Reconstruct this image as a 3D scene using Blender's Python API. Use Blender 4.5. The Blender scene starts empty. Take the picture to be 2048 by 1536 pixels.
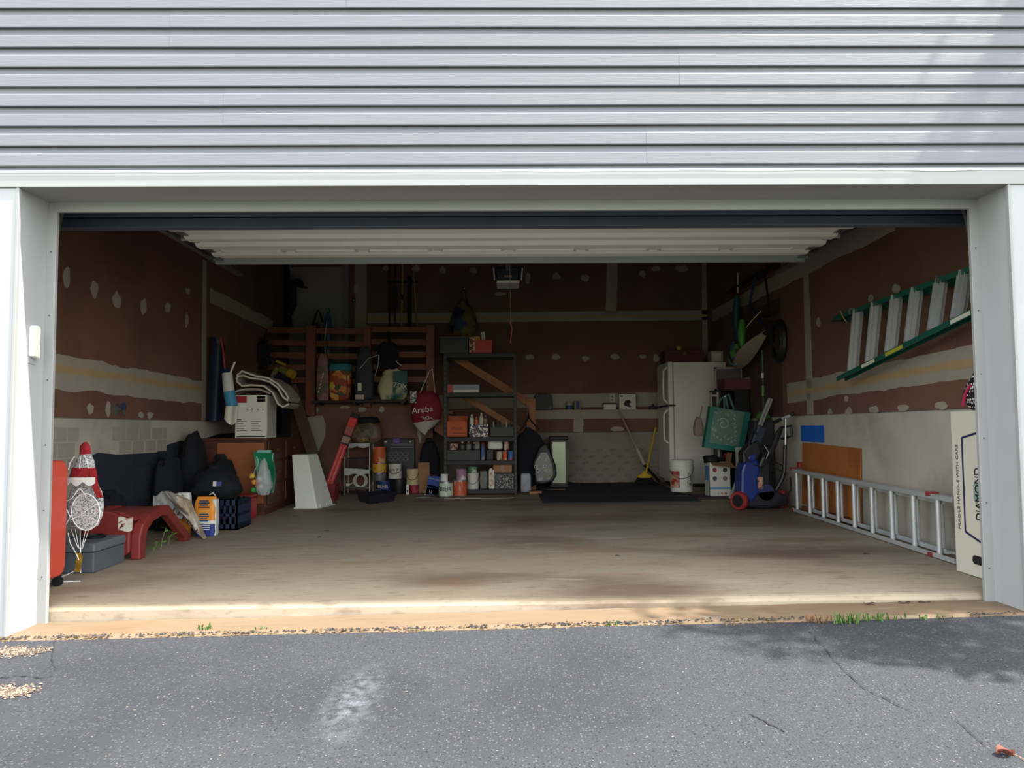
import bpy, bmesh, math, random
from mathutils import Vector, Matrix, noise
random.seed(7)
SC = bpy.context.scene
COL = SC.collection

# ---------------------------------------------------------------- camera
FPX = 1538.0
CAM = Vector((-0.078, -4.065, 0.90))
YAW, PITCH, ROLL = 0.0118, 0.0574, -0.0071
fwd = Vector((math.sin(YAW)*math.cos(PITCH), math.cos(YAW)*math.cos(PITCH), math.sin(PITCH)))
r0 = Vector((math.cos(YAW), -math.sin(YAW), 0)); u0 = r0.cross(fwd)
rgt = r0*math.cos(ROLL) + u0*math.sin(ROLL); upv = -r0*math.sin(ROLL) + u0*math.cos(ROLL)
cd = bpy.data.cameras.new('camera'); cam = bpy.data.objects.new('camera', cd); COL.objects.link(cam)
cd.sensor_fit = 'HORIZONTAL'; cd.sensor_width = 36.0; cd.lens = FPX/2048*36.0; cd.clip_start = .05; cd.clip_end = 500
m = Matrix.Identity(4)
for i in range(3):
    m[i][0], m[i][1], m[i][2], m[i][3] = rgt[i], upv[i], -fwd[i], CAM[i]
cam.matrix_world = m
SC.camera = cam

# ---------------------------------------------------------------- sky, sun, exposure
SUN_TO = Vector((1.1, -0.30, 2.05)).normalized()          # towards the sun: high, mostly from the right
W = bpy.data.worlds.new('sky_world'); SC.world = W; W.use_nodes = True
nt = W.node_tree; nt.nodes.clear()
sky = nt.nodes.new('ShaderNodeTexSky'); sky.sky_type = 'NISHITA'; sky.sun_disc = False
sky.sun_elevation = math.asin(SUN_TO.z); sky.sun_rotation = math.atan2(SUN_TO.x, SUN_TO.y)
sky.altitude = 50; sky.air_density = 1.3; sky.dust_density = 2.5; sky.ozone_density = 1.0
bg = nt.nodes.new('ShaderNodeBackground'); bg.inputs['Strength'].default_value = SKY_STRENGTH = 0.34
wo = nt.nodes.new('ShaderNodeOutputWorld')
hz = nt.nodes.new('ShaderNodeMix'); hz.data_type = 'RGBA'; hz.inputs[0].default_value = .68      # bright summer haze over the blue
hz.inputs[7].default_value = (2.75, 2.62, 2.38, 1)
nt.links.new(sky.outputs[0], hz.inputs[6]); nt.links.new(hz.outputs[2], bg.inputs[0]); nt.links.new(bg.outputs[0], wo.inputs[0])
sd = bpy.data.lights.new('sun', 'SUN'); sd.energy = 3.2; sd.angle = math.radians(0.55); sd.color = (1.0, .96, .90)
sun = bpy.data.objects.new('sun', sd); COL.objects.link(sun)
sun.rotation_euler = SUN_TO.to_track_quat('Z', 'Y').to_euler()
SC.view_settings.view_transform = 'Standard'; SC.view_settings.look = 'None'
SC.view_settings.exposure = 1.95; SC.view_settings.gamma = 1.0; SC.view_settings.use_curve_mapping = False
SC.cycles.max_bounces = 14; SC.cycles.diffuse_bounces = 8; SC.cycles.transparent_max_bounces = 12

# ---------------------------------------------------------------- measuring helpers
def ray(px, py):
    return (fwd*FPX + rgt*(px-1024) + upv*(768-py)).normalized()
def at(px, py, Y=None, X=None):
    d = ray(px, py)
    t = (Y-CAM.y)/d.y if X is None else (X-CAM.x)/d.x
    return CAM + d*t
def fz(x, y):                                             # garage floor height
    return .004*x + .015*y
def onfloor(px, py):
    d = ray(px, py); t = 5.
    for _ in range(30):
        p = CAM + d*t; t = (fz(p.x, p.y)-CAM.z)/d.z
    return CAM + d*t
def ppm(Y): return FPX/(Y-CAM.y)

# ---------------------------------------------------------------- mesh builder
class B:
    def __init__(s): s.v = []; s.f = []
    def add(s, vs, fs):
        o = len(s.v); s.v += [Vector(v) for v in vs]; s.f += [[i+o for i in f] for f in fs]; return s
    def box(s, x0, y0, z0, x1, y1, z1):
        x0, x1 = min(x0,x1), max(x0,x1); y0, y1 = min(y0,y1), max(y0,y1); z0, z1 = min(z0,z1), max(z0,z1)
        return s.add([(x0,y0,z0),(x1,y0,z0),(x1,y1,z0),(x0,y1,z0),(x0,y0,z1),(x1,y0,z1),(x1,y1,z1),(x0,y1,z1)],
              [(0,3,2,1),(4,5,6,7),(0,1,5,4),(1,2,6,5),(2,3,7,6),(3,0,4,7)])
    def hexa(s, p):                                        # 8 points, bottom ring then top ring
        return s.add(p, [(0,3,2,1),(4,5,6,7),(0,1,5,4),(1,2,6,5),(2,3,7,6),(3,0,4,7)])
    def bar(s, p0, p1, w, h, up=(0,0,1)):
        p0, p1 = Vector(p0), Vector(p1); d = (p1-p0).normalized(); up = Vector(up)
        if abs(d.dot(up)) > .98: up = Vector((0,1,0))
        a = d.cross(up).normalized()*w/2; b = a.cross(d).normalized()*h/2
        return s.hexa([p0-a-b, p0+a-b, p1+a-b, p1-a-b, p0-a+b, p0+a+b, p1+a+b, p1-a+b])
    def cyl(s, p0, p1, r, r1=None, n=14):
        p0, p1 = Vector(p0), Vector(p1); r1 = r if r1 is None else r1
        d = (p1-p0).normalized(); q = Vector((0,0,1)) if abs(d.z) < .9 else Vector((1,0,0))
        a = d.cross(q).normalized(); b = d.cross(a).normalized(); o = []
        for p, rr in ((p0, r), (p1, r1)):
            o += [p + (a*math.cos(t)+b*math.sin(t))*rr for t in (2*math.pi*i/n for i in range(n))]
        return s.add(o, [(i, n+i, n+(i+1) % n, (i+1) % n) for i in range(n)] + [tuple(range(n)), tuple(range(2*n-1, n-1, -1))])
    def tube(s, pts, r, n=7, closed=False):
        pts = [Vector(p) for p in pts]; k = len(pts); o = []
        rr = r if isinstance(r, (list, tuple)) else [r]*k
        prev = None
        for i, p in enumerate(pts):
            d = (pts[(i+1) % k] - pts[i-1]) if closed else (pts[min(i+1,k-1)] - pts[max(i-1,0)])
            d = d.normalized() if d.length > 1e-9 else Vector((0,0,1))
            if prev is None:
                q = Vector((0,0,1)) if abs(d.z) < .9 else Vector((1,0,0)); a = d.cross(q).normalized()
            else:
                a = prev - d*prev.dot(d); a = a.normalized() if a.length > 1e-6 else d.orthogonal().normalized()
            prev = a; b = d.cross(a)
            o += [p + (a*math.cos(t)+b*math.sin(t))*rr[i] for t in (2*math.pi*j/n for j in range(n))]
        fs = []
        for i in range(k if closed else k-1):
            i2 = (i+1) % k
            fs += [(i*n+j, i*n+(j+1) % n, i2*n+(j+1) % n, i2*n+j) for j in range(n)]
        if not closed: fs += [tuple(range(n-1, -1, -1)), tuple(range((k-1)*n, k*n))]
        return s.add(o, fs)
    def lathe(s, prof, c=(0,0,0), n=24, sx=1, sy=1):
        c = Vector(c); o = []
        for r, z in prof:
            o += [c + Vector((r*sx*math.cos(2*math.pi*i/n), r*sy*math.sin(2*math.pi*i/n), z)) for i in range(n)]
        fs = []
        for k in range(len(prof)-1):
            fs += [(k*n+i, k*n+(i+1) % n, (k+1)*n+(i+1) % n, (k+1)*n+i) for i in range(n)]
        fs += [tuple(range(n-1, -1, -1)), tuple(range((len(prof)-1)*n, len(prof)*n))]
        return s.add(o, fs)
    def prism(s, pts, axis, a0, a1):                       # outline extruded along an axis
        def P(u, v, a): return {'x': (a,u,v), 'y': (u,a,v), 'z': (u,v,a)}[axis]
        n = len(pts)
        return s.add([P(u,v,a0) for u,v in pts] + [P(u,v,a1) for u,v in pts],
              [(i,(i+1) % n,n+(i+1) % n,n+i) for i in range(n)] + [tuple(range(n-1,-1,-1)), tuple(range(n,2*n))])
    def grid(s, fn, nu, nv, thick=0.0, nrm=(0,0,1)):
        t = Vector(nrm)*thick; top = [Vector(fn(i/nu, j/nv)) for j in range(nv+1) for i in range(nu+1)]
        q = [(j*(nu+1)+i, j*(nu+1)+i+1, (j+1)*(nu+1)+i+1, (j+1)*(nu+1)+i) for j in range(nv) for i in range(nu)]
        if not thick: return s.add(top, q)
        N = len(top); fs = q + [tuple(N+i for i in reversed(f)) for f in q]
        rim = [i for i in range(nu+1)] + [j*(nu+1)+nu for j in range(1,nv+1)] + [nv*(nu+1)+i for i in range(nu-1,-1,-1)] + [j*(nu+1) for j in range(nv-1,0,-1)]
        fs += [(rim[k], N+rim[k], N+rim[(k+1) % len(rim)], rim[(k+1) % len(rim)]) for k in range(len(rim))]
        return s.add(top + [p-t for p in top], fs)
    def blob(s, c, w, d, h, seed=0, amp=.12, fr=2.2, pw=.6, top=1.0, nu=28, nv=18, flat=True):
        """soft closed bag: rounded box, wrinkled; top<1 pinches the upper end; c is the base centre"""
        c = Vector(c); o = []; sd_ = Vector((seed*3.1, seed*1.7, seed*5.3))
        def sp(x): return math.copysign(abs(x)**pw, x)
        for j in range(nv+1):
            ph = -math.pi/2 + math.pi*j/nv
            for i in range(nu):
                th = 2*math.pi*i/nu
                x, y, z = sp(math.cos(ph))*sp(math.cos(th)), sp(math.cos(ph))*sp(math.sin(th)), sp(math.sin(ph))
                k = 1 + (top-1)*max(0, (z+.3)/1.3)
                p = Vector((x*k, y*k, z))
                q = noise.noise(p*fr+sd_)*amp + noise.noise(p*fr*2.7+sd_)*amp*.45
                p = p*(1+q)
                if flat and p.z < -.93: p.z = -.93
                o.append(c + Vector((p.x*w/2, p.y*d/2, (p.z+(.93 if flat else 1))*h/2)))
        fs = [(j*nu+i, j*nu+(i+1) % nu, (j+1)*nu+(i+1) % nu, (j+1)*nu+i) for j in range(nv) for i in range(nu)]
        return s.add(o, fs)
    def xf(s, M):
        s.v = [M @ v for v in s.v]; return s
    def rot(s, ang, axis, c):
        c = Vector(c); return s.xf(Matrix.Translation(c) @ Matrix.Rotation(ang, 4, axis) @ Matrix.Translation(-c))
    def bounds(s):
        lo = Vector([min(v[i] for v in s.v) for i in range(3)]); hi = Vector([max(v[i] for v in s.v) for i in range(3)])
        return lo, hi

WL = {}                                                    # world position of every object built here
def part(name, b, mt, parent=None, smooth=False, bev=0, label=None):
    if parent is None:
        lo, hi = b.bounds(); base = Vector(((lo.x+hi.x)/2, (lo.y+hi.y)/2, lo.z))
    else: base = WL[parent.name]
    me = bpy.data.meshes.new(name)
    me.from_pydata([tuple(v-base) for v in b.v], [], b.f); me.validate()
    bm = bmesh.new(); bm.from_mesh(me); bmesh.ops.remove_doubles(bm, verts=bm.verts, dist=1e-6)
    bmesh.ops.recalc_face_normals(bm, faces=bm.faces); bm.to_mesh(me); bm.free()
    if smooth:
        me.polygons.foreach_set('use_smooth', [True]*len(me.polygons)); me.set_sharp_from_angle(angle=.7)
    me.materials.append(mt)
    o = bpy.data.objects.new(name, me); COL.objects.link(o)
    if parent is None: o.location = base
    else: o.parent = parent
    WL[o.name] = base.copy()
    if bev:
        md = o.modifiers.new('edge', 'BEVEL'); md.width = bev; md.segments = 2; md.limit_method = 'ANGLE'; md.harden_normals = False
    if label: o['label'] = label
    return o
def tag(o, label, cat, group=None, kind=None):
    o['label'] = label; o['category'] = cat
    if group: o['group'] = group
    if kind: o['kind'] = kind
    return o
def thing(name, label, cat, base, group=None, kind=None):
    o = bpy.data.objects.new(name, None); COL.objects.link(o); o.location = Vector(base); o.empty_display_size = .05
    WL[o.name] = Vector(base).copy()
    return tag(o, label, cat, group, kind)
def struct(name, b, mt, label=None, **k):
    o = part(name, b, mt, **k); o['kind'] = 'structure'
    if label: o['label'] = label
    return o
def dup(root, delta, label):
    r = root.copy(); COL.objects.link(r); r.location = root.location + Vector(delta); r['label'] = label
    WL[r.name] = Vector(r.location)
    for ch in root.children:
        c = ch.copy(); COL.objects.link(c); c.parent = r; WL[c.name] = WL[r.name]
        for g in ch.children:
            d = g.copy(); COL.objects.link(d); d.parent = c
    return r
def piece(name, mesh, parent, loc, scale=(1,1,1), rot=(0,0,0)):
    o = bpy.data.objects.new(name, mesh); COL.objects.link(o); o.parent = parent
    o.location = Vector(loc) - WL[parent.name]; o.scale = scale; o.rotation_euler = rot; WL[o.name] = Vector(loc); return o
def lettering(txt, size, mt, parent, pos, right, up, align='CENTER', ext=.0012, sx=1.0, name='lettering'):
    """flat print: text laid on a surface with its own right and up directions"""
    cu = bpy.data.curves.new(name, 'FONT'); cu.body = txt; cu.size = size; cu.align_x = align; cu.align_y = 'CENTER'; cu.extrude = ext
    tmp = bpy.data.objects.new(name, cu); COL.objects.link(tmp)
    dg = bpy.context.evaluated_depsgraph_get(); me = bpy.data.meshes.new_from_object(tmp.evaluated_get(dg))
    COL.objects.unlink(tmp); bpy.data.objects.remove(tmp)
    R_, U_ = Vector(right).normalized(), Vector(up).normalized(); N_ = R_.cross(U_); b_ = WL[parent.name]
    for v in me.vertices:
        v.co = Vector(pos) - b_ + R_*v.co.x*sx + U_*v.co.y + N_*v.co.z
    me.materials.clear(); me.materials.append(mt)
    o = bpy.data.objects.new(name, me); COL.objects.link(o); o.parent = parent; WL[o.name] = b_.copy(); return o

# ---------------------------------------------------------------- materials
def lin(c): return tuple(((x/255+.055)/1.055)**2.4 if x/255 > .04045 else x/255/12.92 for x in c[:3]) + (1,)
MATS = {}
def mat(name, rgb, rough=.6, metal=0, var=.12, scale=6, bump=0, bscale=60, rgb2=None, f2=.5, s2=2.5, stretch=(1,1,1), alpha=1, trans=0, spec=.4, coat=0):
    if name in MATS: return MATS[name]
    m = bpy.data.materials.new(name); m.use_nodes = True; t = m.node_tree; N = t.nodes; L = t.links
    p = N['Principled BSDF']; p.inputs['Roughness'].default_value = rough; p.inputs['Metallic'].default_value = metal
    p.inputs['Specular IOR Level'].default_value = spec; p.inputs['Alpha'].default_value = alpha
    p.inputs['Transmission Weight'].default_value = trans; p.inputs['Coat Weight'].default_value = coat
    tc = N.new('ShaderNodeTexCoord'); mp = N.new('ShaderNodeMapping'); mp.inputs['Scale'].default_value = stretch
    L.new(tc.outputs['Object'], mp.inputs['Vector'])
    nz = N.new('ShaderNodeTexNoise'); nz.inputs['Scale'].default_value = scale; nz.inputs['Detail'].default_value = 6
    L.new(mp.outputs[0], nz.inputs['Vector'])
    c = lin(rgb); mx = N.new('ShaderNodeMix'); mx.data_type = 'RGBA'
    mx.inputs[6].default_value = tuple(min(1, x*(1-var)) for x in c[:3])+(1,); mx.inputs[7].default_value = tuple(min(1, x*(1+var)) for x in c[:3])+(1,)
    L.new(nz.outputs['Fac'], mx.inputs[0]); out = mx.outputs[2]
    if rgb2:
        n2 = N.new('ShaderNodeTexNoise'); n2.inputs['Scale'].default_value = s2; n2.inputs['Detail'].default_value = 5
        L.new(mp.outputs[0], n2.inputs['Vector'])
        cr = N.new('ShaderNodeValToRGB'); cr.color_ramp.elements[0].position = f2-.06; cr.color_ramp.elements[1].position = f2+.06
        L.new(n2.outputs['Fac'], cr.inputs[0]); m2 = N.new('ShaderNodeMix'); m2.data_type = 'RGBA'
        L.new(cr.outputs[0], m2.inputs[0]); L.new(out, m2.inputs[6]); m2.inputs[7].default_value = lin(rgb2); out = m2.outputs[2]
    L.new(out, p.inputs['Base Color'])
    if bump:
        nb = N.new('ShaderNodeTexNoise'); nb.inputs['Scale'].default_value = bscale; nb.inputs['Detail'].default_value = 4
        L.new(mp.outputs[0], nb.inputs['Vector']); bp = N.new('ShaderNodeBump'); bp.inputs['Strength'].default_value = bump; bp.inputs['Distance'].default_value = .01
        L.new(nb.outputs['Fac'], bp.inputs['Height']); L.new(bp.outputs[0], p.inputs['Normal'])
    MATS[name] = m; return m
def patchy(name, cols, scale=12, rough=.5, rnd=1.0):
    """print of coloured cells (bags, labels): voronoi cells through a stepped ramp"""
    if name in MATS: return MATS[name]
    m = mat(name, cols[0], rough=rough); t = m.node_tree; N = t.nodes; L = t.links; p = N['Principled BSDF']
    tc = N.new('ShaderNodeTexCoord'); v = N.new('ShaderNodeTexVoronoi'); v.inputs['Scale'].default_value = scale; v.inputs['Randomness'].default_value = rnd
    L.new(tc.outputs['Object'], v.inputs['Vector']); sp_ = N.new('ShaderNodeSeparateColor'); L.new(v.outputs['Color'], sp_.inputs[0])
    cr = N.new('ShaderNodeValToRGB'); cr.color_ramp.interpolation = 'CONSTANT'; e = cr.color_ramp.elements
    while len(e) < len(cols): e.new(.5)
    for i, c in enumerate(cols): e[i].position = i/len(cols); e[i].color = lin(c)
    L.new(sp_.outputs[0], cr.inputs[0]); L.new(cr.outputs[0], p.inputs['Base Color']); return m
def dots(name, base, spot, scale=60, size=.32, rough=.7):
    m = mat(name, base, rough=rough); t = m.node_tree; N = t.nodes; L = t.links; p = N['Principled BSDF']
    tc = N.new('ShaderNodeTexCoord'); v = N.new('ShaderNodeTexVoronoi'); v.inputs['Scale'].default_value = scale; v.inputs['Randomness'].default_value = .25
    L.new(tc.outputs['Object'], v.inputs['Vector']); cr = N.new('ShaderNodeValToRGB'); cr.color_ramp.interpolation = 'CONSTANT'
    cr.color_ramp.elements[0].color = lin(spot); cr.color_ramp.elements[1].color = lin(base); cr.color_ramp.elements[1].position = size
    L.new(v.outputs['Distance'], cr.inputs[0]); L.new(cr.outputs[0], p.inputs['Base Color']); return m

# ================================================================ THE SETTING
XL, XR, YB, YBL, ZC = -3.20, 2.95, 7.20, 7.0, 3.45
def apz(x): return -.055 + .0143*x
def drz(x, y): return apz(x) - .012 - .055*(-.27-y)

M_wht = mat('white_trim', (146,147,145), .45, var=.03, bump=.04, bscale=14)
M_wht2 = mat('white_jamb', (160,162,163), .5, var=.03, bump=.05, bscale=10)
M_side = mat('vinyl_siding', (112,114,119), .5, var=.06, scale=5, bump=.12, bscale=26, stretch=(.35,1,5))
M_dry = mat('brown_drywall', (114,82,68), .85, var=.1, scale=1.6, rgb2=(102,73,61), f2=.56, s2=1.1)
M_mud = mat('joint_compound', (160,151,139), .85, var=.1, scale=7, bump=.2, bscale=30)
M_mud2 = mat('joint_paper', (170,146,112), .85, var=.12, scale=7)
M_con = mat('concrete_wall', (180,174,162), .9, var=.16, scale=3, bump=.3, bscale=40, rgb2=(158,152,141), f2=.58, s2=1.4)
M_conL = mat('concrete_block', (158,152,141), .9, var=.14, scale=5, bump=.35, bscale=45)
M_ceil = mat('ceiling_board', (120,96,84), .9, var=.1)
M_dark = mat('dark_navy_rubber', (74,81,97), .55, var=.15)

# asphalt: fine aggregate with pale specks
def asphalt():
    m = mat('asphalt', (52,54,58), .9, var=.3, scale=70, bump=.9, bscale=130, rgb2=(44,46,50), f2=.55, s2=.9)
    t = m.node_tree; N = t.nodes; L = t.links; p = N['Principled BSDF']; src = p.inputs['Base Color'].links[0].from_socket
    tc = N.new('ShaderNodeTexCoord')
    def layer(src, scale, thr, col, chance):
        v = N.new('ShaderNodeTexVoronoi'); v.inputs['Scale'].default_value = scale; L.new(tc.outputs['Object'], v.inputs['Vector'])
        lt = N.new('ShaderNodeMath'); lt.operation = 'LESS_THAN'; lt.inputs[1].default_value = thr; L.new(v.outputs['Distance'], lt.inputs[0])
        s_ = N.new('ShaderNodeSeparateColor'); L.new(v.outputs['Color'], s_.inputs[0])
        g = N.new('ShaderNodeMath'); g.operation = 'GREATER_THAN'; g.inputs[1].default_value = 1-chance; L.new(s_.outputs[0], g.inputs[0])
        mu = N.new('ShaderNodeMath'); mu.operation = 'MULTIPLY'; L.new(lt.outputs[0], mu.inputs[0]); L.new(g.outputs[0], mu.inputs[1])
        x = N.new('ShaderNodeMix'); x.data_type = 'RGBA'; L.new(mu.outputs[0], x.inputs[0]); L.new(src, x.inputs[6]); x.inputs[7].default_value = lin(col)
        return x.outputs[2]
    src = layer(src, 95, .36, (78,78,79), .28); src = layer(src, 70, .30, (32,33,36), .35); src = layer(src, 48, .17, (118,112,99), .05)
    # chalk spill: fixed to its place on the drive
    ps = at(700, 1405, Y=-.9); mp = N.new('ShaderNodeMapping'); mp.inputs['Location'].default_value = STAIN_LOC = (0,0,0)
    g = N.new('ShaderNodeTexGradient'); g.gradient_type = 'SPHERICAL'
    mp.vector_type = 'POINT'; mp.inputs['Scale'].default_value = (7.5, 2.2, 1.0)
    MATS['_stain'] = mp; L.new(tc.outputs['Object'], mp.inputs['Vector']); L.new(mp.outputs[0], g.inputs['Vector'])
    n = N.new('ShaderNodeTexNoise'); n.inputs['Scale'].default_value = 26; n.inputs['Detail'].default_value = 8; L.new(tc.outputs['Object'], n.inputs['Vector'])
    cr = N.new('ShaderNodeValToRGB'); cr.color_ramp.elements[0].position = .36; cr.color_ramp.elements[1].position = .72; L.new(n.outputs['Fac'], cr.inputs[0])
    mu = N.new('ShaderNodeMath'); mu.operation = 'MULTIPLY'; L.new(g.outputs['Fac'], mu.inputs[0]); L.new(cr.outputs[0], mu.inputs[1]); mu.use_clamp = True
    x = N.new('ShaderNodeMix'); x.data_type = 'RGBA'; L.new(mu.outputs[0], x.inputs[0]); L.new(src, x.inputs[6]); x.inputs[7].default_value = lin((104,106,113))
    L.new(x.outputs[2], p.inputs['Base Color']); return m
M_asph = asphalt()

def floor_mat(name, base, dark, rust):
    m = mat(name, base, .62, var=.16, scale=2.2, bump=.12, bscale=50, rgb2=None, stretch=(.6,1.4,1), spec=.35)
    t = m.node_tree; N = t.nodes; L = t.links; p = N['Principled BSDF']; src = p.inputs['Base Color'].links[0].from_socket
    tc = N.new('ShaderNodeTexCoord')
    for sc_, lo, hi, col, a, st in ((1.0,.52,.68,dark,.8,(.55,1.1,1)), (2.6,.56,.74,rust,.55,(.5,1.3,1)), (16,.58,.68,dark,.45,(.4,1.8,1)), (7,.60,.70,(176,168,152),.5,(.25,1.2,1)), (40,.60,.70,dark,.3,(.5,1.5,1))):
        mp = N.new('ShaderNodeMapping'); mp.inputs['Scale'].default_value = st; L.new(tc.outputs['Object'], mp.inputs['Vector'])
        n = N.new('ShaderNodeTexNoise'); n.inputs['Scale'].default_value = sc_; n.inputs['Detail'].default_value = 7; L.new(mp.outputs[0], n.inputs['Vector'])
        mr = N.new('ShaderNodeMapRange'); mr.inputs[1].default_value = lo; mr.inputs[2].default_value = hi; mr.inputs[4].default_value = a; L.new(n.outputs['Fac'], mr.inputs[0])
        x = N.new('ShaderNodeMix'); x.data_type = 'RGBA'; L.new(mr.outputs[0], x.inputs[0]); L.new(src, x.inputs[6]); x.inputs[7].default_value = lin(col); src = x.outputs[2]
    L.new(src, p.inputs['Base Color']); return m
M_floor = floor_mat('garage_concrete', (156,143,122), (100,82,66), (128,92,60))
M_apron = floor_mat('apron_concrete', (116,99,78), (101,82,63), (110,86,61))

# driveway
random.seed(3)
def drv(u, v):
    s_ = 2*u-1; x = 9*math.copysign(.38*abs(s_)+.62*abs(s_)**4, s_); y = -.262 - 16*v**1.6
    if v == 0: y += .024*noise.noise(Vector((x*3, 1, 0))) + .016*noise.noise(Vector((x*19, 2, 0))) + .010*noise.noise(Vector((x*55, 3, 0))) - .006
    return (x, y, drz(x, y) + (.004*noise.noise(Vector((x*1.3, y*1.3, 0))) if v > 0 else 0))
drive = struct('driveway', B().grid(drv, 520, 70), M_asph, 'dark grey asphalt driveway sloping away from the garage')
st = onfloor(705, 1400); off = WL[drive.name]
st = CAM + ray(705, 1400)*((drz(-.8, -1.)-CAM.z)/ray(705, 1400).z)
mp = MATS.pop('_stain'); mp.inputs['Location'].default_value = (-(st.x-off.x)*7.5, -(st.y-off.y)*2.2, -(st.z-off.z))
M_crk = mat('crack_black', (30,30,33), .95)
def drpt(px, py):
    d = ray(px, py); t = 4.
    for _ in range(30):
        p = CAM + d*t; t = (drz(p.x, p.y)-CAM.z)/d.z
    return CAM + d*t
for ci, pts in enumerate([[(1620,1262),(1648,1298),(1690,1345),(1740,1385),(1800,1412),(1830,1428)], [(1910,1440),(1950,1475),(1975,1498)],
            [(0,1357),(40,1352),(80,1358),(110,1352)], [(1500,1430),(1530,1445),(1580,1470)], [(108,1285),(104,1320),(110,1345)]]):
    P = []
    for a, b_ in zip(pts, pts[1:]):
        for k in range(6): P.append(drpt(a[0]+(b_[0]-a[0])*k/6+random.uniform(-3,3), a[1]+(b_[1]-a[1])*k/6+random.uniform(-2,2)))
    b = B()
    for k, (p, q) in enumerate(zip(P, P[1:])):
        w = random.uniform(.0008,.0028); n = (q-p).cross(Vector((0,0,1))).normalized()*w; e = Vector((0,0,.004))
        b.add([p-n+e, p+n+e, q+n+e, q-n+e], [(0,1,2,3)])
    part('crack', b, M_crk, drive)
struct('lawn', B().add([(-90,-90,-2.2),(90,-90,-2.2),(90,25,-2.2),(-90,25,-2.2)], [(0,1,2,3)]), mat('lawn_green', (86,104,52), .9, var=.3, scale=.4), 'open lawn around the drive')

# apron and slab
def apr(u, v):
    x = -2.62 + 5.16*u; y = -.285 + .305*v
    return (x, y, apz(x) - (.012 if v == 0 else 0) + .003*noise.noise(Vector((x*3, y*9, 4))))
struct('apron_floor', B().grid(apr, 120, 10, .2), M_apron, 'sunlit tan concrete apron strip before the door')
prof = [(7.3,0),(4,0),(2,0),(1,0),(.5,0),(.2,0),(.085,0),(.06,-.004),(.042,-.014),(.034,-.028),(.03,-.12)]
def flr(u, v):
    k = min(int(v*(len(prof)-1)+1e-6), len(prof)-1); y, dz = prof[k]; x = -3.4 + 6.5*u
    if k >= 6: y += .008*noise.noise(Vector((x*2, 0, 3))); 
    return (x, y, fz(x, max(y,0)) + dz)
floor = struct('floor', B().grid(flr, 90, len(prof)-1), M_floor, 'stained concrete garage floor with raised front lip')

# interior walls (drywall above poured concrete)
wl = struct('wall_left', B().box(XL-.12, .02, 1.0, XL, YB+.12, ZC), M_dry, 'left garage wall of unpainted brown drywall')
wr = struct('wall_right', B().box(XR, .02, 1.01, XR+.12, YB+.12, ZC), M_dry, 'right garage wall of unpainted brown drywall')
wb = struct('wall_back', B().box(XL, YB, 1.13, XR, YB+.12, ZC), M_dry, 'back garage wall of unpainted brown drywall')
cr_ = struct('wall_right_foundation', B().box(XR-.012, .02, -.1, XR+.02, YB, 1.0).box(XR+.02, .02, -.1, XR+.12, YB, 1.06), M_con, 'poured concrete foundation on the right side')
cl_ = struct('wall_left_foundation', B().box(XL-.02, .02, -.1, XL+.006, YB, .992).box(XL-.12, .02, -.1, XL-.02, YB, 1.06), M_con, 'concrete foundation with brick pattern on the left side')
M_conB = mat('concrete_back', (142,130,120), .9, var=.16, scale=3, bump=.3, bscale=40, rgb2=(124,113,104), f2=.58, s2=1.4)
cb_ = struct('wall_back_foundation', B().box(XL, YBL, -.1, XR, YBL+.04, .83).box(XL, YBL+.04, -.1, XR, YB+.12, .86), M_conB, 'concrete foundation along the back')
db_ = struct('wall_back_ledge', B().box(XL, YBL-.012, .835, XR, YB+.1, 1.15), M_dry, 'boxed drywall ledge along the back wall')
part('ledge_cap', B().box(XL, YBL-.02, 1.15, XR, YB, 1.156), M_mud, db_)
struct('ceiling', B().box(XL-.1, .02, ZC, XR+.1, YB+.1, ZC+.1), M_ceil, 'dim garage ceiling')

# brick pattern cast in the concrete
bk = bpy.data.meshes.new('brick'); bb = B().box(-.5,-.5,-.5,.5,.5,.5); bk.from_pydata([tuple(v) for v in bb.v], [], bb.f); bk.materials.append(M_conL)
bkd = bk.copy(); bkd.materials.clear(); bkb = bk.copy(); bkb.materials.clear(); bkb.materials.append(mat('concrete_back', (142,130,120))); M_lowdark = mat('dark_lower_layer', (40,43,54), .8, var=.25, bump=.3, bscale=40); bkd.materials.append(M_lowdark)
part('dark_lower_layer', B().prism([(1.72,.0),(1.74,.70),(1.9,.735),(2.2,.71),(2.9,.705),(3.05,.76),(3.4,.80),(3.7,.78),(4.4,.86),(5.4,.88),(5.4,.0)], 'x', XL, XL+.009), M_lowdark, cl_)  # darker layer low on the left foundation, with an uneven upper edge
n = 0
for r in range(9):
    z = .93 - r*.112
    for panel in (((.35,1.62), (2.1,3.1)) if z > .72 else ((.35,1.62), (1.75,3.6))):
        y = panel[0] + (.11 if r % 2 else 0)
        while y < panel[1]:
            L_ = min(.215, panel[1]-y)
            if L_ > .05: piece('brick', bkd if (z < .72 and y > 1.7) else bk, cl_, (XL+.008, y+L_/2, z-.053), (.012, L_-.012, .1)); n += 1
            y += .225
for r in range(7):
    z = .60 - r*.09
    x = .75 + (.1 if r % 2 else 0)
    while x < 2.1:
        piece('brick', bkb, cb_, (x+.1, YBL-.002, z-.04), (.19, .01, .078)); x += .2

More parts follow.
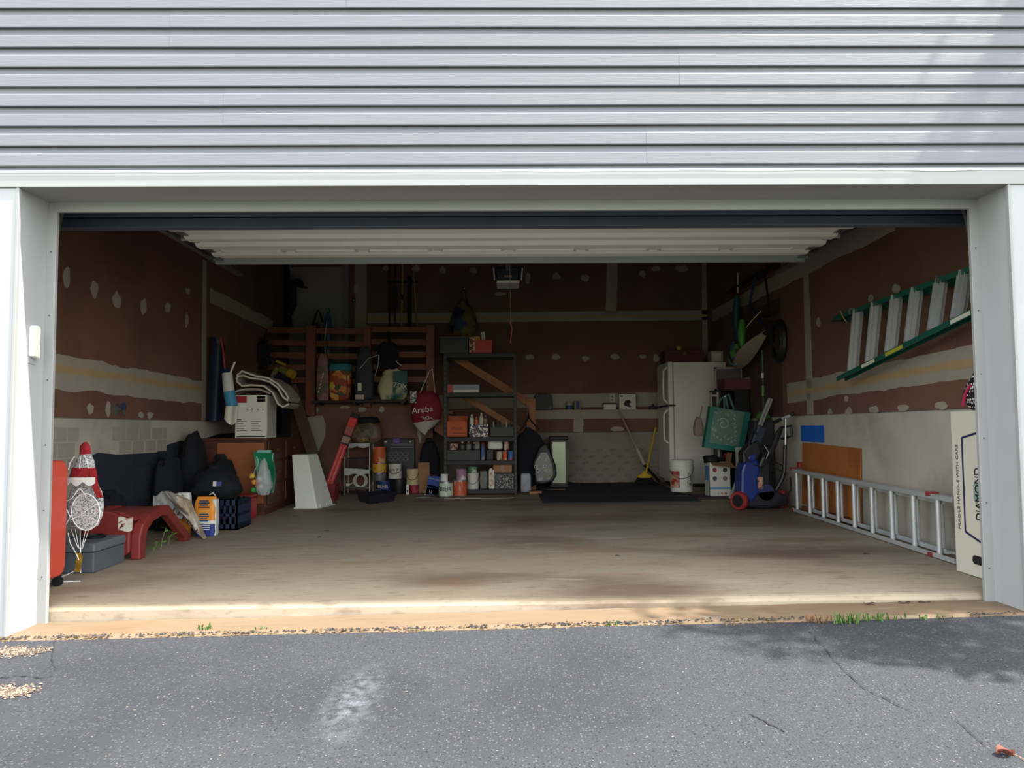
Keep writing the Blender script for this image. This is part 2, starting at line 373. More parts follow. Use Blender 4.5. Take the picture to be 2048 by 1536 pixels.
# joint tape, mud bands and spackle patches: thin raised pieces on the drywall
random.seed(11)
def band(wall, plane, p0, p1, w0, w1, mt=M_mud, rag=.25, th=.004, seed=0, n=40, name='joint_tape'):
    """irregular mud strip between two picture-measured wall points; plane = ('X',v) or ('Y',v)"""
    ax, val = plane
    P0, P1 = (at(p0[0], p0[1], **{ax: val}), at(p1[0], p1[1], **{ax: val})) if not isinstance(p0, Vector) else (p0, p1)
    d = (P1-P0).normalized(); nrm = Vector((1,0,0)) if ax == 'X' else Vector((0,1,0))
    if (CAM-P0).dot(nrm) < 0: nrm = -nrm
    s_ = d.cross(nrm).normalized(); vs = []
    for i in range(n+1):
        t = i/n; p = P0 + (P1-P0)*t; w = (w0 + (w1-w0)*t)/2
        for sg in (-1, 1):
            ww = w*(1 + rag*(noise.noise(Vector((t*7+seed, sg*3, 0)))*1.1 + .6*noise.noise(Vector((t*26+seed, sg*9, 2)))))
            vs.append(p + s_*sg*ww + nrm*th)
    k = len(vs); vs += [v - nrm*(th+.004) for v in vs]; fs = []
    for i in range(n):
        a = 2*i; fs += [(a,a+1,a+3,a+2), (k+a,k+a+2,k+a+3,k+a+1), (a,a+2,k+a+2,k+a), (a+1,k+a+1,k+a+3,a+3)]
    fs += [(0,k,k+1,1), (2*n,2*n+1,k+2*n+1,k+2*n)]
    return part(name, B().add(vs, fs), mt, wall)
def spackle(wall, plane, px, py, w, h, seed):
    ax, val = plane; c = at(px, py, **{ax: val}); nrm = Vector((1,0,0)) if ax == 'X' else Vector((0,1,0))
    if (CAM-c).dot(nrm) < 0: nrm = -nrm
    a = Vector((0,1,0)) if ax == 'X' else Vector((1,0,0)); o = []; n = 18
    for e in (.004, -.003):
        for i in range(n):
            t = 2*math.pi*i/n; k = 1 + .45*noise.noise(Vector((math.cos(t)*1.2+seed*2.3, math.sin(t)*1.2, seed)))
            o.append(c + a*math.cos(t)*w/2*k + Vector((0,0,1))*math.sin(t)*h/2*k + nrm*e)
    b = B().add(o, [tuple(range(n)), tuple(range(2*n-1,n-1,-1))] + [(i,(i+1) % n,n+(i+1) % n,n+i) for i in range(n)])
    part('spackle_patch', b, M_mud, wall)
RX, LX, BY = ('X', XR), ('X', XL), ('Y', YB)
band(wr, RX, (1790,440), (1425,632), .16, .16, seed=1)
band(wr, RX, (1612,548), (1621,829), .13, .15, seed=2, rag=.12)
band(wr, RX, (1575,787), (1990,715), .20, .21, seed=3)
band(wr, RX, (1580,788), (1990,715), .05, .055, M_mud2, seed=31, th=.006, rag=.4)
band(wl, LX, (105,742), (404,785), .24, .24, seed=4)
band(wl, LX, (105,735), (404,778), .05, .05, M_mud2, seed=33, th=.006, rag=.35)
band(wl, LX, (409,520), (407,841), .10, .10, seed=5, rag=.04)
band(wl, LX, (420,590), (545,652), .16, .15, seed=6)
for p0, p1, w, sd_ in (((735,637),(1420,630),.145,7), ((722,515),(722,690),.17,8), ((1225,515),(1222,628),.16,9), ((1413,515),(1414,722),.14,10), ((735,806),(1400,798),.2,12)):
    band(wb, BY, p0, p1, w, w, seed=sd_, rag=.1)
band(wb, BY, (735,638), (1420,631), .04, .04, M_mud2, seed=34, th=.006, rag=.3)
band(db_, ('Y', YBL-.012), (1062,829), (1400,828), .13, .11, seed=13, rag=.18)
band(db_, ('Y', YBL-.012), (1158,832), (1156,864), .14, .14, seed=14, rag=.15)
for i, (px, py, w, h) in enumerate([(133,556,.09,.14),(188,578,.11,.12),(233,600,.12,.13),(287,612,.1,.14),(335,615,.11,.1),(375,582,.1,.07),(373,640,.08,.13),(180,818,.09,.08),(216,818,.07,.12),(282,830,.1,.05),(300,831,.1,.06)]):
    spackle(wl, LX, px, py, w, h, i)
for i, (px, py, w, h) in enumerate([(772,537,.09,.09),(832,537,.12,.1),(886,540,.09,.1),(947,541,.1,.09),(1056,556,.08,.17),(1113,553,.12,.1),(1170,556,.12,.11),(1285,548,.1,.09),(1312,538,.13,.08),(1362,537,.2,.1),(1000,588,.18,.05),
        (1060,714,.13,.08),(1112,714,.14,.08),(1172,717,.12,.07),(1230,713,.14,.08),(1285,713,.1,.06),(1312,716,.09,.13)]):
    spackle(wb, BY, px, py, w, h, 20+i)
spackle(db_, ('Y', YBL-.012), 1235, 858, .19, .07, 61)
for i, (px, py, w, h) in enumerate([(1637,645,.09,.09),(1693,797,.08,.055),(1660,824,.1,.05),(1697,824,.13,.08),(1748,819,.15,.06),(1806,816,.15,.055),(1884,811,.16,.05),(1793,577,.12,.07),(1742,597,.1,.06)]):
    spackle(wr, RX, px, py, w, h, 70+i)
# unfinished brown sheet behind the hanging tools
part('drywall_sheet', B().box(XR-.014, 4.18, 1.0, XR, 5.9, 2.30), mat('brown_sheet', (84,58,48), .85, var=.1), wr)

# front wall: returns beside the opening, header, siding
HZ = 2.067
wf = struct('wall_front', B().box(-7,-.2,-.4,-2.5,.02,4.6).box(2.5,-.2,-.4,7,.02,4.6).box(-2.5,-.2,HZ+.06,2.5,.02,4.6), mat('sheathing', (120,100,84), .9), 'garage front wall clad in grey vinyl siding')
# white casing
JZ = 2.115
t1 = struct('trim_1', B().box(-2.50,-.25,-.12,-2.49,.0,JZ+.01).box(-2.78,-.262,-.14,-2.495,-.2,JZ), M_wht2, 'white wrapped jamb on the left of the garage opening', bev=.003)
t2 = struct('trim_2', B().box(2.49,-.25,-.06,2.50,.0,JZ+.01).box(2.495,-.262,-.08,2.78,-.2,JZ), M_wht2, 'white wrapped jamb on the right of the garage opening', bev=.003)
lz1 = at(1024, 341, Y=-.27).z
t3 = struct('trim_3', B().box(-2.782,-.272,JZ,2.782,-.2,lz1).box(-2.5,-.2,JZ+.0015,2.5,.0,JZ+.012), M_wht, 'white header board above the garage opening', bev=.003)
t4 = struct('trim_4', B().box(-2.492,-.012,-.10,-2.44,.012,HZ+.05), M_wht, 'white door stop strip on the left jamb', bev=.003)
t5 = struct('trim_5', B().box(2.44,-.012,-.03,2.492,.012,HZ+.05), M_wht, 'white door stop strip on the right jamb', bev=.003)
t6 = struct('trim_6', B().box(-2.45,-.014,HZ-.004,2.45,.010,HZ+.055), M_wht, 'white door stop strip under the header', bev=.003)
for tt, x in ((t4,-2.466), (t5, 2.466)):
    for k in range(6):
        part('nail_head', B().cyl((x,-.0155,.15+.34*k), (x,-.011,.15+.34*k), .0035, n=8), mat('nail_grey', (70,72,74), .5), tt)
# corner bead lines where jamb meets casing
part('edge_bead', B().box(-2.496,-.268,-.12,-2.482,-.245,JZ), M_wht, t1, bev=.002)
part('edge_bead', B().box(2.482,-.268,-.08,2.496,-.245,JZ), M_wht, t2, bev=.002)
# black header seal just behind the opening
sz0 = at(1024, 452, Y=.33).z
struct('trim_7', B().box(-2.95,.33,sz0,2.95,.40,sz0+.055).box(-2.95,.30,sz0+.06,2.95,.42,sz0+.14), M_dark, 'dark header seal behind the door opening', bev=.004)

# siding: each panel is two laps, cut where the photo shows its seams
CO = .1018
def lap_profile(z):
    return [(z+.004,-.004),(z,.012),(z+.001,.0195),(z+.005,.0208),(z+.059,.0188),(z+.063,.0176),(z+.067,.0135),(z+.072,.0085),(z+.078,.005),(z+.090,.002),(z+.1018,.0),(z+.112,-.003)]
zb = at(1024, 327, Y=-.272).z
rows = [(zb-2*CO, [1115]), (zb, [1300]), (zb+2*CO, [455,1958]), (zb+4*CO, [1368]), (zb+6*CO, [345,1850]), (zb+8*CO, [700,1500]), (zb+10*CO, [1000])] + [(zb+(12+2*i)*CO, [600+370*i]) for i in range(5)]
side_rows = [(zb-2*CO*i, sg) for i in range(2, 14) for sg in (-1, 1)]
for ri, (z, seams) in enumerate(rows):
    xe_ = 6.9 if ri else 2.78
    xs = [-xe_] + [at(s_, 200, Y=-.26).x for s_ in seams] + [xe_]
    for si, (xa, xb) in enumerate(zip(xs, xs[1:])):
        pr = lap_profile(z) + [p for p in lap_profile(z+CO)][0:]
        lift = .0012*(si % 2)
        if si: xa -= .02
        if ri == 0: pr = [p for p in pr if p[0] > lz1-.012]; pr = [(lz1-.012, .0045)] + pr
        nx = 24; vs = []
        for i in range(nx+1):
            x = xa + (xb-xa)*i/nx; sag = .0016*noise.noise(Vector((x*.9, z*3, 1)))
            vs += [(x, -.238-o_-lift, zz+sag) for zz, o_ in pr]
        k = len(pr); fs = [(i*k+j, (i+1)*k+j, (i+1)*k+j+1, i*k+j+1) for i in range(nx) for j in range(k-1)]
        part('siding_panel', B().add(vs, fs), M_side, wf)
for z, sg in side_rows + [(zb-2*CO, -1), (zb-2*CO, 1)]:      # the same laps beside the opening
    pr = lap_profile(z) + lap_profile(z+CO); vs = []
    xa, xb = (2.78, 6.9) if sg > 0 else (-6.9, -2.78)
    for x in (xa, xb): vs += [(x, -.238-o_, zz) for zz, o_ in pr]
    k = len(pr); part('siding_panel', B().add(vs, [(j, k+j, k+j+1, j+1) for j in range(k-1)]), M_side, wf)
# torn flashing edge on top of the header board
fl = B()
def flash(u, v):
    x = -2.782 + 5.564*u; return (x, -.274-.004*v, lz1 - (.006+.010*abs(noise.noise(Vector((x*2.1,5,0)))))*(1-v) + .004*v)
part('flashing', fl.grid(flash, 80, 1, .0012, (0,1,0)), mat('flashing_white', (205,208,212), .5), t3)

# wireless door sensor on the left jamb
p = at(64, 684, X=-2.49)
sn = thing('door_sensor', 'small white plastic contact sensor box on the left jamb', 'sensor', (-2.478, p.y, p.z-.08))
part('housing', B().prism([(p.y-.028,p.z-.075),(p.y+.024,p.z-.085),(p.y+.024,p.z+.07),(p.y+.012,p.z+.083),(p.y-.018,p.z+.083),(p.y-.028,p.z+.07)], 'x', -2.491, -2.458), mat('sensor_white', (228,232,220), .4), sn, bev=.006)
part('backplate', B().prism([(p.y-.03,p.z-.11),(p.y+.02,p.z-.115),(p.y+.02,p.z-.08),(p.y-.03,p.z-.08)], 'x', -2.491, -2.486), mat('sensor_grey', (150,152,154), .5), sn)

# ================================================================ OVERHEAD DOOR
M_door = mat('door_cream', (240,241,232), .5, var=.05, scale=3, bump=.05, bscale=30)
M_galv = mat('galvanised', (150,156,158), .35, .8, var=.2, scale=9)
M_alu = mat('brushed_aluminium', (188,191,193), .35, .35, var=.12, scale=20, stretch=(1,1,6))
zd = at(1024, 525, Y=2.22).z + .055
dr = thing('door_1', 'white sectional garage door rolled up overhead, outer face down', 'garage door', (0, 1.2, zd), kind='structure')
for k in range(4):                                        # one section about half a metre
    y1 = 2.20 - k*.535; y0 = y1 - .525
    sec = B().box(-2.42, y0, zd, 2.42, y1, zd+.045)
    sec = part('door_section', sec, M_door, dr, bev=.004)
    part('rib', B().prism([(y0+.02,zd),(y0+.05,zd-.03),(y0+.14,zd-.03),(y0+.18,zd)], 'x', -2.40, 2.40).prism([(y1-.18,zd),(y1-.14,zd-.022),(y1-.05,zd-.022),(y1-.02,zd)], 'x', -2.40, 2.40), M_door, sec)
    if k == 0:
        for i in range(8):
            xa = -2.30 + i*.578
            part('panel_frame', B().box(xa, y0+.20, zd-.012, xa+.50, y0+.215, zd).box(xa, y1-.215, zd-.012, xa+.50, y1-.2, zd).box(xa, y0+.2, zd-.012, xa+.02, y1-.2, zd).box(xa+.48, y0+.2, zd-.012, xa+.50, y1-.2, zd), M_door, sec)
    for s_ in (-1, 1):
        part('end_stile', B().box(s_*2.42, y0+.01, zd-.006, s_*2.36, y1-.01, zd+.05), M_galv, sec)
        r_ = part('roller', B().cyl((s_*2.40, y0+.03, zd+.03), (s_*2.50, y0+.03, zd+.03), .022, n=12), M_alu, sec, smooth=True)
part('bottom_rail', B().box(-2.43, 2.195, zd-.062, 2.43, 2.235, zd+.05), mat('rail_zinc', (158,165,164), .45, .1, var=.12, scale=2), dr, bev=.004)
part('lift_bracket', B().box(-2.47, 2.12, zd-.035, -2.36, 2.22, zd-.005).cyl((-2.42,2.14,zd-.05),(-2.42,2.14,zd+.02),.012), M_galv, dr)
part('lift_bracket', B().box(2.36, 2.12, zd-.035, 2.47, 2.22, zd-.005).cyl((2.42,2.14,zd-.05),(2.42,2.14,zd+.02),.012), M_galv, dr)
for s_, nm in ((-1, 'left'), (1, 'right')):
    tk = thing('door_track', f'galvanised overhead door track along the {nm} side of the garage', 'track', (s_*2.52, 1.6, 2.2), 'garage door tracks')
    pts = [(s_*2.53, .10, .05), (s_*2.53, .10, 1.75)] + [(s_*2.53, .10+.36*(1-math.cos(a)), 1.85+(zd+.03-1.85)*math.sin(a)) for a in [math.pi/2*i/8 for i in range(9)]] + [(s_*2.53, 3.1, zd+.03)]
    b = B()
    for a, c in zip(pts, pts[1:]): b.bar(a, c, .028, .05, up=(1,0,0))
    part('rail', b, M_galv, tk)
    part('hanger_strap', B().box(s_*2.53-.015, 2.95, zd+.03, s_*2.53+.015, 2.98, ZC), M_galv, tk)
    part('hanger_strap', B().box(s_*2.53-.015, 1.25, zd+.05, s_*2.53+.015, 1.28, ZC), M_galv, tk)

# opener with pull cord
p = at(1016, 566, Y=4.8)
op = thing('door_opener', 'black ceiling-hung garage door opener with white light lens', 'opener', (p.x, 4.9, p.z))
w = .155
part('housing', B().hexa([(p.x-w+.03,4.8,p.z+.02),(p.x+w-.03,4.8,p.z+.02),(p.x+w-.03,5.2,p.z+.02),(p.x-w+.03,5.2,p.z+.02),(p.x-w,4.78,p.z+.19),(p.x+w,4.78,p.z+.19),(p.x+w,5.2,p.z+.19),(p.x-w,5.2,p.z+.19)]), mat('opener_black', (26,30,40), .3), op, bev=.02)
part('light_lens', B().hexa([(p.x-w+.025,4.785,p.z),(p.x+w-.025,4.785,p.z),(p.x+w-.025,5.18,p.z),(p.x-w+.025,5.18,p.z),(p.x-w+.02,4.775,p.z+.028),(p.x+w-.02,4.775,p.z+.028),(p.x+w-.02,5.18,p.z+.028),(p.x-w+.02,5.18,p.z+.028)]), mat('lens_white', (228,230,226), .3), op, bev=.008)
for sg in (-1,1): part('side_lens', B().bar((p.x+sg*(w+.002),4.776,p.z+.03),(p.x+sg*(w+.012),4.776,p.z+.17),.014,.02), mat('lens_white', (228,230,226)), op)
part('emblem', B().box(p.x-.045,4.772,p.z+.065,p.x+.045,4.785,p.z+.085), mat('emblem_silver', (170,120,116), .4), op)
for xx in (-.12,.10): part('hanger', B().box(p.x+xx,4.95,p.z+.18,p.x+xx+.02,4.97,ZC), M_galv, op)
part('drive_rail', B().box(p.x-.025,.30,p.z+.14,p.x+.025,4.9,p.z+.18), M_galv, op)
c0 = at(1020, 560, Y=4.6); c1 = at(1022, 648, Y=4.6); c2 = at(1021, 686, Y=4.6)
part('pull_cord', B().tube([(c0.x,4.6,p.z+.15), c0, c1], .0035, 6), mat('cord_pale', (190,160,140), .7), op)
part('cord_handle', B().tube([c1, (c1.x+.012,4.6,c1.z-.06), c2], .006, 6).cyl((c1.x-.02,4.6,c1.z+.01),(c1.x+.02,4.6,c1.z+.03),.008), mat('cord_red', (186,110,90), .6), op)

# photo-eye and valve on the left wall
p = at(238, 818, X=XL+.03)
v = thing('wall_faucet', 'small metal hose faucet with blue handle on the left wall', 'faucet', (XL+.03, p.y, p.z-.05))
part('spout', B().tube([(XL,p.y,p.z),(XL+.06,p.y,p.z),(XL+.09,p.y-.02,p.z-.05)],.012), M_galv, v)
part('flange', B().cyl((XL,p.y,p.z),(XL+.012,p.y,p.z),.04), M_galv, v)
part('handle', B().cyl((XL+.06,p.y-.005,p.z+.02),(XL+.075,p.y-.005,p.z+.02),.035,n=8), mat('valve_blue', (46,60,96), .5), v)

# ================================================================ LEFT SIDE
def rect(px0, py0, px1, py1, Y):
    a = at(px0, py1, Y=Y); b = at(px1, py0, Y=Y); return a.x, b.x, a.z, b.z
M_blk = mat('black_plastic', (19,20,24), .5, var=.2)
M_blkf = mat('black_fabric', (18,20,27), .9, var=.25, bump=.3, bscale=30)
M_ink = mat('print_black', (28,28,30), .6)
M_gry = mat('grey_plastic', (84,92,98), .5, var=.1)
M_rub = mat('rubber_black', (22,22,24), .7)
M_paper = mat('white_card', (206,204,194), .7, var=.06)

# red suitcase behind the left stop
M_red = mat('suitcase_red', (196,76,60), .45, var=.06)
def rr(xa, xb, za, zb, r, n=6):
    pts = []
    for cx, cz, a0 in ((xb-r, zb-r, 0), (xa+r, zb-r, 90), (xa+r, za+r, 180), (xb-r, za+r, 270)):
        for k in range(n+1):
            a = math.radians(a0+90*k/n); pts.append((cx+r*math.cos(a), cz+r*math.sin(a)))
    return pts
y0, y1 = .10, .555; x1 = at(134, 1050, Y=y1).x; x0 = x1-.26; z0 = fz(x1,y1)+.06; zt = at(112, 921, Y=.45).z
sc = thing('suitcase', 'tall coral red hard suitcase on black wheels behind the left jamb', 'suitcase', ((x0+x1)/2, .33, z0-.06))
part('shell', B().prism(rr(y0, y1, z0, zt, .07), 'x', x0, x1), M_red, sc, smooth=True, bev=.012)
part('zip_band', B().prism(rr(y0-.003, y1+.003, z0-.003, zt+.003, .07), 'x', x0+.12, x0+.14), mat('zip_dark', (70,26,24), .6), sc)
part('foot_stud', B().cyl((x1-.003,y0+.25,z0+.05),(x1+.006,y0+.25,z0+.05),.014), M_rub, sc)
for (wx, wy) in ((x1-.03,y1-.03),(x0+.05,y1-.05),(x1-.03,y0+.06),(x0+.05,y0+.06)):
    zf = fz(wx,wy); wo_ = part('caster', B().cyl((wx,wy-.018,zf+.026),(wx,wy-.004,zf+.026),.026,n=16).cyl((wx,wy+.004,zf+.026),(wx,wy+.018,zf+.026),.026,n=16).box(wx-.004,wy-.01,zf+.02,wx+.004,wy+.01,zf+.03), M_rub, sc, smooth=True)
    part('caster_fork', B().box(wx-.014,wy-.014,zf+.03,wx+.014,wy+.014,z0+.01), M_blk, wo_, bev=.004)
part('carry_handle', B().tube([(x0+.13,y0+.13,zt),(x0+.13,y0+.15,zt+.03),(x0+.13,y1-.15,zt+.03),(x0+.13,y1-.13,zt)],.012), M_blk, sc)

# wire-frame yard ornament: red scarf hat, white mesh body
M_wire = mat('white_wire', (222,222,218), .5); M_mesh = patchy('white_netting', [(214,216,214),(150,152,152),(196,198,196),(120,122,124),(206,208,206)], 150, .8); MATS['white_netting'].node_tree.nodes['Principled BSDF'].inputs['Alpha'].default_value = .72
M_felt = mat('red_tinsel', (150,30,36), .8, var=.4, scale=60, bump=.8, bscale=120)
Y = .665
bc = at(168, 1146, Y=Y)
og = thing('yard_ornament', 'white wire and netting yard ornament with red hat and scarf', 'ornament', (bc.x, Y, fz(bc.x,Y)))
def oz(px, py, dy=0): q = at(px, py, Y=Y); return Vector((q.x, Y+dy, q.z))
hat = [(887,8),(900,12),(912,13),(918,15)]
def ring_body(rows, mt, name, nn=16, dep=.5):
    o = []
    for (py, pl, pr) in rows:
        a, b_ = oz(pl, py), oz(pr, py); c = (a+b_)/2; r = (b_.x-a.x)/2
        o += [(c.x+r*math.cos(2*math.pi*i/nn), Y+r*dep*math.sin(2*math.pi*i/nn), c.z) for i in range(nn)]
    k = len(rows)
    fs = [(j*nn+i, j*nn+(i+1) % nn, (j+1)*nn+(i+1) % nn, (j+1)*nn+i) for j in range(k-1) for i in range(nn)]
    return part(name, B().add(o, fs + [tuple(range(nn)), tuple(range((k-1)*nn, k*nn))]), mt, og, smooth=True)
ring_body([(884,168,174),(892,160,180),(908,159,182),(914,162,178)], M_felt, 'hat_tip')
ring_body([(908,160,182),(920,154,188),(934,147,190),(938,145,190)], M_mesh, 'hat')
ring_body([(935,144,190),(944,142,192),(953,139,195)], M_felt, 'scarf')
ring_body([(953,140,193),(968,146,196),(985,140,205),(1005,134,208),(1030,134,206),(1052,138,196),(1058,150,180)], M_mesh, 'body', dep=.36)
part('scarf_tail', B().grid(lambda u, v: tuple(oz(188+14*v+u*12, 938+56*v, -.04-.02*math.sin(v*3))), 3, 10, .006, (0,1,0)), M_felt, og)
part('collar', B().grid(lambda u, v: tuple(oz(136+66*u, 953+ (8+9*abs(math.sin(u*9)))*v, -.065-.03*math.sin(u*3.1))), 26, 2, .004, (0,1,0)), mat('collar_white', (198,198,194), .8), og)
def loop(pts, name='wire_hoop', r=.0028): return part(name, B().tube([oz(*q) for q in pts], r, 5), M_wire, og)
el = [(182+29*math.cos(t)*.9+10*math.sin(t), 1022+34*math.sin(t)-12*math.cos(t), -.06) for t in [2*math.pi*i/20 for i in range(21)]]
loop(el, r=.004); loop([(152,1037,-.062),(170,1030,-.064),(190,1015,-.064),(212,1002,-.062)])
part('wing_netting', B().grid(lambda u, v: tuple(oz(182+(27*math.cos(6.283*u)*.9+10*math.sin(6.283*u))*v, 1022+(33*math.sin(6.283*u)-12*math.cos(6.283*u))*v, -.056)), 20, 3, .002, (0,1,0)), M_mesh, og)
loop([(137,1000,-.07),(150,1020,-.08),(155,1030,-.08),(146,1045,-.07),(138,1050,-.06)]); loop([(146,1000,-.07),(158,995,-.08),(168,980,-.075),(172,975,-.07),(185,990,-.07)])
loop([(148,938,-.06),(150,925,-.055),(158,912,-.05)]); loop([(170,936,-.06),(171,922,-.06),(169,912,-.05)]); loop([(186,936,-.05),(182,920,-.05),(176,910,-.04)])
for a, b_ in (((142,1058),(156,1095)), ((160,1056),(161,1100)), ((180,1052),(164,1098)), ((150,1056),(158,1097)), ((172,1055),(163,1098))):
    part('leg_wire', B().tube([oz(*a), oz(*b_)], .0024, 5), M_wire, og)
loop([(136,1066,.0),(144,1085,-.02),(158,1106,-.03)], 'light_cord'); 
q = onfloor(150, 1148); q.y = .655; zq = fz(q.x,q.y)
part('light_cord', B().tube([oz(158,1106,-.03), oz(164,1120,-.03), oz(160,1138,-.02), (q.x,q.y,zq+.008), (q.x-.08,q.y+.01,zq+.006), (q.x-.03,q.y-.05,zq+.006), (q.x+.1,q.y-.04,zq+.006), (q.x+.17,q.y-.03,zq+.006)], .0035, 5), M_wire, og)
part('stake', B().tube([oz(161,1096), oz(161,1146)], .004, 5), M_wire, og)
part('gold_tag', B().grid(lambda u, v: tuple(oz(155+12*u+3*math.sin(v*4), 1104+38*v, -.028+.006*math.sin(v*9))), 3, 8, .003, (0,1,0)), mat('gold_foil', (172,140,50), .35, .5, var=.3, scale=40), og)

# grey toolbox
c = onfloor(187, 1147); c.y = max(c.y, .75)
zt = at(187, 1096, Y=c.y).z; xr_ = c.x
tb = thing('toolbox', 'dark grey plastic toolbox with lid beside the red plastic arch', 'toolbox', (xr_-.22, c.y+.2, fz(xr_,c.y)))
part('body', B().box(xr_-.46, c.y, fz(xr_,c.y)+.002, xr_, c.y+.40, zt-.03), M_gry, tb, bev=.008)
part('lid', B().box(xr_-.465, c.y-.006, zt-.028, xr_+.006, c.y+.406, zt+.03), mat('grey_lid', (96,104,110), .5), tb, bev=.012)
part('latch', B().box(xr_-.26, c.y-.014, zt-.05, xr_-.20, c.y-.004, zt+.01), M_blk, tb, bev=.003)
part('lid_recess', B().lathe([(.075,zt+.029),(.078,zt+.045),(.06,zt+.05),(.055,zt+.04)], (xr_-.14, c.y+.26, 0), 20), M_blk, tb, smooth=True)

# red moulded plastic toy piece: front panel, two arched rails
M_redp = mat('toy_red', (126,48,44), .4, var=.12, scale=4)
a = onfloor(280, 1120); b_ = onfloor(398, 1079)
ar = thing('toy_slide', 'faded red molded plastic toddler slide piece with torn white sticker', 'toy slide', (a.x-.2, a.y+.4, fz(a.x,a.y)))
xo = a.x
def arch(xa, xb, name):
    top = []; n = 16
    L_ = b_.y-a.y
    outer = [(0,0),(0.0,.16),(.05,.245),(.16,.30),(.36,.335),(.46,.325),(L_-.02,.05),(L_,0)]
    inner = [(L_-.10,0),(L_-.12,.03),(.44,.25),(.34,.262),(.2,.235),(.12,.19),(.09,.12),(.09,0)]
    return part(name, B().prism([(a.y+u, fz(xo,a.y+u)+v) for u, v in outer+inner], 'x', xa, xb), M_redp, ar, bev=.012)
arch(xo-.07, xo, 'side_rail'); arch(xo-.42, xo-.35, 'side_rail')
n = 14; pts = []
zf = fz(xo, a.y)
pts = [(xo-.07,zf+.05),(xo-.07,zf+.26)] + [(xo-.07-.33*k/n, zf+.26+.075*math.sin(math.pi*k/n)) for k in range(1,n)] + [(xo-.40,zf+.24),(xo-.40,zf+.14),(xo-.33,zf+.09),(xo-.28,zf+.0),(xo-.16,zf)]
part('front_panel', B().prism(pts, 'y', a.y-.01, a.y+.035), M_redp, ar, bev=.012)
part('top_skin', B().grid(lambda u, v: (xo-.05-.33*u, a.y+.03+.42*v, zf+.285+.05*math.sin(math.pi*u)*(1-v)+.04*v), 10, 6, .02), M_redp, ar, smooth=True)
sp_ = at(252, 1049, Y=a.y-.012)
part('sticker', B().grid(lambda u, v: (sp_.x-.055+.10*u, a.y-.014, sp_.z-.045+.095*v+.006*math.sin(u*7)), 8, 6, .002, (0,1,0)), mat('sticker_white', (212,204,190), .6, rgb2=(150,70,64), f2=.62, s2=16), ar)
for k, (dx, dz, w) in enumerate(((-.04,-.02,.03),(-.045,.012,.02),(-.03,-.005,.025))):
    part('sticker_print', B().bar((sp_.x+dx,a.y-.018,sp_.z+dz),(sp_.x+dx+w,a.y-.018,sp_.z+dz+.012),.003,.008), mat('sticker_ink', (120,30,34), .6), ar)

# sprigs of weed growing under the arch
M_leaf = mat('weed_green', (96,150,60), .6, var=.25)
for i, (px, py, hh) in enumerate(((336,1090,.10), (322,1098,.16), (306,1104,.07))):
    q = onfloor(px, py); wd = thing('weed_sprig', ['thin green weed sprig at the far side under the red arch','tallest green weed sprig under the red arch','short green weed sprig by the leg of the red arch'][i], 'weed', q, 'weeds under the red arch')
    stem = [q, q+Vector((.01,.0,hh*.5)), q+Vector((.04,-.01,hh))]
    part('stem', B().tube(stem, .002, 5), mat('stem_green', (120,140,80), .6), wd)
    for k in range(5):
        t = .3+.17*k; pz = stem[0].lerp(stem[2], t); an = k*2.2+i
        d = Vector((math.cos(an), math.sin(an)*.5, .3))*.045; s_ = Vector((-math.sin(an)*.012, math.cos(an)*.012, .004))
        part('leaf', B().add([pz, pz+d*.5+s_, pz+d, pz+d*.5-s_], [(0,1,2,3)]), M_leaf, wd)

# paper soil bag slumped over the arch
p0 = at(320, 1000, Y=2.05); p1 = at(398, 1074, Y=2.12)
sb = thing('soil_bag', 'crumpled clear and brown paper soil bag slumped behind the red arch', 'bag', (at(370,1074,Y=2.15).x, 2.2, fz(-2.6,2.2)))
def sbag(u, v):
    cx = 352 + (398-352)*v + (u-.5)*(46-26*v); cy = 992 + 78*v + (u-.5)*18
    q = at(cx, cy, Y=2.22-.05*math.sin(u*3.1)-.02*noise.noise(Vector((u*4,v*5,1)))*2); return (q.x, q.y, max(q.z, fz(q.x,q.y)+.004))
part('paper', B().grid(sbag, 14, 16, .06, (0,-1,0)), mat('soil_paper', (168,150,126), .75, var=.2, bump=.5, bscale=25, rgb2=(200,196,188), f2=.52, s2=5), sb, smooth=True)
def sclr(u, v):
    q = at(306+60*u, 992+46*v-8*math.sin(u*3)+6*noise.noise(Vector((u*5,v*5,0))), Y=2.26+.03*noise.noise(Vector((u*6,v*6,3)))); return (q.x, q.y, q.z)
part('plastic_sleeve', B().grid(sclr, 14, 10, .02, (0,-1,0)), mat('clear_poly', (190,190,184), .2, alpha=.6, bump=.6, bscale=20), sb, smooth=True)
for k in range(6):
    q0 = at(346+9*k, 1022+8.5*k, Y=2.11); q1 = at(350+9*k, 1016+8.5*k, Y=2.11)
    part('print_mark', B().bar(q0, q1, .004, .010), M_ink, sb)

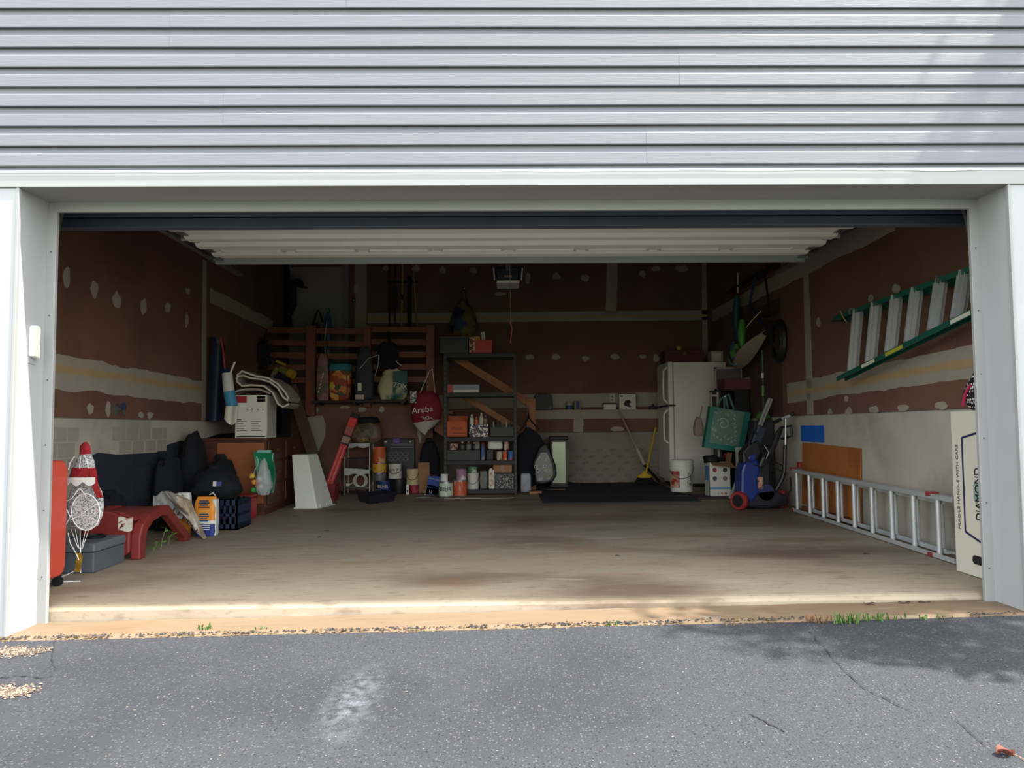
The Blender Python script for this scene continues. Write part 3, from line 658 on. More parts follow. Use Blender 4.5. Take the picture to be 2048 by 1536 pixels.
# orange, white and blue product bags
def print_bag(name, label, cat, rct, Y, d, bands, group, seed, lean=0):
    x0, x1, z0, z1 = rct; zb_ = z0; b0 = ((x0+x1)/2, Y+d/2, zb_)
    t = thing(name, label, cat, b0, group); N_ = 22; h = z1-z0
    for (v0, v1, mt, nm) in bands:
        def fn(u, v):
            vv = v0+(v1-v0)*v; a = 2*math.pi*u; ca, sa = math.cos(a), math.sin(a)
            k = 1 - .12*max(0, (vv-.85)/.15)**2 - .06*max(0, (.1-vv)/.1)
            x = abs(ca)**.35*math.copysign(1,ca)*(x1-x0)/2*k; y = abs(sa)**.55*math.copysign(1,sa)*d/2*(1-.55*max(0,(vv-.7)/.3))
            w_ = .006*noise.noise(Vector((ca*2+seed, sa*2, vv*7)))
            return ((x0+x1)/2+x+w_+lean*vv, Y+d/2+y+w_, zb_+h*vv)
        b = B().grid(fn, N_, 6)
        if v1 >= 1: b.add([fn(i/N_, 1) for i in range(N_)], [tuple(range(N_))])
        if v0 <= 0: b.add([fn(i/N_, 0) for i in range(N_)], [tuple(range(N_-1,-1,-1))])
        part(nm, b, mt, t, smooth=True)
    return t, b0
M_or = mat('bag_orange', (220,138,40), .45, var=.1, bump=.2, bscale=18); M_bw = mat('bag_white', (208,208,204), .5, bump=.2, bscale=18); M_bb = mat('bag_blue', (30,52,120), .45)
q = onfloor(405, 1073); Yb = q.y
R_ = rect(386, 994, 430, 1073, Yb); R_ = (R_[0], R_[1], fz(q.x,Yb)+.002, R_[3])
ob, bs = print_bag('product_bag', 'orange, white and blue printed bag standing by the dark crate', 'bag', R_, Yb, .12, [(0,.30,M_bb,'blue_panel'),(.30,.40,M_bw,'white_band'),(.40,1,M_or,'orange_panel')], 'orange printed bags', 3)
part('white_edge', B().box(R_[1]-.03, Yb+.02, R_[2], R_[1]+.002, Yb+.09, R_[3]-.02), M_bw, ob, bev=.008)
for k in range(9):
    z = R_[3]-.035-.018*k - (.02 if k > 3 else 0); w_ = (.05,.06,.045,.06,.0,.05,.055,.04,.05)[k]
    if w_: part('print_line', B().box((R_[0]+R_[1])/2-w_*.8, Yb-.004, z, (R_[0]+R_[1])/2+w_*.7, Yb+.004, z+.009), mat('print_navy', (44,58,96), .6), ob)
for k in range(3):
    z = R_[2]+.085-.016*k
    part('print_line', B().box(R_[0]+.03, Yb-.004, z, R_[1]-.04, Yb+.004, z+.006), M_bw, ob)
zc = fz(-2.6, 2.3)
print_bag('product_bag', 'smaller torn orange bag propped behind the blue and white one', 'bag', (at(368,0,Y=2.34).x, at(393,0,Y=2.34).x, zc+.002, at(380,986,Y=2.34).z), 2.34, .10, [(0,.72,M_or,'orange_panel'),(.72,1,M_bw,'white_top')], 'orange printed bags', 8)

# plastic crates
def crate(name, label, x0, x1, y0, y1, z0, z1, mt, group):
    t = thing(name, label, 'crate', ((x0+x1)/2,(y0+y1)/2,z0), group); w = .012
    part('floor_tray', B().box(x0,y0,z0,x1,y1,z0+w), mt, t)
    for (xa,xb,ya,yb,ax) in ((x0,x1,y0,y0+w,'x'),(x0,x1,y1-w,y1,'x'),(x0,x0+w,y0,y1,'y'),(x1-w,x1,y0,y1,'y')):
        L_ = (xb-xa) if ax == 'x' else (yb-ya); n = max(4, int(L_/.05)); b = B().box(xa,ya,z1-.05,xb,yb,z1).box(xa,ya,z0,xb,yb,z0+.05)
        for k in range(n+1):
            c0 = k/n*(L_-.018)
            if ax == 'x': b.box(xa+c0,ya,z0,xa+c0+.018,yb,z1)
            else: b.box(xa,ya+c0,z0,xb,ya+c0+.018,z1)
        b.box(xa,ya,(z0+z1)/2-.012,xb,yb,(z0+z1)/2+.012)
        part('side_lattice', b, mt, t)
    return t
M_navy = mat('crate_navy', (30,40,66), .5, var=.15)
c = onfloor(474, 1052); cy_ = onfloor(440, 1061).y
cx1 = at(474, 1055, Y=cy_).x
crate('storage_crate', 'navy slatted plastic crate on the floor beside the orange bag', cx1-.52, cx1, cy_, cy_+.36, fz(cx1,cy_)+.002, at(474,1000,Y=cy_).z, M_navy, 'plastic crates')
cz1 = at(474,1000,Y=cy_).z
# black bags heaped on the crates along the left wall
random.seed(5)
q0 = onfloor(482, 1046); rbx, rby, rbt = q0.x+.02, q0.y, at(482, 993, Y=q0.y).z
for i, (x_, y_, z_, w, d, h, sd_, lab) in enumerate([(cx1-.25,cy_+.18,cz1,.44,.30,.26,1,'black duffel bag with white tag on the navy crate'), (XL+.15,cy_+.12,None,.21,.40,.66,2,'narrow black plastic sack between the navy crate and the left wall'),
        (rbx-.28,rby+.22,rbt,.24,.34,.36,3,'black sack sitting on the red storage box'), (XL+.16,3.36,None,.22,.46,.84,4,'tallest black sack against the left wall below the carton'), (XL+.10,1.95,None,.13,.5,.40,5,'flattened black sack along the left wall behind the red arch')]):
    base = (x_, y_, fz(x_,y_)+.002 if z_ is None else z_)
    t = thing('black_sack', lab, 'bag', base, 'black sacks by the left wall')
    part('sack', B().blob(base, w, d, h, sd_, .16, 2.4, .75, .8), M_blkf, t, smooth=True)
    tx, ty, tz = base[0]+w*.15, base[1]-d*.42, base[2]+h*.93
    part('tied_neck', B().blob((base[0]-.02,base[1],base[2]+h*.90), .10, .08, .07, sd_+9, .25, 3, .8, 1.2, 14, 8), M_blkf, t, smooth=True)
    if i == 0:
        part('white_tag', B().box(tx-.04,ty-.03,base[2]+.12,tx-.012,ty+.0,base[2]+.16), M_paper, t)
        part('blue_tag', B().box(tx-.01,ty-.03,base[2]+.12,tx+.03,ty+.0,base[2]+.158), mat('tag_blue', (70,78,140), .6), t)
        part('strap', B().tube([(tx-.05,ty-.07,base[2]+.05),(tx-.02,ty-.075,base[2]+.065),(tx,ty-.07,base[2]+.04)],.006), M_paper, t)

# red storage box
q0 = onfloor(482, 1046); q1 = onfloor(529, 1028)
x1 = q0.x+.02; zt = at(482, 993, Y=q0.y).z
rb = thing('storage_box', 'red plastic storage box with rounded lid below the black sack', 'storage box', (x1-.2, q0.y+.3, fz(x1,q0.y)))
part('body', B().box(x1-.40,q0.y,fz(x1,q0.y)+.002,x1,q0.y+.42,zt-.03), mat('box_red', (176,40,44), .4, var=.1), rb, bev=.03)
part('lid', B().box(x1-.41,q0.y-.008,zt-.035,x1+.008,q0.y+.428,zt), mat('lid_red', (190,48,50), .4), rb, bev=.015)
part('handle', B().box(x1-.27,q0.y-.018,zt-.09,x1-.13,q0.y+.0,zt-.06), mat('lid_red', (190,48,50)), rb, bev=.005)
rbt = zt; rbx = x1; rby = q0.y

# wooden chest with carton on top
M_wd = mat('dark_wood', (84,46,32), .55, var=.3, scale=3, stretch=(1,1,8), rgb2=(64,36,28), f2=.55, s2=6)
M_wd2 = mat('orange_wood', (150,86,50), .55, var=.25, scale=3, stretch=(1,1,8))
cx1, cy0, cy1 = -2.46, 3.72, 5.0; cz = fz(cx1,cy0); ct = at(500, 876, Y=cy0).z
ch = thing('wooden_chest', 'reddish brown wooden chest along the left wall under the carton', 'chest', (-2.8, 4.35, cz))
part('carcass', B().box(-3.13, cy0, cz+.06, cx1, cy1, ct-.03), M_wd, ch, bev=.004)
part('top', B().box(-3.15, cy0-.015, ct-.03, cx1+.015, cy1+.015, ct), M_wd, ch, bev=.004)
part('plinth', B().box(-3.11, cy0+.02, cz, cx1-.02, cy1-.02, cz+.06), M_wd, ch)
part('front_panel', B().box(-2.95, cy0-.012, cz+.12, cx1-.02, cy0, ct-.05), M_wd2, ch, bev=.003)
for k in range(3):
    for j in range(2):
        ya = cy0+.04+j*.62; za = cz+.10+k*.225
        dw = part('drawer', B().box(cx1, ya, za, cx1+.014, ya+.58, za+.205), M_wd, ch, bev=.004)
        part('knob', B().cyl((cx1+.014,ya+.29,za+.1),(cx1+.035,ya+.29,za+.1),.013,n=10), mat('brass_dull', (120,92,50), .4, .7), dw)
# white carton
x0, x1 = at(470,0,Y=cy0).x, at(534,0,Y=cy0).x
x0, x1, z0, z1 = rect(470, 790, 534, 872, cy0); z0 = ct
cb = thing('carton', 'white printed appliance carton with red label on the wooden chest', 'carton', ((x0+x1)/2, cy0+.15, z0))
part('box', B().box(x0, cy0, z0, x1, cy0+.33, z1), M_paper, cb, bev=.003)
part('side_print', B().box(x1, cy0+.02, z0+.02, x1+.0015, cy0+.31, z1-.02), mat('card_shade', (176,172,164), .7), cb)
W_, H_ = x1-x0, z1-z0
def pr(u0, v0, u1, v1, mt, nm='print_block'): return part(nm, B().box(x0+W_*u0, cy0-.002, z0+H_*v0, x0+W_*u1, cy0+.001, z0+H_*v1), mt, cb)
pr(.02,.82,.36,.98,mat('label_red', (150,26,40), .6),'red_label')
for u, v in ((.68,.84),(.68,.91)):
    pr(u,v,.95,v+.065,M_ink); pr(u+.015,v+.008,.935,v+.057,M_paper); pr(u+.1,v+.02,.85,v+.045,M_ink)
for u in (.36,.70):
    pr(u,.66,u+.20,.67,M_ink); pr(u+.02,.62,u+.18,.63,M_ink); part('print_arc', B().tube([(x0+W_*(u+.10+.09*math.cos(t)), cy0-.001, z0+H_*(.64+.07*math.sin(t))) for t in [math.pi*k/8 for k in range(9)]], .0016, 4), M_ink, cb)
for k in range(5):
    for u in (.03,.5): pr(u,.16+.055*k,u+(.38,.3,.34,.26,.36)[k]*.9,.175+.055*k,mat('print_grey', (96,94,90), .6))
pr(.04,.02,.95,.045,M_ink); pr(.03,.42,.2,.44,M_ink)

# folded rug on top: one ribbon folded over itself
M_rug = mat('rug_taupe', (150,138,130), .95, var=.15, scale=30, bump=.4, bscale=80); M_rugb = mat('rug_backing', (212,206,196), .9)
fold = [(472,750),(478,744),(488,743),(500,748),(520,750),(540,756),(556,768),(566,786),(575,793),(577,788),(570,776),(556,760),(536,748),(512,744),(494,738),(484,734),(475,742),(474,755),(484,764),(502,762),(528,764),(546,778),(556,800),(566,806),(578,800)]
yr = cy0-.02
rg = thing('folded_rug', 'thick taupe rug folded in a wave on top of the white carton', 'rug', (at(520,790,Y=yr).x, yr+.2, z1))
for nm, th, o_, mt, e in (('rug_pile', .011, 0, M_rug, 0), ('rug_edge', .004, 1, M_rugb, .004)):
    cols = []
    P = [at(a_, b_+8, Y=yr) for a_, b_ in fold]
    b = B(); n = len(P); vs = []
    for i, p_ in enumerate(P):
        d = (P[min(i+1,n-1)]-P[max(i-1,0)]); nn = Vector((-d.z,0,d.x)).normalized()
        zz = max(p_.z, z1+.012) if p_.x < x1+.02 else p_.z
        for sg in (-1,1):
            q = Vector((p_.x,0,zz)) + nn*sg*th
            vs += [Vector((q.x, yr-e, q.z)), Vector((q.x, yr+(.42 if o_ == 0 else .004), q.z))]
    fs = []
    for i in range(n-1):
        a_ = 4*i; c_ = 4*(i+1)
        fs += [(a_,c_,c_+1,a_+1),(a_+2,a_+3,c_+3,c_+2),(a_,a_+2,c_+2,c_),(a_+1,c_+1,c_+3,a_+3)]
    fs += [(0,1,3,2),(4*n-4,4*n-2,4*n-1,4*n-3)]
    part(nm, b.add(vs, fs), mt, rg)
part('rug_underfold', B().grid(lambda u, v: (at(474+74*u,0,Y=yr).x, yr+.02+.38*v, z1+.026+.05*math.sin(math.pi*u)+.012*noise.noise(Vector((u*3,v*3,0)))), 12, 6, .02), M_rug, rg, smooth=True)

# white and blue wrapped package leaning at the carton
yy = cy0-.06
pk = thing('wrapped_package', 'white and blue wrapped package leaning left of the white carton', 'package', (at(463,850,Y=yy).x, yy, at(463,850,Y=yy).z))
def seg(pa, pb, ra, rb, nm, mt): part(nm, B().tube([at(*pa,Y=yy), at((pa[0]+pb[0])/2,(pa[1]+pb[1])/2,Y=yy), at(*pb,Y=yy)], [ra,(ra+rb)/2,rb], 14), mt, pk, smooth=True)
seg((454,746),(458,783),.05,.055,'upper_wrap',mat('wrap_white', (190,190,190), .6)); seg((458,783),(464,813),.056,.056,'blue_band',mat('wrap_blue', (60,140,180), .6)); seg((464,813),(466,848),.055,.012,'tail_wrap',mat('wrap_white', (190,190,190)))
part('navy_cap', B().tube([at(452,738,Y=yy), at(454,747,Y=yy)], [.03,.05], 12), M_navy, pk, smooth=True)
part('paper_flap', B().grid(lambda u, v: tuple(at(459+4*u+9*v, 746-22*v, Y=yy-.03)), 2, 3, .003, (0,1,0)), M_paper, pk)
part('end_tassel', B().grid(lambda u, v: tuple(at(452+24*u-3*v, 812+(26+12*math.sin(u*2.6))*v, Y=yy-.055-.01*math.sin(u*9))), 12, 4, .006, (0,1,0)), mat('wrap_cream', (200,198,184), .8), pk)
# dark blue rolled sled and red cane behind it
yy = 4.02
sl = thing('rolled_sled', 'dark blue rolled plastic sled standing against the left wall', 'sled', (at(432,840,Y=yy).x, yy, .99))
def sled(u, v):
    q0 = at(418+30*v, 0, Y=yy); a_ = 1.2+4.2*u; r = .075; c_ = Vector((XL+.11+.02*v, yy+.02*v, 0)); z = at(432, 842-150*v-20*math.sin(u*3.1)*(v > .9), Y=yy).z
    return (c_.x+r*math.cos(a_), c_.y-r*math.sin(a_)*1.0, z)
part('curled_sheet', B().grid(sled, 16, 10, .006, (1,0,0)), mat('sled_blue', (26,38,66), .4), sl, smooth=True)
part('red_cane', B().tube([at(441,675,Y=3.97), at(446,700,Y=3.97), at(450,740,Y=3.97)], .012), mat('cane_red', (140,50,52), .6), sl)

# green printed bag and clear bag on the red box
yg = rby+.36
gb = thing('snack_bag', 'glossy green foil bag standing on the red storage box', 'bag', (at(536,985,Y=yg).x, yg, rbt))
M_gr = mat('foil_green', (24,120,84), .3, var=.15, bump=.3, bscale=16)
part('pouch', B().grid(lambda u, v: tuple(Vector((at(522+34*u+4*math.sin(v*4),0,Y=yg).x, yg+.02*math.sin(math.pi*u)*math.sin(math.pi*v)-.02, rbt+.004+.40*v))), 8, 12, .05, (0,-1,0)), M_gr, gb, smooth=True)
part('top_seal', B().box(at(527,0,Y=yg).x, yg-.03, rbt+.395, at(553,0,Y=yg).x, yg+.02, rbt+.42), mat('seal_mint', (120,180,160), .4), gb)
part('pale_edge', B().box(at(555,0,Y=yg).x, yg-.01, rbt+.02, at(556.5,0,Y=yg).x, yg+.03, rbt+.39), mat('seal_mint', (120,180,160)), gb)
gx = at(533,0,Y=yg).x
part('print_swirl', B().tube([(gx-.02+.02*math.sin(k*.9), yg-.085, rbt+.36-.03*k) for k in range(8)], .004, 5), mat('swirl_mint', (150,210,190), .4), gb)
for k in range(5): part('print_mark', B().bar((gx+.045+.004*k,yg-.085,rbt+.33-.035*k),(gx+.06+.004*k,yg-.085,rbt+.315-.035*k),.004,.007), M_paper, gb)
for k, col in enumerate(((190,170,120),(200,150,110),(150,160,150),(210,196,170))):
    part('food_picture', B().lathe([(.0,.0),(.013,.003),(.012,.008),(0,.010)], (0,0,0), 10).rot(math.pi/2,'X',(0,0,0)).xf(Matrix.Translation((gx-.03+.024*k, yg-.082, rbt+.045+.008*(k % 2)))), mat('food%d' % k, col, .5), gb)
yc_ = rby+.10
kb = thing('clear_bag', 'clear plastic bag of colorful wrappers between the green bag and black sacks', 'bag', (at(524,962,Y=yc_).x, yc_, rbt))
part('film', B().blob((at(526,962,Y=yc_).x, yc_+.02, rbt+.002), .16, .13, .34, 21, .22, 2.6, .85, .45), mat('clear_film', (196,200,204), .15, alpha=.4, bump=.7, bscale=18), kb, smooth=True)
for k, (col, dx, dz) in enumerate((((220,150,40),-.03,.10),((196,50,40),.0,.08),((60,150,70),-.04,.03),((230,220,200),.03,.06),((210,170,60),-.05,.16),((230,225,215),.02,.13))):
    part('wrapper', B().blob((at(526,0,Y=yc_).x+dx, yc_+.01, rbt+dz), .05, .05, .05, 30+k, .3, 2, .8, 1, 12, 8), mat('wrap%d' % k, col, .4), kb, smooth=True)

# white tapered bin standing upside down
q0 = onfloor(588, 1018); Yw = q0.y
A = [at(590,1018,Y=Yw), at(634,1016,Y=Yw), at(583,909,Y=Yw+.06), at(615,905,Y=Yw+.06)]
zf = fz(q0.x,Yw)+.002; zt = A[2].z
t = thing('tapered_bin', 'white tapered plastic bin standing upside down by the wooden chest', 'bin', (A[0].x+.12, Yw+.15, zf))
xa, xb, xc, xd = A[0].x, A[1].x, A[2].x, A[3].x
part('shell', B().hexa([(xa,Yw,zf),(xb,Yw,zf),(xb+.10,Yw+.36,zf),(xa+.10,Yw+.36,zf),(xc,Yw+.06,zt),(xd,Yw+.06,zt),(xd+.06,Yw+.28,zt),(xc+.06,Yw+.28,zt)]), mat('bin_white', (206,208,198), .45, var=.05), t, bev=.012)
part('rim', B().hexa([(xa-.012,Yw-.012,zf),(xb+.012,Yw-.012,zf),(xb+.115,Yw+.37,zf),(xa+.09,Yw+.37,zf),(xa-.012,Yw-.012,zf+.014),(xb+.012,Yw-.012,zf+.014),(xb+.115,Yw+.37,zf+.014),(xa+.09,Yw+.37,zf+.014)]), mat('bin_white', (206,208,198)), t, bev=.003)
for k in (0, 1): part('rim_tab', B().box(xb+.02+.04*k,Yw+.03+.12*k,zf+.015,xb+.032+.04*k,Yw+.05+.12*k,zf+.045), M_paper, t)

# ================================================================ LANDING, STAIRS, BACK DOOR
M_stain = mat('stained_timber', (116,66,46), .6, var=.2, scale=4, stretch=(6,1,1), bump=.1)
M_pine = mat('stair_pine', (146,92,54), .6, var=.2, scale=4, stretch=(5,1,1), bump=.1)
M_metal = mat('black_steel', (13,14,18), .55, 0, var=.15)
YF = 6.12                                                   # front of the landing
lx1 = at(868, 800, Y=YF).x; lz = at(750, 799, Y=YF).z; rz = at(560, 656, Y=YF).z
wlg = struct('wall_landing', B().box(XL+.01, YF+.045, 0, lx1-.02, YF+.10, lz-.053), M_dry, 'brown drywall enclosing the space under the stair landing')
for i, (px, py, w, h) in enumerate([(633,821,.05,.09),(690,814,.14,.04),(725,819,.1,.07),(764,819,.06,.08),(775,905,.15,.06),(840,860,.06,.3)]):
    spackle(wlg, ('Y', YF+.045), px, py, w, h, 90+i)
part('mud_patch', B().prism([(at(u,0,Y=YF).x, at(u,v,Y=YF).z) for u, v in ((616,838),(628,832),(650,831),(656,850),(655,872),(648,890),(636,915),(622,905),(617,870))], 'y', YF+.033, YF+.046), M_mud, wlg)
ld = thing('stair_landing', 'stained timber landing with slatted railing in the back left corner', 'landing', ((XL+lx1)/2, YF+.4, lz-.1))
part('rim_joist', B().box(XL+.01, YF, lz-.05, lx1, YF+.04, lz-.02), M_stain, ld, bev=.003)
for k in range(7):
    y = YF-.02 + k*.122; part('deck_board', B().box(XL+.01, y, lz-.02, lx1, y+.116, lz), M_stain, ld, bev=.002)
pxs = [(613,632), (728,742), (853,870)]
for a, b in pxs:
    xa, xb = at(a,700,Y=YF-.05).x, at(b,700,Y=YF-.05).x
    part('post', B().box(xa, YF-.09, at(620,832,Y=YF).z if a == 613 else lz-.1, xb, YF-.0, rz+.02), M_stain, ld, bev=.004)
xs = [XL+.01] + [(at(a,700,Y=YF).x+at(b,700,Y=YF).x)/2 for a, b in pxs]
for k in range(5):
    for i in range(3):
        z = rz - .045 - k*.165; z_ = z - (.02*i if i < 2 else .0) - .02
        part('slat', B().hexa([(xs[i],YF-.03,z_),(xs[i+1],YF-.03,z_-.012),(xs[i+1],YF,z_-.012),(xs[i],YF,z_),(xs[i],YF-.03,z_+.075),(xs[i+1],YF-.03,z_+.063),(xs[i+1],YF,z_+.063),(xs[i],YF,z_+.075)]), M_stain, ld, bev=.003)

# stairs running down to the right along the back wall
s0 = Vector((lx1, 0, lz)); xe = at(1062, 860, Y=6.3).x; nst = 6; rise = (lz-.06-fz(0,6.4))/(nst+1); run = (xe-lx1)/nst
sr = thing('stairs', 'pine stairs running down behind the black shelf to the back wall', 'stairs', ((lx1+xe)/2, 6.5, fz(0,6.5)))
for k in range(nst):
    x = lx1 + run*k; z = lz - rise*(k+1)
    part('tread', B().box(x+.004, YF+.06, z-.035, x+run+.03, YF+.86, z), M_pine, sr, bev=.004)
for y in (YF+.02, YF+.84):
    d = Vector((xe-lx1,0,-(rise*nst)))
    part('stringer', B().hexa([(lx1+.004,y,lz-rise-.26),(xe-.1,y,fz(0,6.3)),(xe-.1,y+.04,fz(0,6.3)),(lx1+.004,y+.04,lz-rise-.26),(lx1+.004,y,lz-rise*.4),(xe,y,lz-rise*(nst+.4)),(xe,y+.04,lz-rise*(nst+.4)),(lx1+.004,y+.04,lz-rise*.4)]), M_pine, sr, bev=.003)
hr0, hr1 = at(893, 705, Y=YF), at(1058, 806, Y=YF)
part('handrail', B().bar(hr0, hr1, .04, .10), M_pine, sr, bev=.004)
m0, m1 = at(893, 772, Y=YF), at(1050, 866, Y=YF)
part('mid_rail', B().bar(m0, m1, .03, .08), M_pine, sr, bev=.004)
nx0, nx1 = at(1053,830,Y=YF).x, at(1071,830,Y=YF).x
part('newel_post', B().box(nx0, YF-.05, fz(nx0,YF), nx1, YF+.04, at(1062,797,Y=YF).z), M_pine, sr, bev=.004)

# house door on the landing
YD = YB-.03
x0, x1 = at(580,600,Y=YD).x, at(684,600,Y=YD).x
d2 = struct('door_2', B().box(x0, YD, lz+.01, x1, YD+.03, lz+2.0), mat('grey_door', (150,146,144), .6, var=.05), 'flat grey house door on the landing')
part('frame', B().box(x1, YD-.02, lz, x1+.10, YD+.03, lz+2.06), mat('door_casing', (134,130,130), .6), d2)
part('frame', B().box(x0-.08, YD-.02, lz, x0, YD+.03, lz+2.06), mat('door_casing', (134,130,130)), d2)
part('knob', B().lathe([(.0,0),(.015,.0),(.015,.03),(.03,.045),(.03,.065),(0,.075)], (0,0,0), 14).rot(math.pi/2,'X',(0,0,0)).xf(Matrix.Translation((x1-.08,YD,lz+.95))), mat('brass_dull', (120,92,50)), d2, smooth=True)
for px, py, w, h, nm, lab, mt in ((713,577,.07,.12,'wall_control','small white garage control plate on the back wall',mat('plate_white',(176,172,168),.5)), (708,601,.05,.08,'push_button','dark push button box below the white control plate',M_blk)):
    q = at(px, py, Y=YB); t = thing(nm, lab, 'switch', (q.x, YB-.02, q.z-h/2))
    part('plate', B().box(q.x-w/2, YB-.022, q.z-h/2, q.x+w/2, YB-.003, q.z+h/2), mt, t, bev=.003)
    part('button', B().cyl((q.x,YB-.03,q.z),(q.x,YB-.02,q.z),.012), mat('button_pale',(190,176,170),.5), t)

# coat and cap hanging beside the door
q = at(566, 650, Y=6.9); zt_ = at(560, 530, Y=6.9).z
ct_ = thing('hanging_coat', 'long dark navy coat with cap hung beside the house door', 'coat', (q.x-.05, 6.95, q.z-.05))
def coat(u, v):
    a = 2*math.pi*u; w = .10+.10*v+.02*noise.noise(Vector((u*5,v*4,1))); x = at(568,0,Y=6.9).x-.05*v
    return (x+w*math.cos(a), 6.93+.10*math.sin(a)+.015*noise.noise(Vector((u*9,v*3,2))), zt_+.1-(zt_+.1-q.z+.05)*v)
b = B().grid(coat, 24, 14); b.add([coat(i/24,0) for i in range(24)], [tuple(range(24))]); b.add([coat(i/24,1) for i in range(24)], [tuple(range(24))])
M_nav = mat('navy_cloth', (18,24,42), .9, var=.25)
part('coat_body', b, M_nav, ct_, smooth=True)
c1 = at(600, 568, Y=6.88)
part('sleeve', B().tube([at(568,555,Y=6.87), at(584,580,Y=6.85), at(585,610,Y=6.86), at(578,628,Y=6.88)], [.06,.07,.06,.05], 10), M_nav, ct_, smooth=True)
part('cap', B().lathe([(.09,0),(.095,.03),(.08,.07),(.04,.095),(0,.1)], (c1.x-.04,6.88,c1.z-.03), 16), M_nav, ct_, smooth=True)
part('cap_brim', B().grid(lambda u, v: (c1.x-.02+.12*u, 6.82+.12*v, c1.z-.03-.02*u), 4, 4, .008), M_nav, ct_)
part('hook', B().cyl((c1.x-.14,YD,zt_+.05),(c1.x-.14,6.93,zt_+.05),.01), M_galv, ct_)

# bags hooked over the railing and on the landing
def soft(name, lab, cat, px0, py0, px1, py1, Y, d, mt, seed, group=None, amp=.14, top=.8, pw=.6, base=None):
    x0, x1, z0, z1 = rect(px0, py0, px1, py1, Y)
    if base is not None: z0 = base
    t = thing(name, lab, cat, ((x0+x1)/2, Y, z0), group)
    part('bag_body', B().blob(((x0+x1)/2, Y, z0), x1-x0, d, z1-z0, seed, amp, 2.4, pw, top), mt, t, smooth=True)
    return t, (x0+x1)/2, z0, z1, x1-x0
YL = YF-.20                                                 # bags hang on the outside of the railing
ls = thing('landing_shelf', 'dark plank shelf along the foot of the landing railing', 'shelf', (at(720,800,Y=YL).x, YL, lz-.055))
part('plank', B().box(at(634,0,Y=YL).x, YF-.32, lz-.05, at(815,0,Y=YL).x, YF-.096, lz-.02), mat('dark_plank', (50,34,28), .7), ls, bev=.003)
for px in (645, 715, 808):
    xx = at(px,0,Y=YL).x; part('bracket', B().box(xx-.015,YF-.29,lz-.075,xx+.015,YF-.003,lz-.051), M_metal, ls)
BZ = lz-.0185
t, cx, z0, z1, w = soft('tote_bag', 'flowery orange and teal shopping tote on the landing ledge', 'bag', 660, 728, 702, 797, YL, .17, patchy('floral_print', [(190,110,40),(150,60,30),(200,160,70),(60,70,40),(120,50,40)], 16), 41, base=BZ, amp=.08, top=1.05, pw=.4)
part('teal_cuff', B().blob((cx, YL, z1-.10), w*1.08, .19, .11, 42, .08, 2, .4, .95, 24, 10), mat('teal_cloth', (40,110,120), .7), t, smooth=True)
part('strap', B().tube([(cx+w*.36,YL-.09,z1-.12),(cx+w*.42,YL-.10,z0+.12),(cx+w*.25,YL-.09,z0+.03)],.008), mat('strap_rust', (150,60,40), .7), t)
t, cx, z0, z1, w = soft('tote_bag', 'faded olive and pink printed tote left of the orange floral one', 'bag', 633, 704, 660, 797, YL, .15, mat('olive_print', (104,92,78), .8, rgb2=(140,104,104), f2=.5, s2=7), 43, base=BZ, amp=.1, top=.7, pw=.5)
for k in range(6): part('print_mark', B().bar((cx-.05+.012*k,YL-.078,z0+.10+.045*k),(cx-.035+.012*k,YL-.08,z0+.13+.045*k),.004,.010), M_paper, t)
part('white_cord', B().tube([(cx+.02,YL,z1-.02),(cx+.02,YL-.02,z1+.18),(cx+.018,YF-.1,z1+.42)],.004,5), M_paper, t)
t, cx, z0, z1, w = soft('backpack', 'dark grey backpack with white piping between the two totes', 'backpack', 709, 690, 749, 797, YL, .17, mat('charcoal_nylon', (52,54,64), .8, var=.25, bump=.3), 44, base=BZ, top=.7)
part('piping', B().tube([at(719,738,Y=YL-.10), at(738,716,Y=YL-.105), at(757,710,Y=YL-.10), at(757,728,Y=YL-.10), at(750,752,Y=YL-.10)], .004, 5), M_paper, t)
part('label_patch', B().box(cx-.07,YL-.098,z0+.12,cx-.02,YL-.08,z0+.22), M_paper, t)
part('price_tag', B().box(cx-.10,YL-.10,z0+.01,cx+.01,YL-.085,z0+.07), mat('tag_pink', (176,150,146), .6), t)
t, cx, z0, z1, w = soft('jacket_bundle', 'black bundled jacket slung over the landing rail', 'jacket', 752, 682, 800, 740, YL-.01, .14, M_blkf, 45, base=at(0,742,Y=YL).z, top=.75)
part('white_trim_strip', B().tube([at(792,722,Y=YL-.09), at(798,728,Y=YL-.09), at(803,731,Y=YL-.09)], .006), M_paper, t)
part('neck_loop', B().tube([at(778,690,Y=YL), at(778,672,Y=YF-.1), at(776,664,Y=YF-.05)], .02), M_blkf, t)
t, cx, z0, z1, w = soft('grocery_bag', 'cream and dark teal grocery bag at the right end of the ledge', 'bag', 757, 737, 813, 800, YL-.01, .18, mat('bag_cream', (176,170,134), .6, var=.1, rgb2=(36,84,82), f2=.55, s2=3.2), 46, base=BZ, amp=.2, top=.7)
part('teal_panel', B().grid(lambda u, v: tuple(at(786+28*u, 742+44*v, Y=YL-.11+.05*u)), 6, 6, .006, (0,-1,0)), mat('bag_teal', (34,80,80), .6), t)
lettering('ZOX', .085, M_paper, t, at(800,772,Y=YL-.115), (1,0,-.2), (0,0,1))
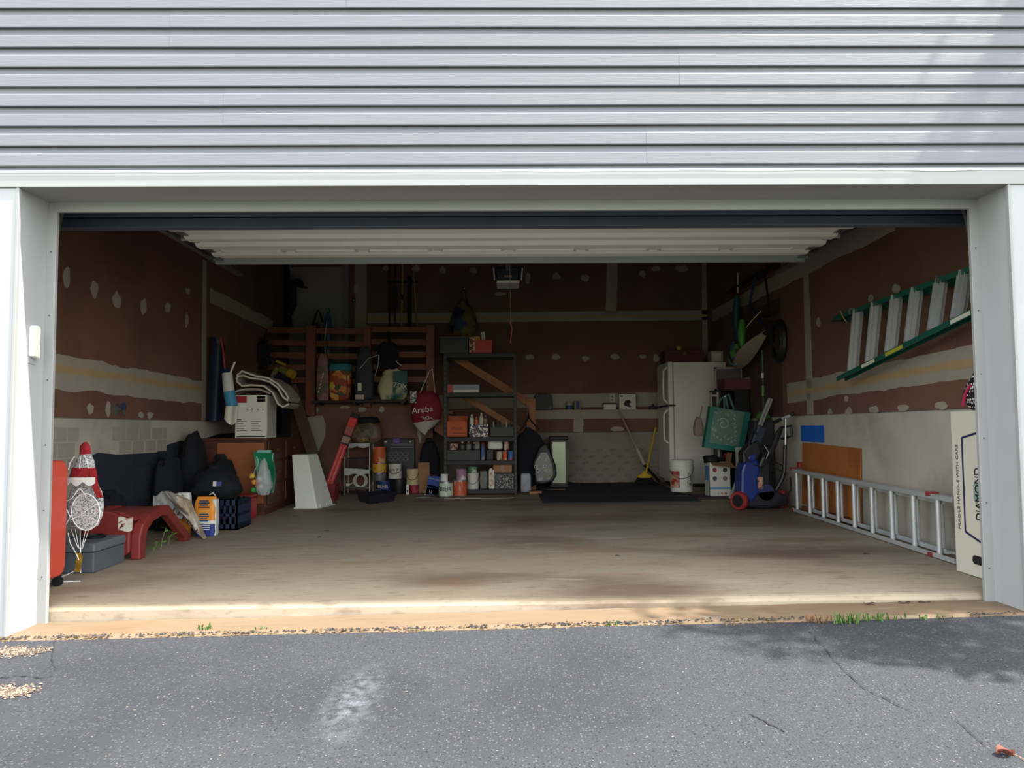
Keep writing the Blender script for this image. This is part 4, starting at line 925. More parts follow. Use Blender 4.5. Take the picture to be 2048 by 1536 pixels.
# dark bushy wreath and yellow toy on the landing's left
t = thing('dried_bush', 'dark bushy artificial wreath hung at the left end of the railing', 'wreath', (at(520,745,Y=5.75).x, 5.75, at(520,745,Y=5.75).z))
random.seed(21); b = B(); c_ = at(520, 706, Y=5.80)
for k in range(420):
    d = Vector((random.gauss(0,1),random.gauss(0,1),random.gauss(0,1))).normalized(); r = .17*random.uniform(.55,1.1)
    p_ = c_ + Vector((d.x*r*.9, d.y*r*.7, d.z*r*1.35)); e = Vector((random.uniform(-1,1),random.uniform(-1,1),random.uniform(-1,1))).normalized()*.045; f = e.cross(d).normalized()*.012
    b.add([p_-e, p_+f, p_+e, p_-f], [(0,1,2,3)])
lf = part('leaves', b, mat('wreath_dark', (22,30,44), .8, var=.3), t); lf['kind'] = 'stuff'
part('core', B().blob((c_.x,c_.y,c_.z-.16), .22, .2, .32, 3, .2, 2, .9, 1, 16, 10), M_nav, t, smooth=True)
part('hang_wire', B().tube([c_, (c_.x, YF-.05, rz-.02)], .006, 5), M_metal, t)
yt = 5.7; q = at(568, 742, Y=yt)
t = thing('plastic_toy', 'yellow and olive plastic toy behind the folded rug', 'toy', (q.x, yt, q.z-.05))
M_yel = mat('toy_yellow', (170,140,50), .5, var=.15); M_olv = mat('toy_olive', (110,112,60), .5)
part('barrel', B().cyl(at(560,738,Y=yt), at(583,748,Y=yt), .045, .05, 14), M_olv, t, smooth=True)
part('muzzle', B().cyl(at(578,746,Y=yt-.01), at(588,750,Y=yt-.03), .062, .055, 16), M_yel, t, smooth=True)
part('grip', B().bar(at(556,735,Y=yt), at(544,755,Y=yt), .05, .06), M_olv, t, bev=.01)
part('sight', B().bar(at(552,722,Y=yt), at(572,730,Y=yt), .03, .03), M_yel, t, bev=.005)
part('stand', B().box(q.x-.12, yt-.05, 1.203, q.x+.06, yt+.1, q.z-.05), M_nav, t)
bx = thing('shoe_rack', 'dark navy shoe rack on the floor below the yellow toy', 'rack', (q.x, yt+.1, fz(q.x,yt)))
for k in range(4): part('shelf_board', B().box(q.x-.22, yt-.08, fz(q.x,yt)+.06+.34*k, q.x+.0, yt+.26, fz(q.x,yt)+.085+.34*k), M_nav, bx)
for xx in (q.x-.24, q.x+.0): part('side_panel', B().box(xx, yt-.08, fz(q.x,yt), xx+.02, yt+.26, 1.2), M_nav, bx)
part('back_panel', B().box(q.x-.22, yt+.25, fz(q.x,yt), q.x+.0, yt+.262, 1.2), M_nav, bx)
# items poking over the rail near the door
q = at(646, 655, Y=6.5)
t = thing('spray_bottle', 'green and clear spray bottle standing behind the landing rail', 'bottle', (at(660,660,Y=6.45).x, 6.45, lz+.002)); bxx = at(660,0,Y=6.45).x; zq = at(660,620,Y=6.45).z
part('bottle', B().lathe([(.0,lz+.002),(.06,lz+.002),(.062,zq-.25),(.05,zq-.12),(.02,zq-.06),(.02,zq-.03)], (bxx,6.45,0), 16), mat('bottle_blue', (60,80,110), .3), t, smooth=True)
part('trigger_head', B().box(bxx-.03,6.42,zq-.03,bxx+.025,6.48,zq+.02), mat('spray_green', (50,110,80), .5), t, bev=.006)
t = thing('shoulder_bag', 'black bag with looped handle standing behind the landing rail', 'bag', (at(642,660,Y=6.4).x, 6.4, lz)); bx_ = at(641,0,Y=6.4).x; zq = at(641,640,Y=6.4).z
part('bag_body', B().blob((bx_-.04,6.4,lz+.003), .18, .14, zq-lz, 52, .1, 2, .5, .8), M_blkf, t, smooth=True)
part('handle', B().tube([(bx_-.06,6.4,zq-.03),(bx_-.03,6.4,zq+.08),(bx_-.005,6.4,zq+.14),(bx_+.03,6.4,zq+.08),(bx_+.06,6.4,zq-.03)], .014), M_blkf, t)

# long-handled tools hung on the back wall above the landing
def pole(name, lab, pts, Y, r, mt, extra=None, cat='tool', group='tools on the back wall'):
    P = [at(px, py, Y=Y) for px, py in pts]; t = thing(name, lab, cat, P[-1], group)
    part('handle', B().tube(P, r, 8), mt, t, smooth=True)
    if extra: extra(t, P, Y)
    return t
YT = YB-.05; M_tan = mat('pole_tan', (176,150,96), .6, var=.15)
rkb = thing('tool_rail', 'black horizontal tool rail across the back wall poles', 'rail', (at(805,565,Y=YB).x, YB-.03, at(805,568,Y=YB).z))
z_ = at(805,564,Y=YB).z
part('rail_bar', B().box(at(776,0,Y=YB).x, YB-.03, z_-.015, at(836,0,Y=YB).x, YB-.004, z_+.015), M_metal, rkb)
for px in (785, 804, 818, 830): xx = at(px,0,Y=YB).x; part('hook', B().box(xx-.01,YB-.055,z_-.03,xx+.01,YB-.028,z_+.0), M_metal, rkb)
def dustpan(t, P, Y):
    part('ferrule', B().cyl(P[1], P[1]+Vector((0,0,.08)), .018), M_blk, t)
def rakehead(t, P, Y):
    part('rake_head', B().box(P[-1].x-.16, Y-.03, P[-1].z-.03, P[-1].x+.035, Y+.01, P[-1].z+.005), M_metal, t)
    for k in range(5): part('tine', B().box(P[-1].x-.15+.038*k, Y-.05, P[-1].z-.02, P[-1].x-.144+.038*k, Y-.03, P[-1].z-.005), M_metal, t)
pole('push_broom', 'dark handled rake with wide head hung at the left of the pole rack', [(779,500),(779,655)], YT, .014, mat('pole_dark', (58,40,40), .7), rakehead)
pole('garden_hoe', 'brown handled tool second in the pole rack', [(791,500),(790,655)], YT, .013, mat('pole_brown', (84,56,48), .7))
pole('paint_pole', 'tan two-piece extension pole with black collar in the rack', [(806,500),(804,600),(802,656)], YT-.03, .014, M_tan, dustpan)
pole('metal_rod', 'thick black steel post with hook in the pole rack', [(819,553),(819,655)], YT-.01, .03, M_metal)
pole('bamboo_cane', 'thin tan cane leaning at the right of the pole rack', [(823,500),(829,570),(834,656)], YT-.03, .007, M_tan)
M_cord = mat('cord_purple', (58,52,66), .8)
t = thing('rope_hank', 'dark hank of rope hanging among the poles', 'rope', (at(790,640,Y=YT-.05).x, YT-.05, at(790,640,Y=YT-.05).z), 'tools on the back wall')
for k in range(4): part('strand', B().tube([at(785+3*k,572,Y=YT-.05), at(784+3.4*k,600,Y=YT-.055), at(785+3*k,632-4*k,Y=YT-.05)], .008), M_cord, t)

# colourful drawstring bag above the shelf
yy = YB-.12; t = thing('drawstring_bag', 'yellow, blue and green cloth bag hanging from the back wall above the shelf', 'bag', (at(928,680,Y=yy).x, yy, at(928,680,Y=yy).z))
def dsb(u, v):
    a = 2*math.pi*u; k = [.02,.09,.16,.19,.20,.17,.05][min(6,int(v*6))]; k2 = [.02,.09,.16,.19,.20,.17,.05][min(6,int(v*6)+1)]; f = v*6-int(v*6); w = k+(k2-k)*f
    q = at(927, 600+80*v, Y=yy); return (q.x+w*math.cos(a), yy+.5*w*math.sin(a)+.02*noise.noise(Vector((u*6,v*4,0))), q.z)
b = B().grid(dsb, 24, 18); b.add([dsb(i/24,1) for i in range(24)], [tuple(range(24))])
part('cloth', b, patchy('bag_cells', [(120,104,50),(110,90,46),(30,44,90),(34,70,110),(40,70,50),(120,100,44)], 7), t, smooth=True)
part('cord', B().tube([at(920,604,Y=yy), at(929,578,Y=YB-.02), at(936,610,Y=yy)], .006), M_blk, t)
part('hook', B().cyl(at(929,577,Y=YB), at(929,577,Y=YB-.05), .006), M_galv, t)

# ================================================================ BLACK STEEL SHELF
YS0 = 5.62; YS1 = YS0+.40
q = onfloor(1033, 990); YS0 = q.y; YS1 = YS0+.42
sx0, sx1 = at(887, 850, Y=YS0).x, at(1034, 850, Y=YS0).x; sz0_ = fz(0,YS0); sz1_ = at(960, 706, Y=YS0).z-.003
sh = thing('steel_shelf', 'black steel five-tier shelving unit before the stairs', 'shelving unit', ((sx0+sx1)/2, (YS0+YS1)/2, sz0_))
for x, sgn in ((sx0,1),(sx1,-1)):
    for y, sy in ((YS0,1),(YS1,-1)):
        po = part('post', B().box(x, y, sz0_+.002, x+sgn*.038, y+sy*.004, sz1_).box(x, y, sz0_+.002, x+sgn*.004, y+sy*.038, sz1_), M_metal, sh)
        if y == YS0:
            b = B()
            for k in range(26): b.box(x+sgn*.015, y-.0008, sz0_+.06+k*.065, x+sgn*.024, y+.0005, sz0_+.09+k*.065)
            so = part('slot', b, mat('slot_grey', (70,72,78), .6), po); so['kind'] = 'stuff'
lev = [at(960, v, Y=YS0).z for v in (979, 921, 874, 785, 706)]
for z in [l_-.002 for l_ in lev]:
    part('shelf_board', B().box(sx0+.006, YS0+.008, z-.012, sx1-.006, YS1-.008, z), M_blk, sh)
    part('beam', B().box(sx0, YS0+.004, z-.05, sx1, YS0+.012, z-.004), M_metal, sh, bev=.002)
    part('beam', B().box(sx0, YS1-.012, z-.05, sx1, YS1-.004, z-.004), M_metal, sh, bev=.002)
for x in (sx0, sx1-.004):
    for z in [l_-.002 for l_ in lev]: part('side_beam', B().box(x, YS0, z-.05, x+.004, YS1, z-.004), M_metal, sh)

def carton(name, lab, px0, py0, px1, Y, d, z0, mt, cat='box', group=None, h=None, open_=False):
    x0, x1 = at(px0, 850, Y=Y).x, at(px1, 850, Y=Y).x; z1 = at((px0+px1)/2, py0, Y=Y).z if h is None else z0+h
    t = thing(name, lab, cat, ((x0+x1)/2, Y+d/2, z0), group)
    if open_:
        w = .006
        part('tray', B().box(x0,Y,z0,x1,Y+d,z0+w).box(x0,Y,z0,x1,Y+w,z1-(z1-z0)*.25).box(x0,Y+d-w,z0,x1,Y+d,z1).box(x0,Y,z0,x0+w,Y+d,z1).box(x1-w,Y,z0,x1,Y+d,z1), mt, t)
    else: part('box', B().box(x0,Y,z0,x1,Y+d,z1), mt, t, bev=.004)
    return t, x0, x1, z0, z1
M_card = mat('cardboard', (150,110,76), .8, var=.12); M_ocard = mat('orange_card', (180,84,48), .7, var=.15)
e = YS0+.03
t,x0,x1,z0,z1 = carton('storage_bin', 'black lidded bin on the top tier of the steel shelf', 880, 673, 937, e, .3, lev[4], M_blk, 'bin', 'boxes on the top tier'); part('lid', B().box(x0-.008,e-.008,z1-.03,x1+.008,e+.308,z1+.004), M_blk, t, bev=.004)
t,x0,x1,z0,z1 = carton('open_carton', 'red open cardboard carton on the top tier of the steel shelf', 939, 671, 986, e, .26, lev[4], mat('red_card', (170,66,50), .7, var=.1), 'carton', 'boxes on the top tier', open_=True)
part('lettering_panel', B().box(x0,e-.002,z0+.01,x0+.07,e,z1-.02), mat('cream_print', (196,170,140), .6, rgb2=(120,50,40), f2=.5, s2=22), t)
part('yellow_box', B().box(x0+.05,e+.05,z0+.02,x0+.13,e+.12,z1-.005), mat('small_yellow', (190,146,70), .6), t)
part('cup_handle', B().tube([(x0+.16,e+.1,z1-.05),(x0+.155,e+.1,z1+.045),(x0+.18,e+.1,z1+.06),(x0+.185,e+.1,z1-.05)], .008), M_paper, t)
lettering('WW', .07, M_ink, t, (x0+.035,e-.003,(z0+z1)/2), (0,0,1), (-1,0,0))
t,x0,x1,z0,z1 = carton('long_box', 'long flat blue and white box with red end on the second tier', 895, 769, 959, e, .22, lev[3], mat('box_silverblue', (120,128,146), .5, var=.1), 'box')
part('red_end', B().box(x0,e-.002,z0+.006,x0+.07,e,z1-.006), mat('end_red', (170,70,60), .6), t); part('white_band', B().box(x0+.075,e-.002,z0+.012,x1-.01,e,z0+.035), M_paper, t); part('blue_top', B().box(x0,e,z1-.004,x1,e+.22,z1+.002), mat('box_navy', (40,44,70), .5), t)
# third tier
t,x0,x1,z0,z1 = carton('open_carton', 'orange open cardboard carton on the third tier of the steel shelf', 893, 832, 935, e, .26, lev[2], M_ocard, 'carton', open_=True)
lettering('FRESH', .05, mat('print_brown', (110,50,30), .7), t, ((x0+x1)/2,e-.003,z0+.10), (1,0,0), (0,0,1)); part('print_line', B().box(x0+.07,e-.002,z0+.045,x1-.02,e,z0+.055), mat('print_brown', (110,50,30)), t)
t,x0,x1,z0,z1 = carton('patterned_box', 'black and white doodle patterned box of bottles on the third tier', 938, 848, 977, e, .24, lev[2], patchy('doodle', [(20,20,24),(210,206,200),(30,28,34),(120,60,60),(200,196,190),(24,24,30),(60,54,90)], 60), 'box')
for k, (dx, h, col) in enumerate(((.03,.12,(200,196,186)),(.09,.09,(180,90,60)),(.15,.14,(196,186,160)),(.2,.11,(120,100,90)))):
    part('bottle', B().lathe([(.028,z1-.06),(.028,z1+h*.6),(.012,z1+h*.75),(.012,z1+h),(0,z1+h)], (x0+dx,e+.1,0), 14), mat('btl%d' % k, col, .4), t, smooth=True)
t,x0,x1,z0,z1 = carton('storage_bin', 'low black bin of tools on the right of the third tier', 980, 848, 1028, e, .28, lev[2], M_blk, 'bin', open_=True)
for k in range(5): part('tool_handle', B().tube([(x0+.05+.05*k,e+.1,z0+.03),(x0+.04+.055*k,e+.12,z1+.03+.02*(k % 3))], .009), mat('toolh%d' % (k % 3), [(150,146,140),(40,42,60),(120,80,60)][k % 3], .5), t)
# cans
def can(lab, px, pyb, Y, wpx, hpx, mt, z0=None, name='paint_can', lid=None, handle=False, cat='can', group='cans and buckets', labelmat=None, text=None, lv=(.12,.9), tm=None, tsize=.45):
    q = at(px, pyb, Y=Y); z0 = q.z if z0 is None else z0; k = (Y-CAM.y)/FPX; r = wpx*k/2; h = hpx*k
    c = Vector((q.x, Y+r, z0)); t = thing(name, lab, cat, c, group)
    part('body', B().lathe([(r*.97,0),(r,.006),(r,h-.008),(r*1.03,h-.006),(r*1.03,h),(r*.9,h),(r*.88,h-.008),(0,h-.008)], c, 24), mt, t, smooth=True)
    if lid: part('lid', B().lathe([(r*.86,h-.010),(r*.86,h-.002),(r*.7,h),(0,h)], c, 20), lid, t, smooth=True)
    if labelmat: part('label', B().lathe([(r+.001,h*lv[0]),(r+.002,h*lv[0]+.001),(r+.002,h*lv[1]),(r+.001,h*lv[1])], c, 24), labelmat, t, smooth=True)
    if handle: part('bail', B().tube([c+Vector((r*1.01*math.cos(a), -r*1.05*abs(math.sin(a))-.004, h*.82-.5*h*math.sin(a))) for a in [math.pi*i/10 for i in range(11)]], .003, 5), M_metal, t)
    if text: lettering(text, h*tsize*.6, tm or M_ink, t, c+Vector((0,-r-.004,h*.55)), (1,0,0), (0,0,1), sx=min(1, 1.2*r/(h*tsize*.6*len(text)*.45)))
    return t, c, r, h
M_steel = mat('can_steel', (160,162,164), .3, .8, var=.15); M_lidw = mat('lid_white', (206,206,200), .5)
e2 = YS0+.05
can('small white cup with brown print on the fourth tier', 905, 0, e2+.02, 17, 12, mat('cup_white', (190,180,170), .5, rgb2=(120,60,40), f2=.5, s2=30), z0=lev[1]+.13, name='paper_cup', cat='cup', group='fourth tier items', lid=M_lidw)
b1,x0,x1,z0,z1 = carton('storage_bin', 'long low black bin at the left of the fourth tier', 893, 898, 960, e2, .26, lev[1], M_blk, 'bin', 'fourth tier items', h=.128)
for i, (px, col, hh, lab) in enumerate(((922,(70,74,78),.10,'dark glass bottle standing in the black bin of the fourth tier'),(934,(110,112,110),.115,'pale capped bottle standing in the black bin of the fourth tier'),(945,(50,54,62),.09,'squat dark bottle standing in the black bin of the fourth tier'))):
    x = at(px,0,Y=e2+.1).x; zb_ = lev[1]+.13; t = thing('bottle', lab, 'bottle', (x,e2+.1,zb_), 'fourth tier items')
    part('glass', B().lathe([(.032,0),(.034,.01),(.034,hh*.55),(.014,hh*.72),(.014,hh*.85)], (x,e2+.1,zb_), 16), mat('bt%d' % i, col, .25), t, smooth=True); part('cap', B().cyl((x,e2+.1,zb_+hh*.84),(x,e2+.1,zb_+hh),.018), M_lidw, t)
x = at(953,0,Y=e2).x
t,cx,zz0,zz1,w = soft('glove_pair', 'grey crumpled work glove on the black bin of the fourth tier', 'glove', 950, 880, 960, 897, e2+.06, .08, mat('glove_grey', (130,128,120), .8), 61, 'fourth tier items', base=lev[1]+.13)
part('fingers', B().tube([(cx-.02,e2+.03,zz0+.06),(cx,e2+.02,zz0+.09),(cx+.02,e2+.03,zz0+.05)],.012), mat('glove_grey', (130,128,120)), t, smooth=True)
t,cx,zz0,zz1,w = soft('cloth_bundle', 'blue rag bunched beside the white jug on the fourth tier', 'rag', 961.5, 888, 970, 916, e2+.04, .1, mat('rag_blue', (70,100,150), .8, rgb2=(170,160,150), f2=.58, s2=9), 62, 'fourth tier items', base=lev[1]+.002)
part('red_corner', B().blob((cx,e2+.1,zz1-.03),.05,.05,.05,9,.2,2,.8,1,12,8), mat('rag_red', (130,60,50), .8), t, smooth=True)
t,x0,x1,z0,z1 = carton('storage_bin', 'open low black tray under the white jug on the fourth tier', 973, 899, 986, e2+.1, .2, lev[1], M_blk, 'bin', 'fourth tier items', h=.125)
xa, xb = at(970,0,Y=e2+.12).x, at(1000,0,Y=e2+.12).x
t = thing('plastic_jug', 'large white rounded plastic jug lying on the fourth tier tray', 'jug', ((xa+xb)/2, e2+.17, lev[1]+.128))
part('jug_body', B().blob(((xa+xb)/2, e2+.19, lev[1]+.128), xb-xa, .14, .125, 63, .04, 2, .45, .95), mat('jug_white', (212,212,200), .5), t, smooth=True)
part('cap', B().cyl((xa+.05,e2+.19,lev[1]+.245),(xa+.05,e2+.19,lev[1]+.27),.02), M_lidw, t)
can('cream spray can standing front right on the fourth tier', 993, 0, e2, 11, 17, mat('can_cream', (196,188,164), .5, rgb2=(110,100,80), f2=.6, s2=20), z0=lev[1]+.001, name='spray_can', lid=M_steel, group='fourth tier cans')
can('orange spray can beside the cream one on the fourth tier', 1004, 0, e2, 10, 17, mat('can_orange', (196,90,50), .5, rgb2=(210,190,160), f2=.6, s2=20), z0=lev[1]+.001, name='spray_can', lid=M_steel, group='fourth tier cans')
can('blue and red can beside the orange one on the fourth tier', 1015, 0, e2, 11, 18, mat('can_blue', (50,110,170), .5, rgb2=(170,70,60), f2=.56, s2=14), z0=lev[1]+.001, name='spray_can', lid=M_steel, group='fourth tier cans')
can('yellow green can at the end of the fourth tier', 1025, 0, e2, 6, 18, mat('can_yg', (170,180,80), .5, rgb2=(60,90,60), f2=.6, s2=14), z0=lev[1]+.001, name='spray_can', lid=M_steel, group='fourth tier cans')
bw,x0,x1,z0,z1 = carton('small_crate', 'dark wooden block behind the spray cans on the fourth tier', 999, 0, 1020, e2+.12, .2, lev[1], M_wd, 'box', h=.115)
can('pale red and white tin standing behind the spray cans', 1007, 0, e2+.15, 11, 17, mat('can_redwhite', (200,170,160), .5, rgb2=(160,60,50), f2=.55, s2=22), z0=lev[1]+.117, name='food_tin', lid=M_steel, group='fourth tier cans')
# bottom tier
x = at(978,0,Y=e2).x; z0 = lev[0]; hz_ = at(978,937,Y=e2).z - z0
t = thing('cleaner_bottle', 'tall white plastic bottle with orange label on the bottom tier', 'bottle', (x,e2+.04,z0))
part('bottle', B().box(x-.036,e2,z0+.001,x+.036,e2+.07,z0+hz_*.94), M_lidw, t, bev=.012); part('label', B().box(x-.022,e2-.002,z0+.02,x+.022,e2,z0+hz_*.8), mat('label_tan', (190,130,90), .6, rgb2=(210,200,180), f2=.5, s2=26), t); part('cap', B().cyl((x-.01,e2+.035,z0+hz_*.93),(x-.01,e2+.035,z0+hz_),.018), M_lidw, t)
t,x0,x1,z0,z1 = carton('fabric_box', 'white and grey chevron storage cube with black finger hole', 988, 946, 1027, e2, .3, lev[0], dots('chevron', (60,60,62), (214,212,206), 70, .42), 'storage box')
part('finger_hole', B().cyl(((x0+x1)/2,e2-.003,z1-.045),((x0+x1)/2,e2+.004,z1-.045),.016,n=18), M_ink, t, smooth=True); part('black_rim', B().box(x0,e2-.003,z1-.012,x1,e2+.302,z1+.004), M_ink, t)
fz1 = z1
t,x0,x1,z0,z1 = carton('cardboard_box', 'brown cardboard box on top of the chevron storage cube', 986, 928, 1023, e2+.02, .26, fz1+.005, M_card, 'box'); part('tape', B().box((x0+x1)/2-.02,e2+.018,z0,(x0+x1)/2+.02,e2+.285,z1+.002), mat('box_tape', (130,96,60), .4), t)
t = thing('clear_tub', 'clear plastic tub of wires on the bottom tier', 'tub', (at(961,0,Y=e2).x,e2+.1,lev[0])); xx = at(961,0,Y=e2).x
part('tub', B().box(xx-.035,e2+.03,lev[0]+.001,xx+.055,e2+.2,lev[0]+.22), mat('clear_tub', (120,124,124), .2, alpha=.45), t, bev=.006)
for k in range(3): part('wire_coil', B().tube([(xx+.035*math.cos(a),e2+.1+.02*k,lev[0]+.1+.06*math.sin(a)) for a in [2*math.pi*i/14 for i in range(15)]],.004,5), M_rub if k else M_paper, t)
# tan board on the floor before the shelf
a0 = onfloor(893, 999); a1 = onfloor(1012, 1000); zq = fz(0,a0.y)+.0015
fb = part('floor_board', B().prism([(sx0+.04,a0.y),(a1.x,a0.y),(a1.x+.09,a0.y+.10),(a1.x+.10,YS0+.1),(sx0+.02,YS0+.1)], 'z', zq, zq+.008), mat('tan_hardboard', (150,136,112), .7), None)
tag(fb, 'thin tan hardboard sheet on the floor before the steel shelf', 'board')
# cans and tubs on the floor before the shelf
ZF = lambda px, py: onfloor(px, py)
def fcan(lab, px, pyb, w, h, mt, **k):
    q = onfloor(px, pyb); Y = q.y; return can(lab, px, pyb, Y, w, h, mt, z0=fz(q.x,Y)+(.0095 if px > 893 and Y > a0.y else .001), **k)
t,c,r,h = fcan('dented pale green paint can with black lettering before the shelf', 891, 997, 28, 33, M_steel, labelmat=mat('lab_palegreen', (186,196,180), .5, rgb2=(120,130,110), f2=.62, s2=18), text='BEHR', tsize=.6, lid=M_steel)
can('small white topped bottle stacked on the pale green paint can', 886, 0, c.y-.03, 15, 14, M_lidw, z0=c.z+h+.001, name='small_tub', lid=M_lidw)
t,c2,r,h2 = fcan('orange labelled paint can with white drips before the shelf', 919, 995, 28, 32, M_steel, labelmat=mat('lab_orange', (186,84,52), .5, rgb2=(214,206,194), f2=.62, s2=9, stretch=(3,3,.5)), lv=(.05,.95), lid=M_lidw)
can('small can with purple lid stacked on the orange paint can', 919, 0, c2.y-.05, 20, 22, mat('can_mauve', (150,110,140), .5, rgb2=(206,196,196), f2=.56, s2=12), z0=c2.z+h2+.001, lid=mat('lid_purple', (170,80,130), .5))
t,c3,r,h3 = can('white plastic pail with wire handle on the bottom tier', 941, 0, YS0+.02, 24, 32, mat('pail_white', (206,204,194), .5), z0=lev[0]+.001, handle=True, lid=M_lidw, name='plastic_pail', cat='pail')
can('small green tub with white lid stacked on the white pail', 940, 0, YS0+.035, 19, 12, mat('tub_green', (70,120,76), .5, rgb2=(200,210,196), f2=.58, s2=14), z0=c3.z+h3+.001, lid=M_lidw, name='small_tub')
# blue box leaning
q = onfloor(860, 990); yb = q.y+.03
bl = thing('printed_box', 'tilted blue and white cardboard box with red stripe left of the paint cans', 'box', (q.x, yb, fz(q.x,yb)))
bw_, bh = .15, .26; b0 = (q.x-.07, yb, fz(q.x,yb))
def bxp(nm, u0, v0, u1, v1, mt, e_=.002): 
    return part(nm, B().box(b0[0]+u0, yb-e_, b0[2]+v0, b0[0]+u1, yb+(.10 if nm == 'box' else 0), b0[2]+v1).rot(math.radians(14), 'Y', b0), mt, bl, bev=.003 if nm == 'box' else 0)
bxp('box',0,.004,bw_,bh,mat('box_blue',(34,70,150),.6)); bxp('white_flash',.0,.0,.05,.10,M_paper); bxp('red_stripe',.0,.115,bw_,.135,mat('stripe_red',(190,60,56),.6)); bxp('grey_photo',.05,.03,bw_,.11,mat('photo_grey',(70,80,80),.6)); bxp('red_tab',.01,.245,.06,.262,mat('stripe_red',(190,60,56))); 
Rm = Matrix.Rotation(math.radians(14),3,'Y')
lettering('EXTRA LARGE', .024, M_paper, bl, Vector(b0)+Rm@Vector((.075,-.004,.215)), Rm@Vector((1,0,0)), Rm@Vector((0,0,1)), sx=.85)
lettering('11', .05, M_paper, bl, Vector(b0)+Rm@Vector((.06,-.004,.055)), Rm@Vector((1,0,0)), Rm@Vector((0,0,1)))
q = onfloor(847, 985)
t,x0,x1,z0,z1 = carton('cardboard_box', 'tall plain cardboard box leaning behind the tilted blue box', 836, 925, 859, q.y-.08, .06, fz(q.x,q.y)+.002, M_card, 'box'); part('flap', B().box(x0,q.y-.082,z1-.06,x1,q.y-.08,z1), mat('flap_brown',(136,98,66),.8), t)
# black bag between shelf and wall
t,cx,zz0,zz1,w = soft('black_sack', 'black sack stuffed under the hanging maroon bag', 'bag', 838, 880, 880, 985, 6.02, .16, M_blkf, 71, base=fz(0,5.9)+.002)
part('neck', B().blob((cx,5.98,zz1-.03),.1,.08,.06,4,.2,2,.8,1.2,12,8), M_blkf, t, smooth=True)

# maroon drawstring bag hanging from the landing post
yy = YF-.21; t = thing('drawstring_bag', 'maroon and white drawstring bag with white lettering hung on the landing post', 'bag', (at(853,866,Y=yy).x, yy, at(853,866,Y=yy).z))
def mar(u, v, rr_=1.0, o=0):
    a = 2*math.pi*u; prf = [(0,.08),(.1,.15),(.3,.19),(.55,.20),(.75,.17),(.9,.10),(1,.02)]
    for (v0,w0),(v1,w1) in zip(prf, prf[1:]):
        if v <= v1: w = w0+(w1-w0)*(v-v0)/(v1-v0); break
    q = at(853, 782+84*v, Y=yy); return (q.x+w*math.cos(a)*rr_, yy+(.45*w*math.sin(a)-.01*noise.noise(Vector((u*7,v*5,0))))*rr_ , q.z+.03*math.cos(a)*v)
M_mar = mat('maroon_cloth', (120,24,46), .8, var=.2, bump=.2)
b = B().grid(lambda u, v: mar(u, v*.72), 28, 14); b.add([mar(i/28,0) for i in range(28)], [tuple(range(28))]); part('cloth', b, M_mar, t, smooth=True)
part('white_base', B().grid(lambda u, v: mar(u, .72+.28*v), 28, 8), mat('offwhite_cloth', (176,170,160), .8), t, smooth=True)
for dx in (-6, 8): part('cord', B().tube([at(853+dx*2.2,786,Y=yy-.03), at(862+dx*.4,742,Y=YF-.1), at(865,738,Y=YF-.09)], .005), M_paper, t)
part('side_tag', B().box(at(822,0,Y=yy).x, yy-.06, at(0,812,Y=yy).z, at(834,0,Y=yy).x, yy-.05, at(0,788,Y=yy).z), mat('tag_bw',(190,188,184),.6,rgb2=(30,30,34),f2=.5,s2=34), t)
lettering('Aruba', .11, M_paper, t, (at(846,0,Y=yy).x, yy-.10, at(0,826,Y=yy).z), (1,0,.12), (0,0,1))
for k, (dx, dz, l) in enumerate(((-.05,-.07,.11),(-.03,-.10,.09),(.02,-.085,.10),(-.02,-.13,.08))): xx = at(850,0,Y=yy).x; zz = at(0,830,Y=yy).z; part('print_squiggle', B().tube([(xx+dx+l*i/5, yy-.098, zz+dz+.012*math.sin(i*2+k)+.05*i/5*(k % 2)) for i in range(6)], .0035, 5), M_paper, t)

# ================================================================ CLUTTER UNDER THE LANDING
YW = YF-.02
# dark plank leaning
p0, p1 = at(612, 930, Y=5.7), at(583, 772, Y=YF-.12); p0.z = max(fz(p0.x,5.7)+.03, p0.z)
q = onfloor(622, 985)
pl = part('leaning_plank', B().bar((q.x+.32,5.50,fz(q.x,5.55)+.02), at(583,772,Y=YF-.12), .14, .02, up=(0,1,0)), mat('weathered_plank', (92,72,58), .8, var=.2, stretch=(1,1,.3)), None)
tag(pl, 'weathered dark plank leaning on the landing behind the white bin', 'plank')
# long red printed carton leaning to the right
qa = onfloor(655, 1002); Yr = qa.y
A0, A1 = at(652, 988, Y=Yr), at(712, 828, Y=Yr+.26)
rt = thing('long_carton', 'long narrow red printed carton leaning against the landing wall', 'carton', A0)
M_rc = mat('carton_red', (176,36,36), .45, var=.1)
dn = (A1-A0).normalized()
part('carton', B().bar(A0, A1, .085, .085, up=(0,1,0)), M_rc, rt, bev=.004)
for t0, t1, mt, nm in ((.94,1.002,M_blk,'black_end'),(.60,.72,M_ink,'black_label'),(.73,.82,mat('label_pink',(150,84,74),.6),'pink_label'),(.62,.70,mat('label_beige',(150,120,96),.6),'beige_picture'),(.84,.93,mat('label_bright',(206,50,46),.5),'bright_label')):
    g = .0875 if nm != 'beige_picture' else .089
    part(nm, B().bar(A0.lerp(A1,t0), A0.lerp(A1,t1), g, g, up=(0,1,0)), mt, rt)
side = dn.cross(Vector((0,1,0))).normalized()
for k in (-.02, .02): part('white_line', B().bar(A0.lerp(A1,.08)+side*k+Vector((0,-.044,0)), A0.lerp(A1,.58)+side*k+Vector((0,-.044,0)), .002, .003), M_paper, rt)
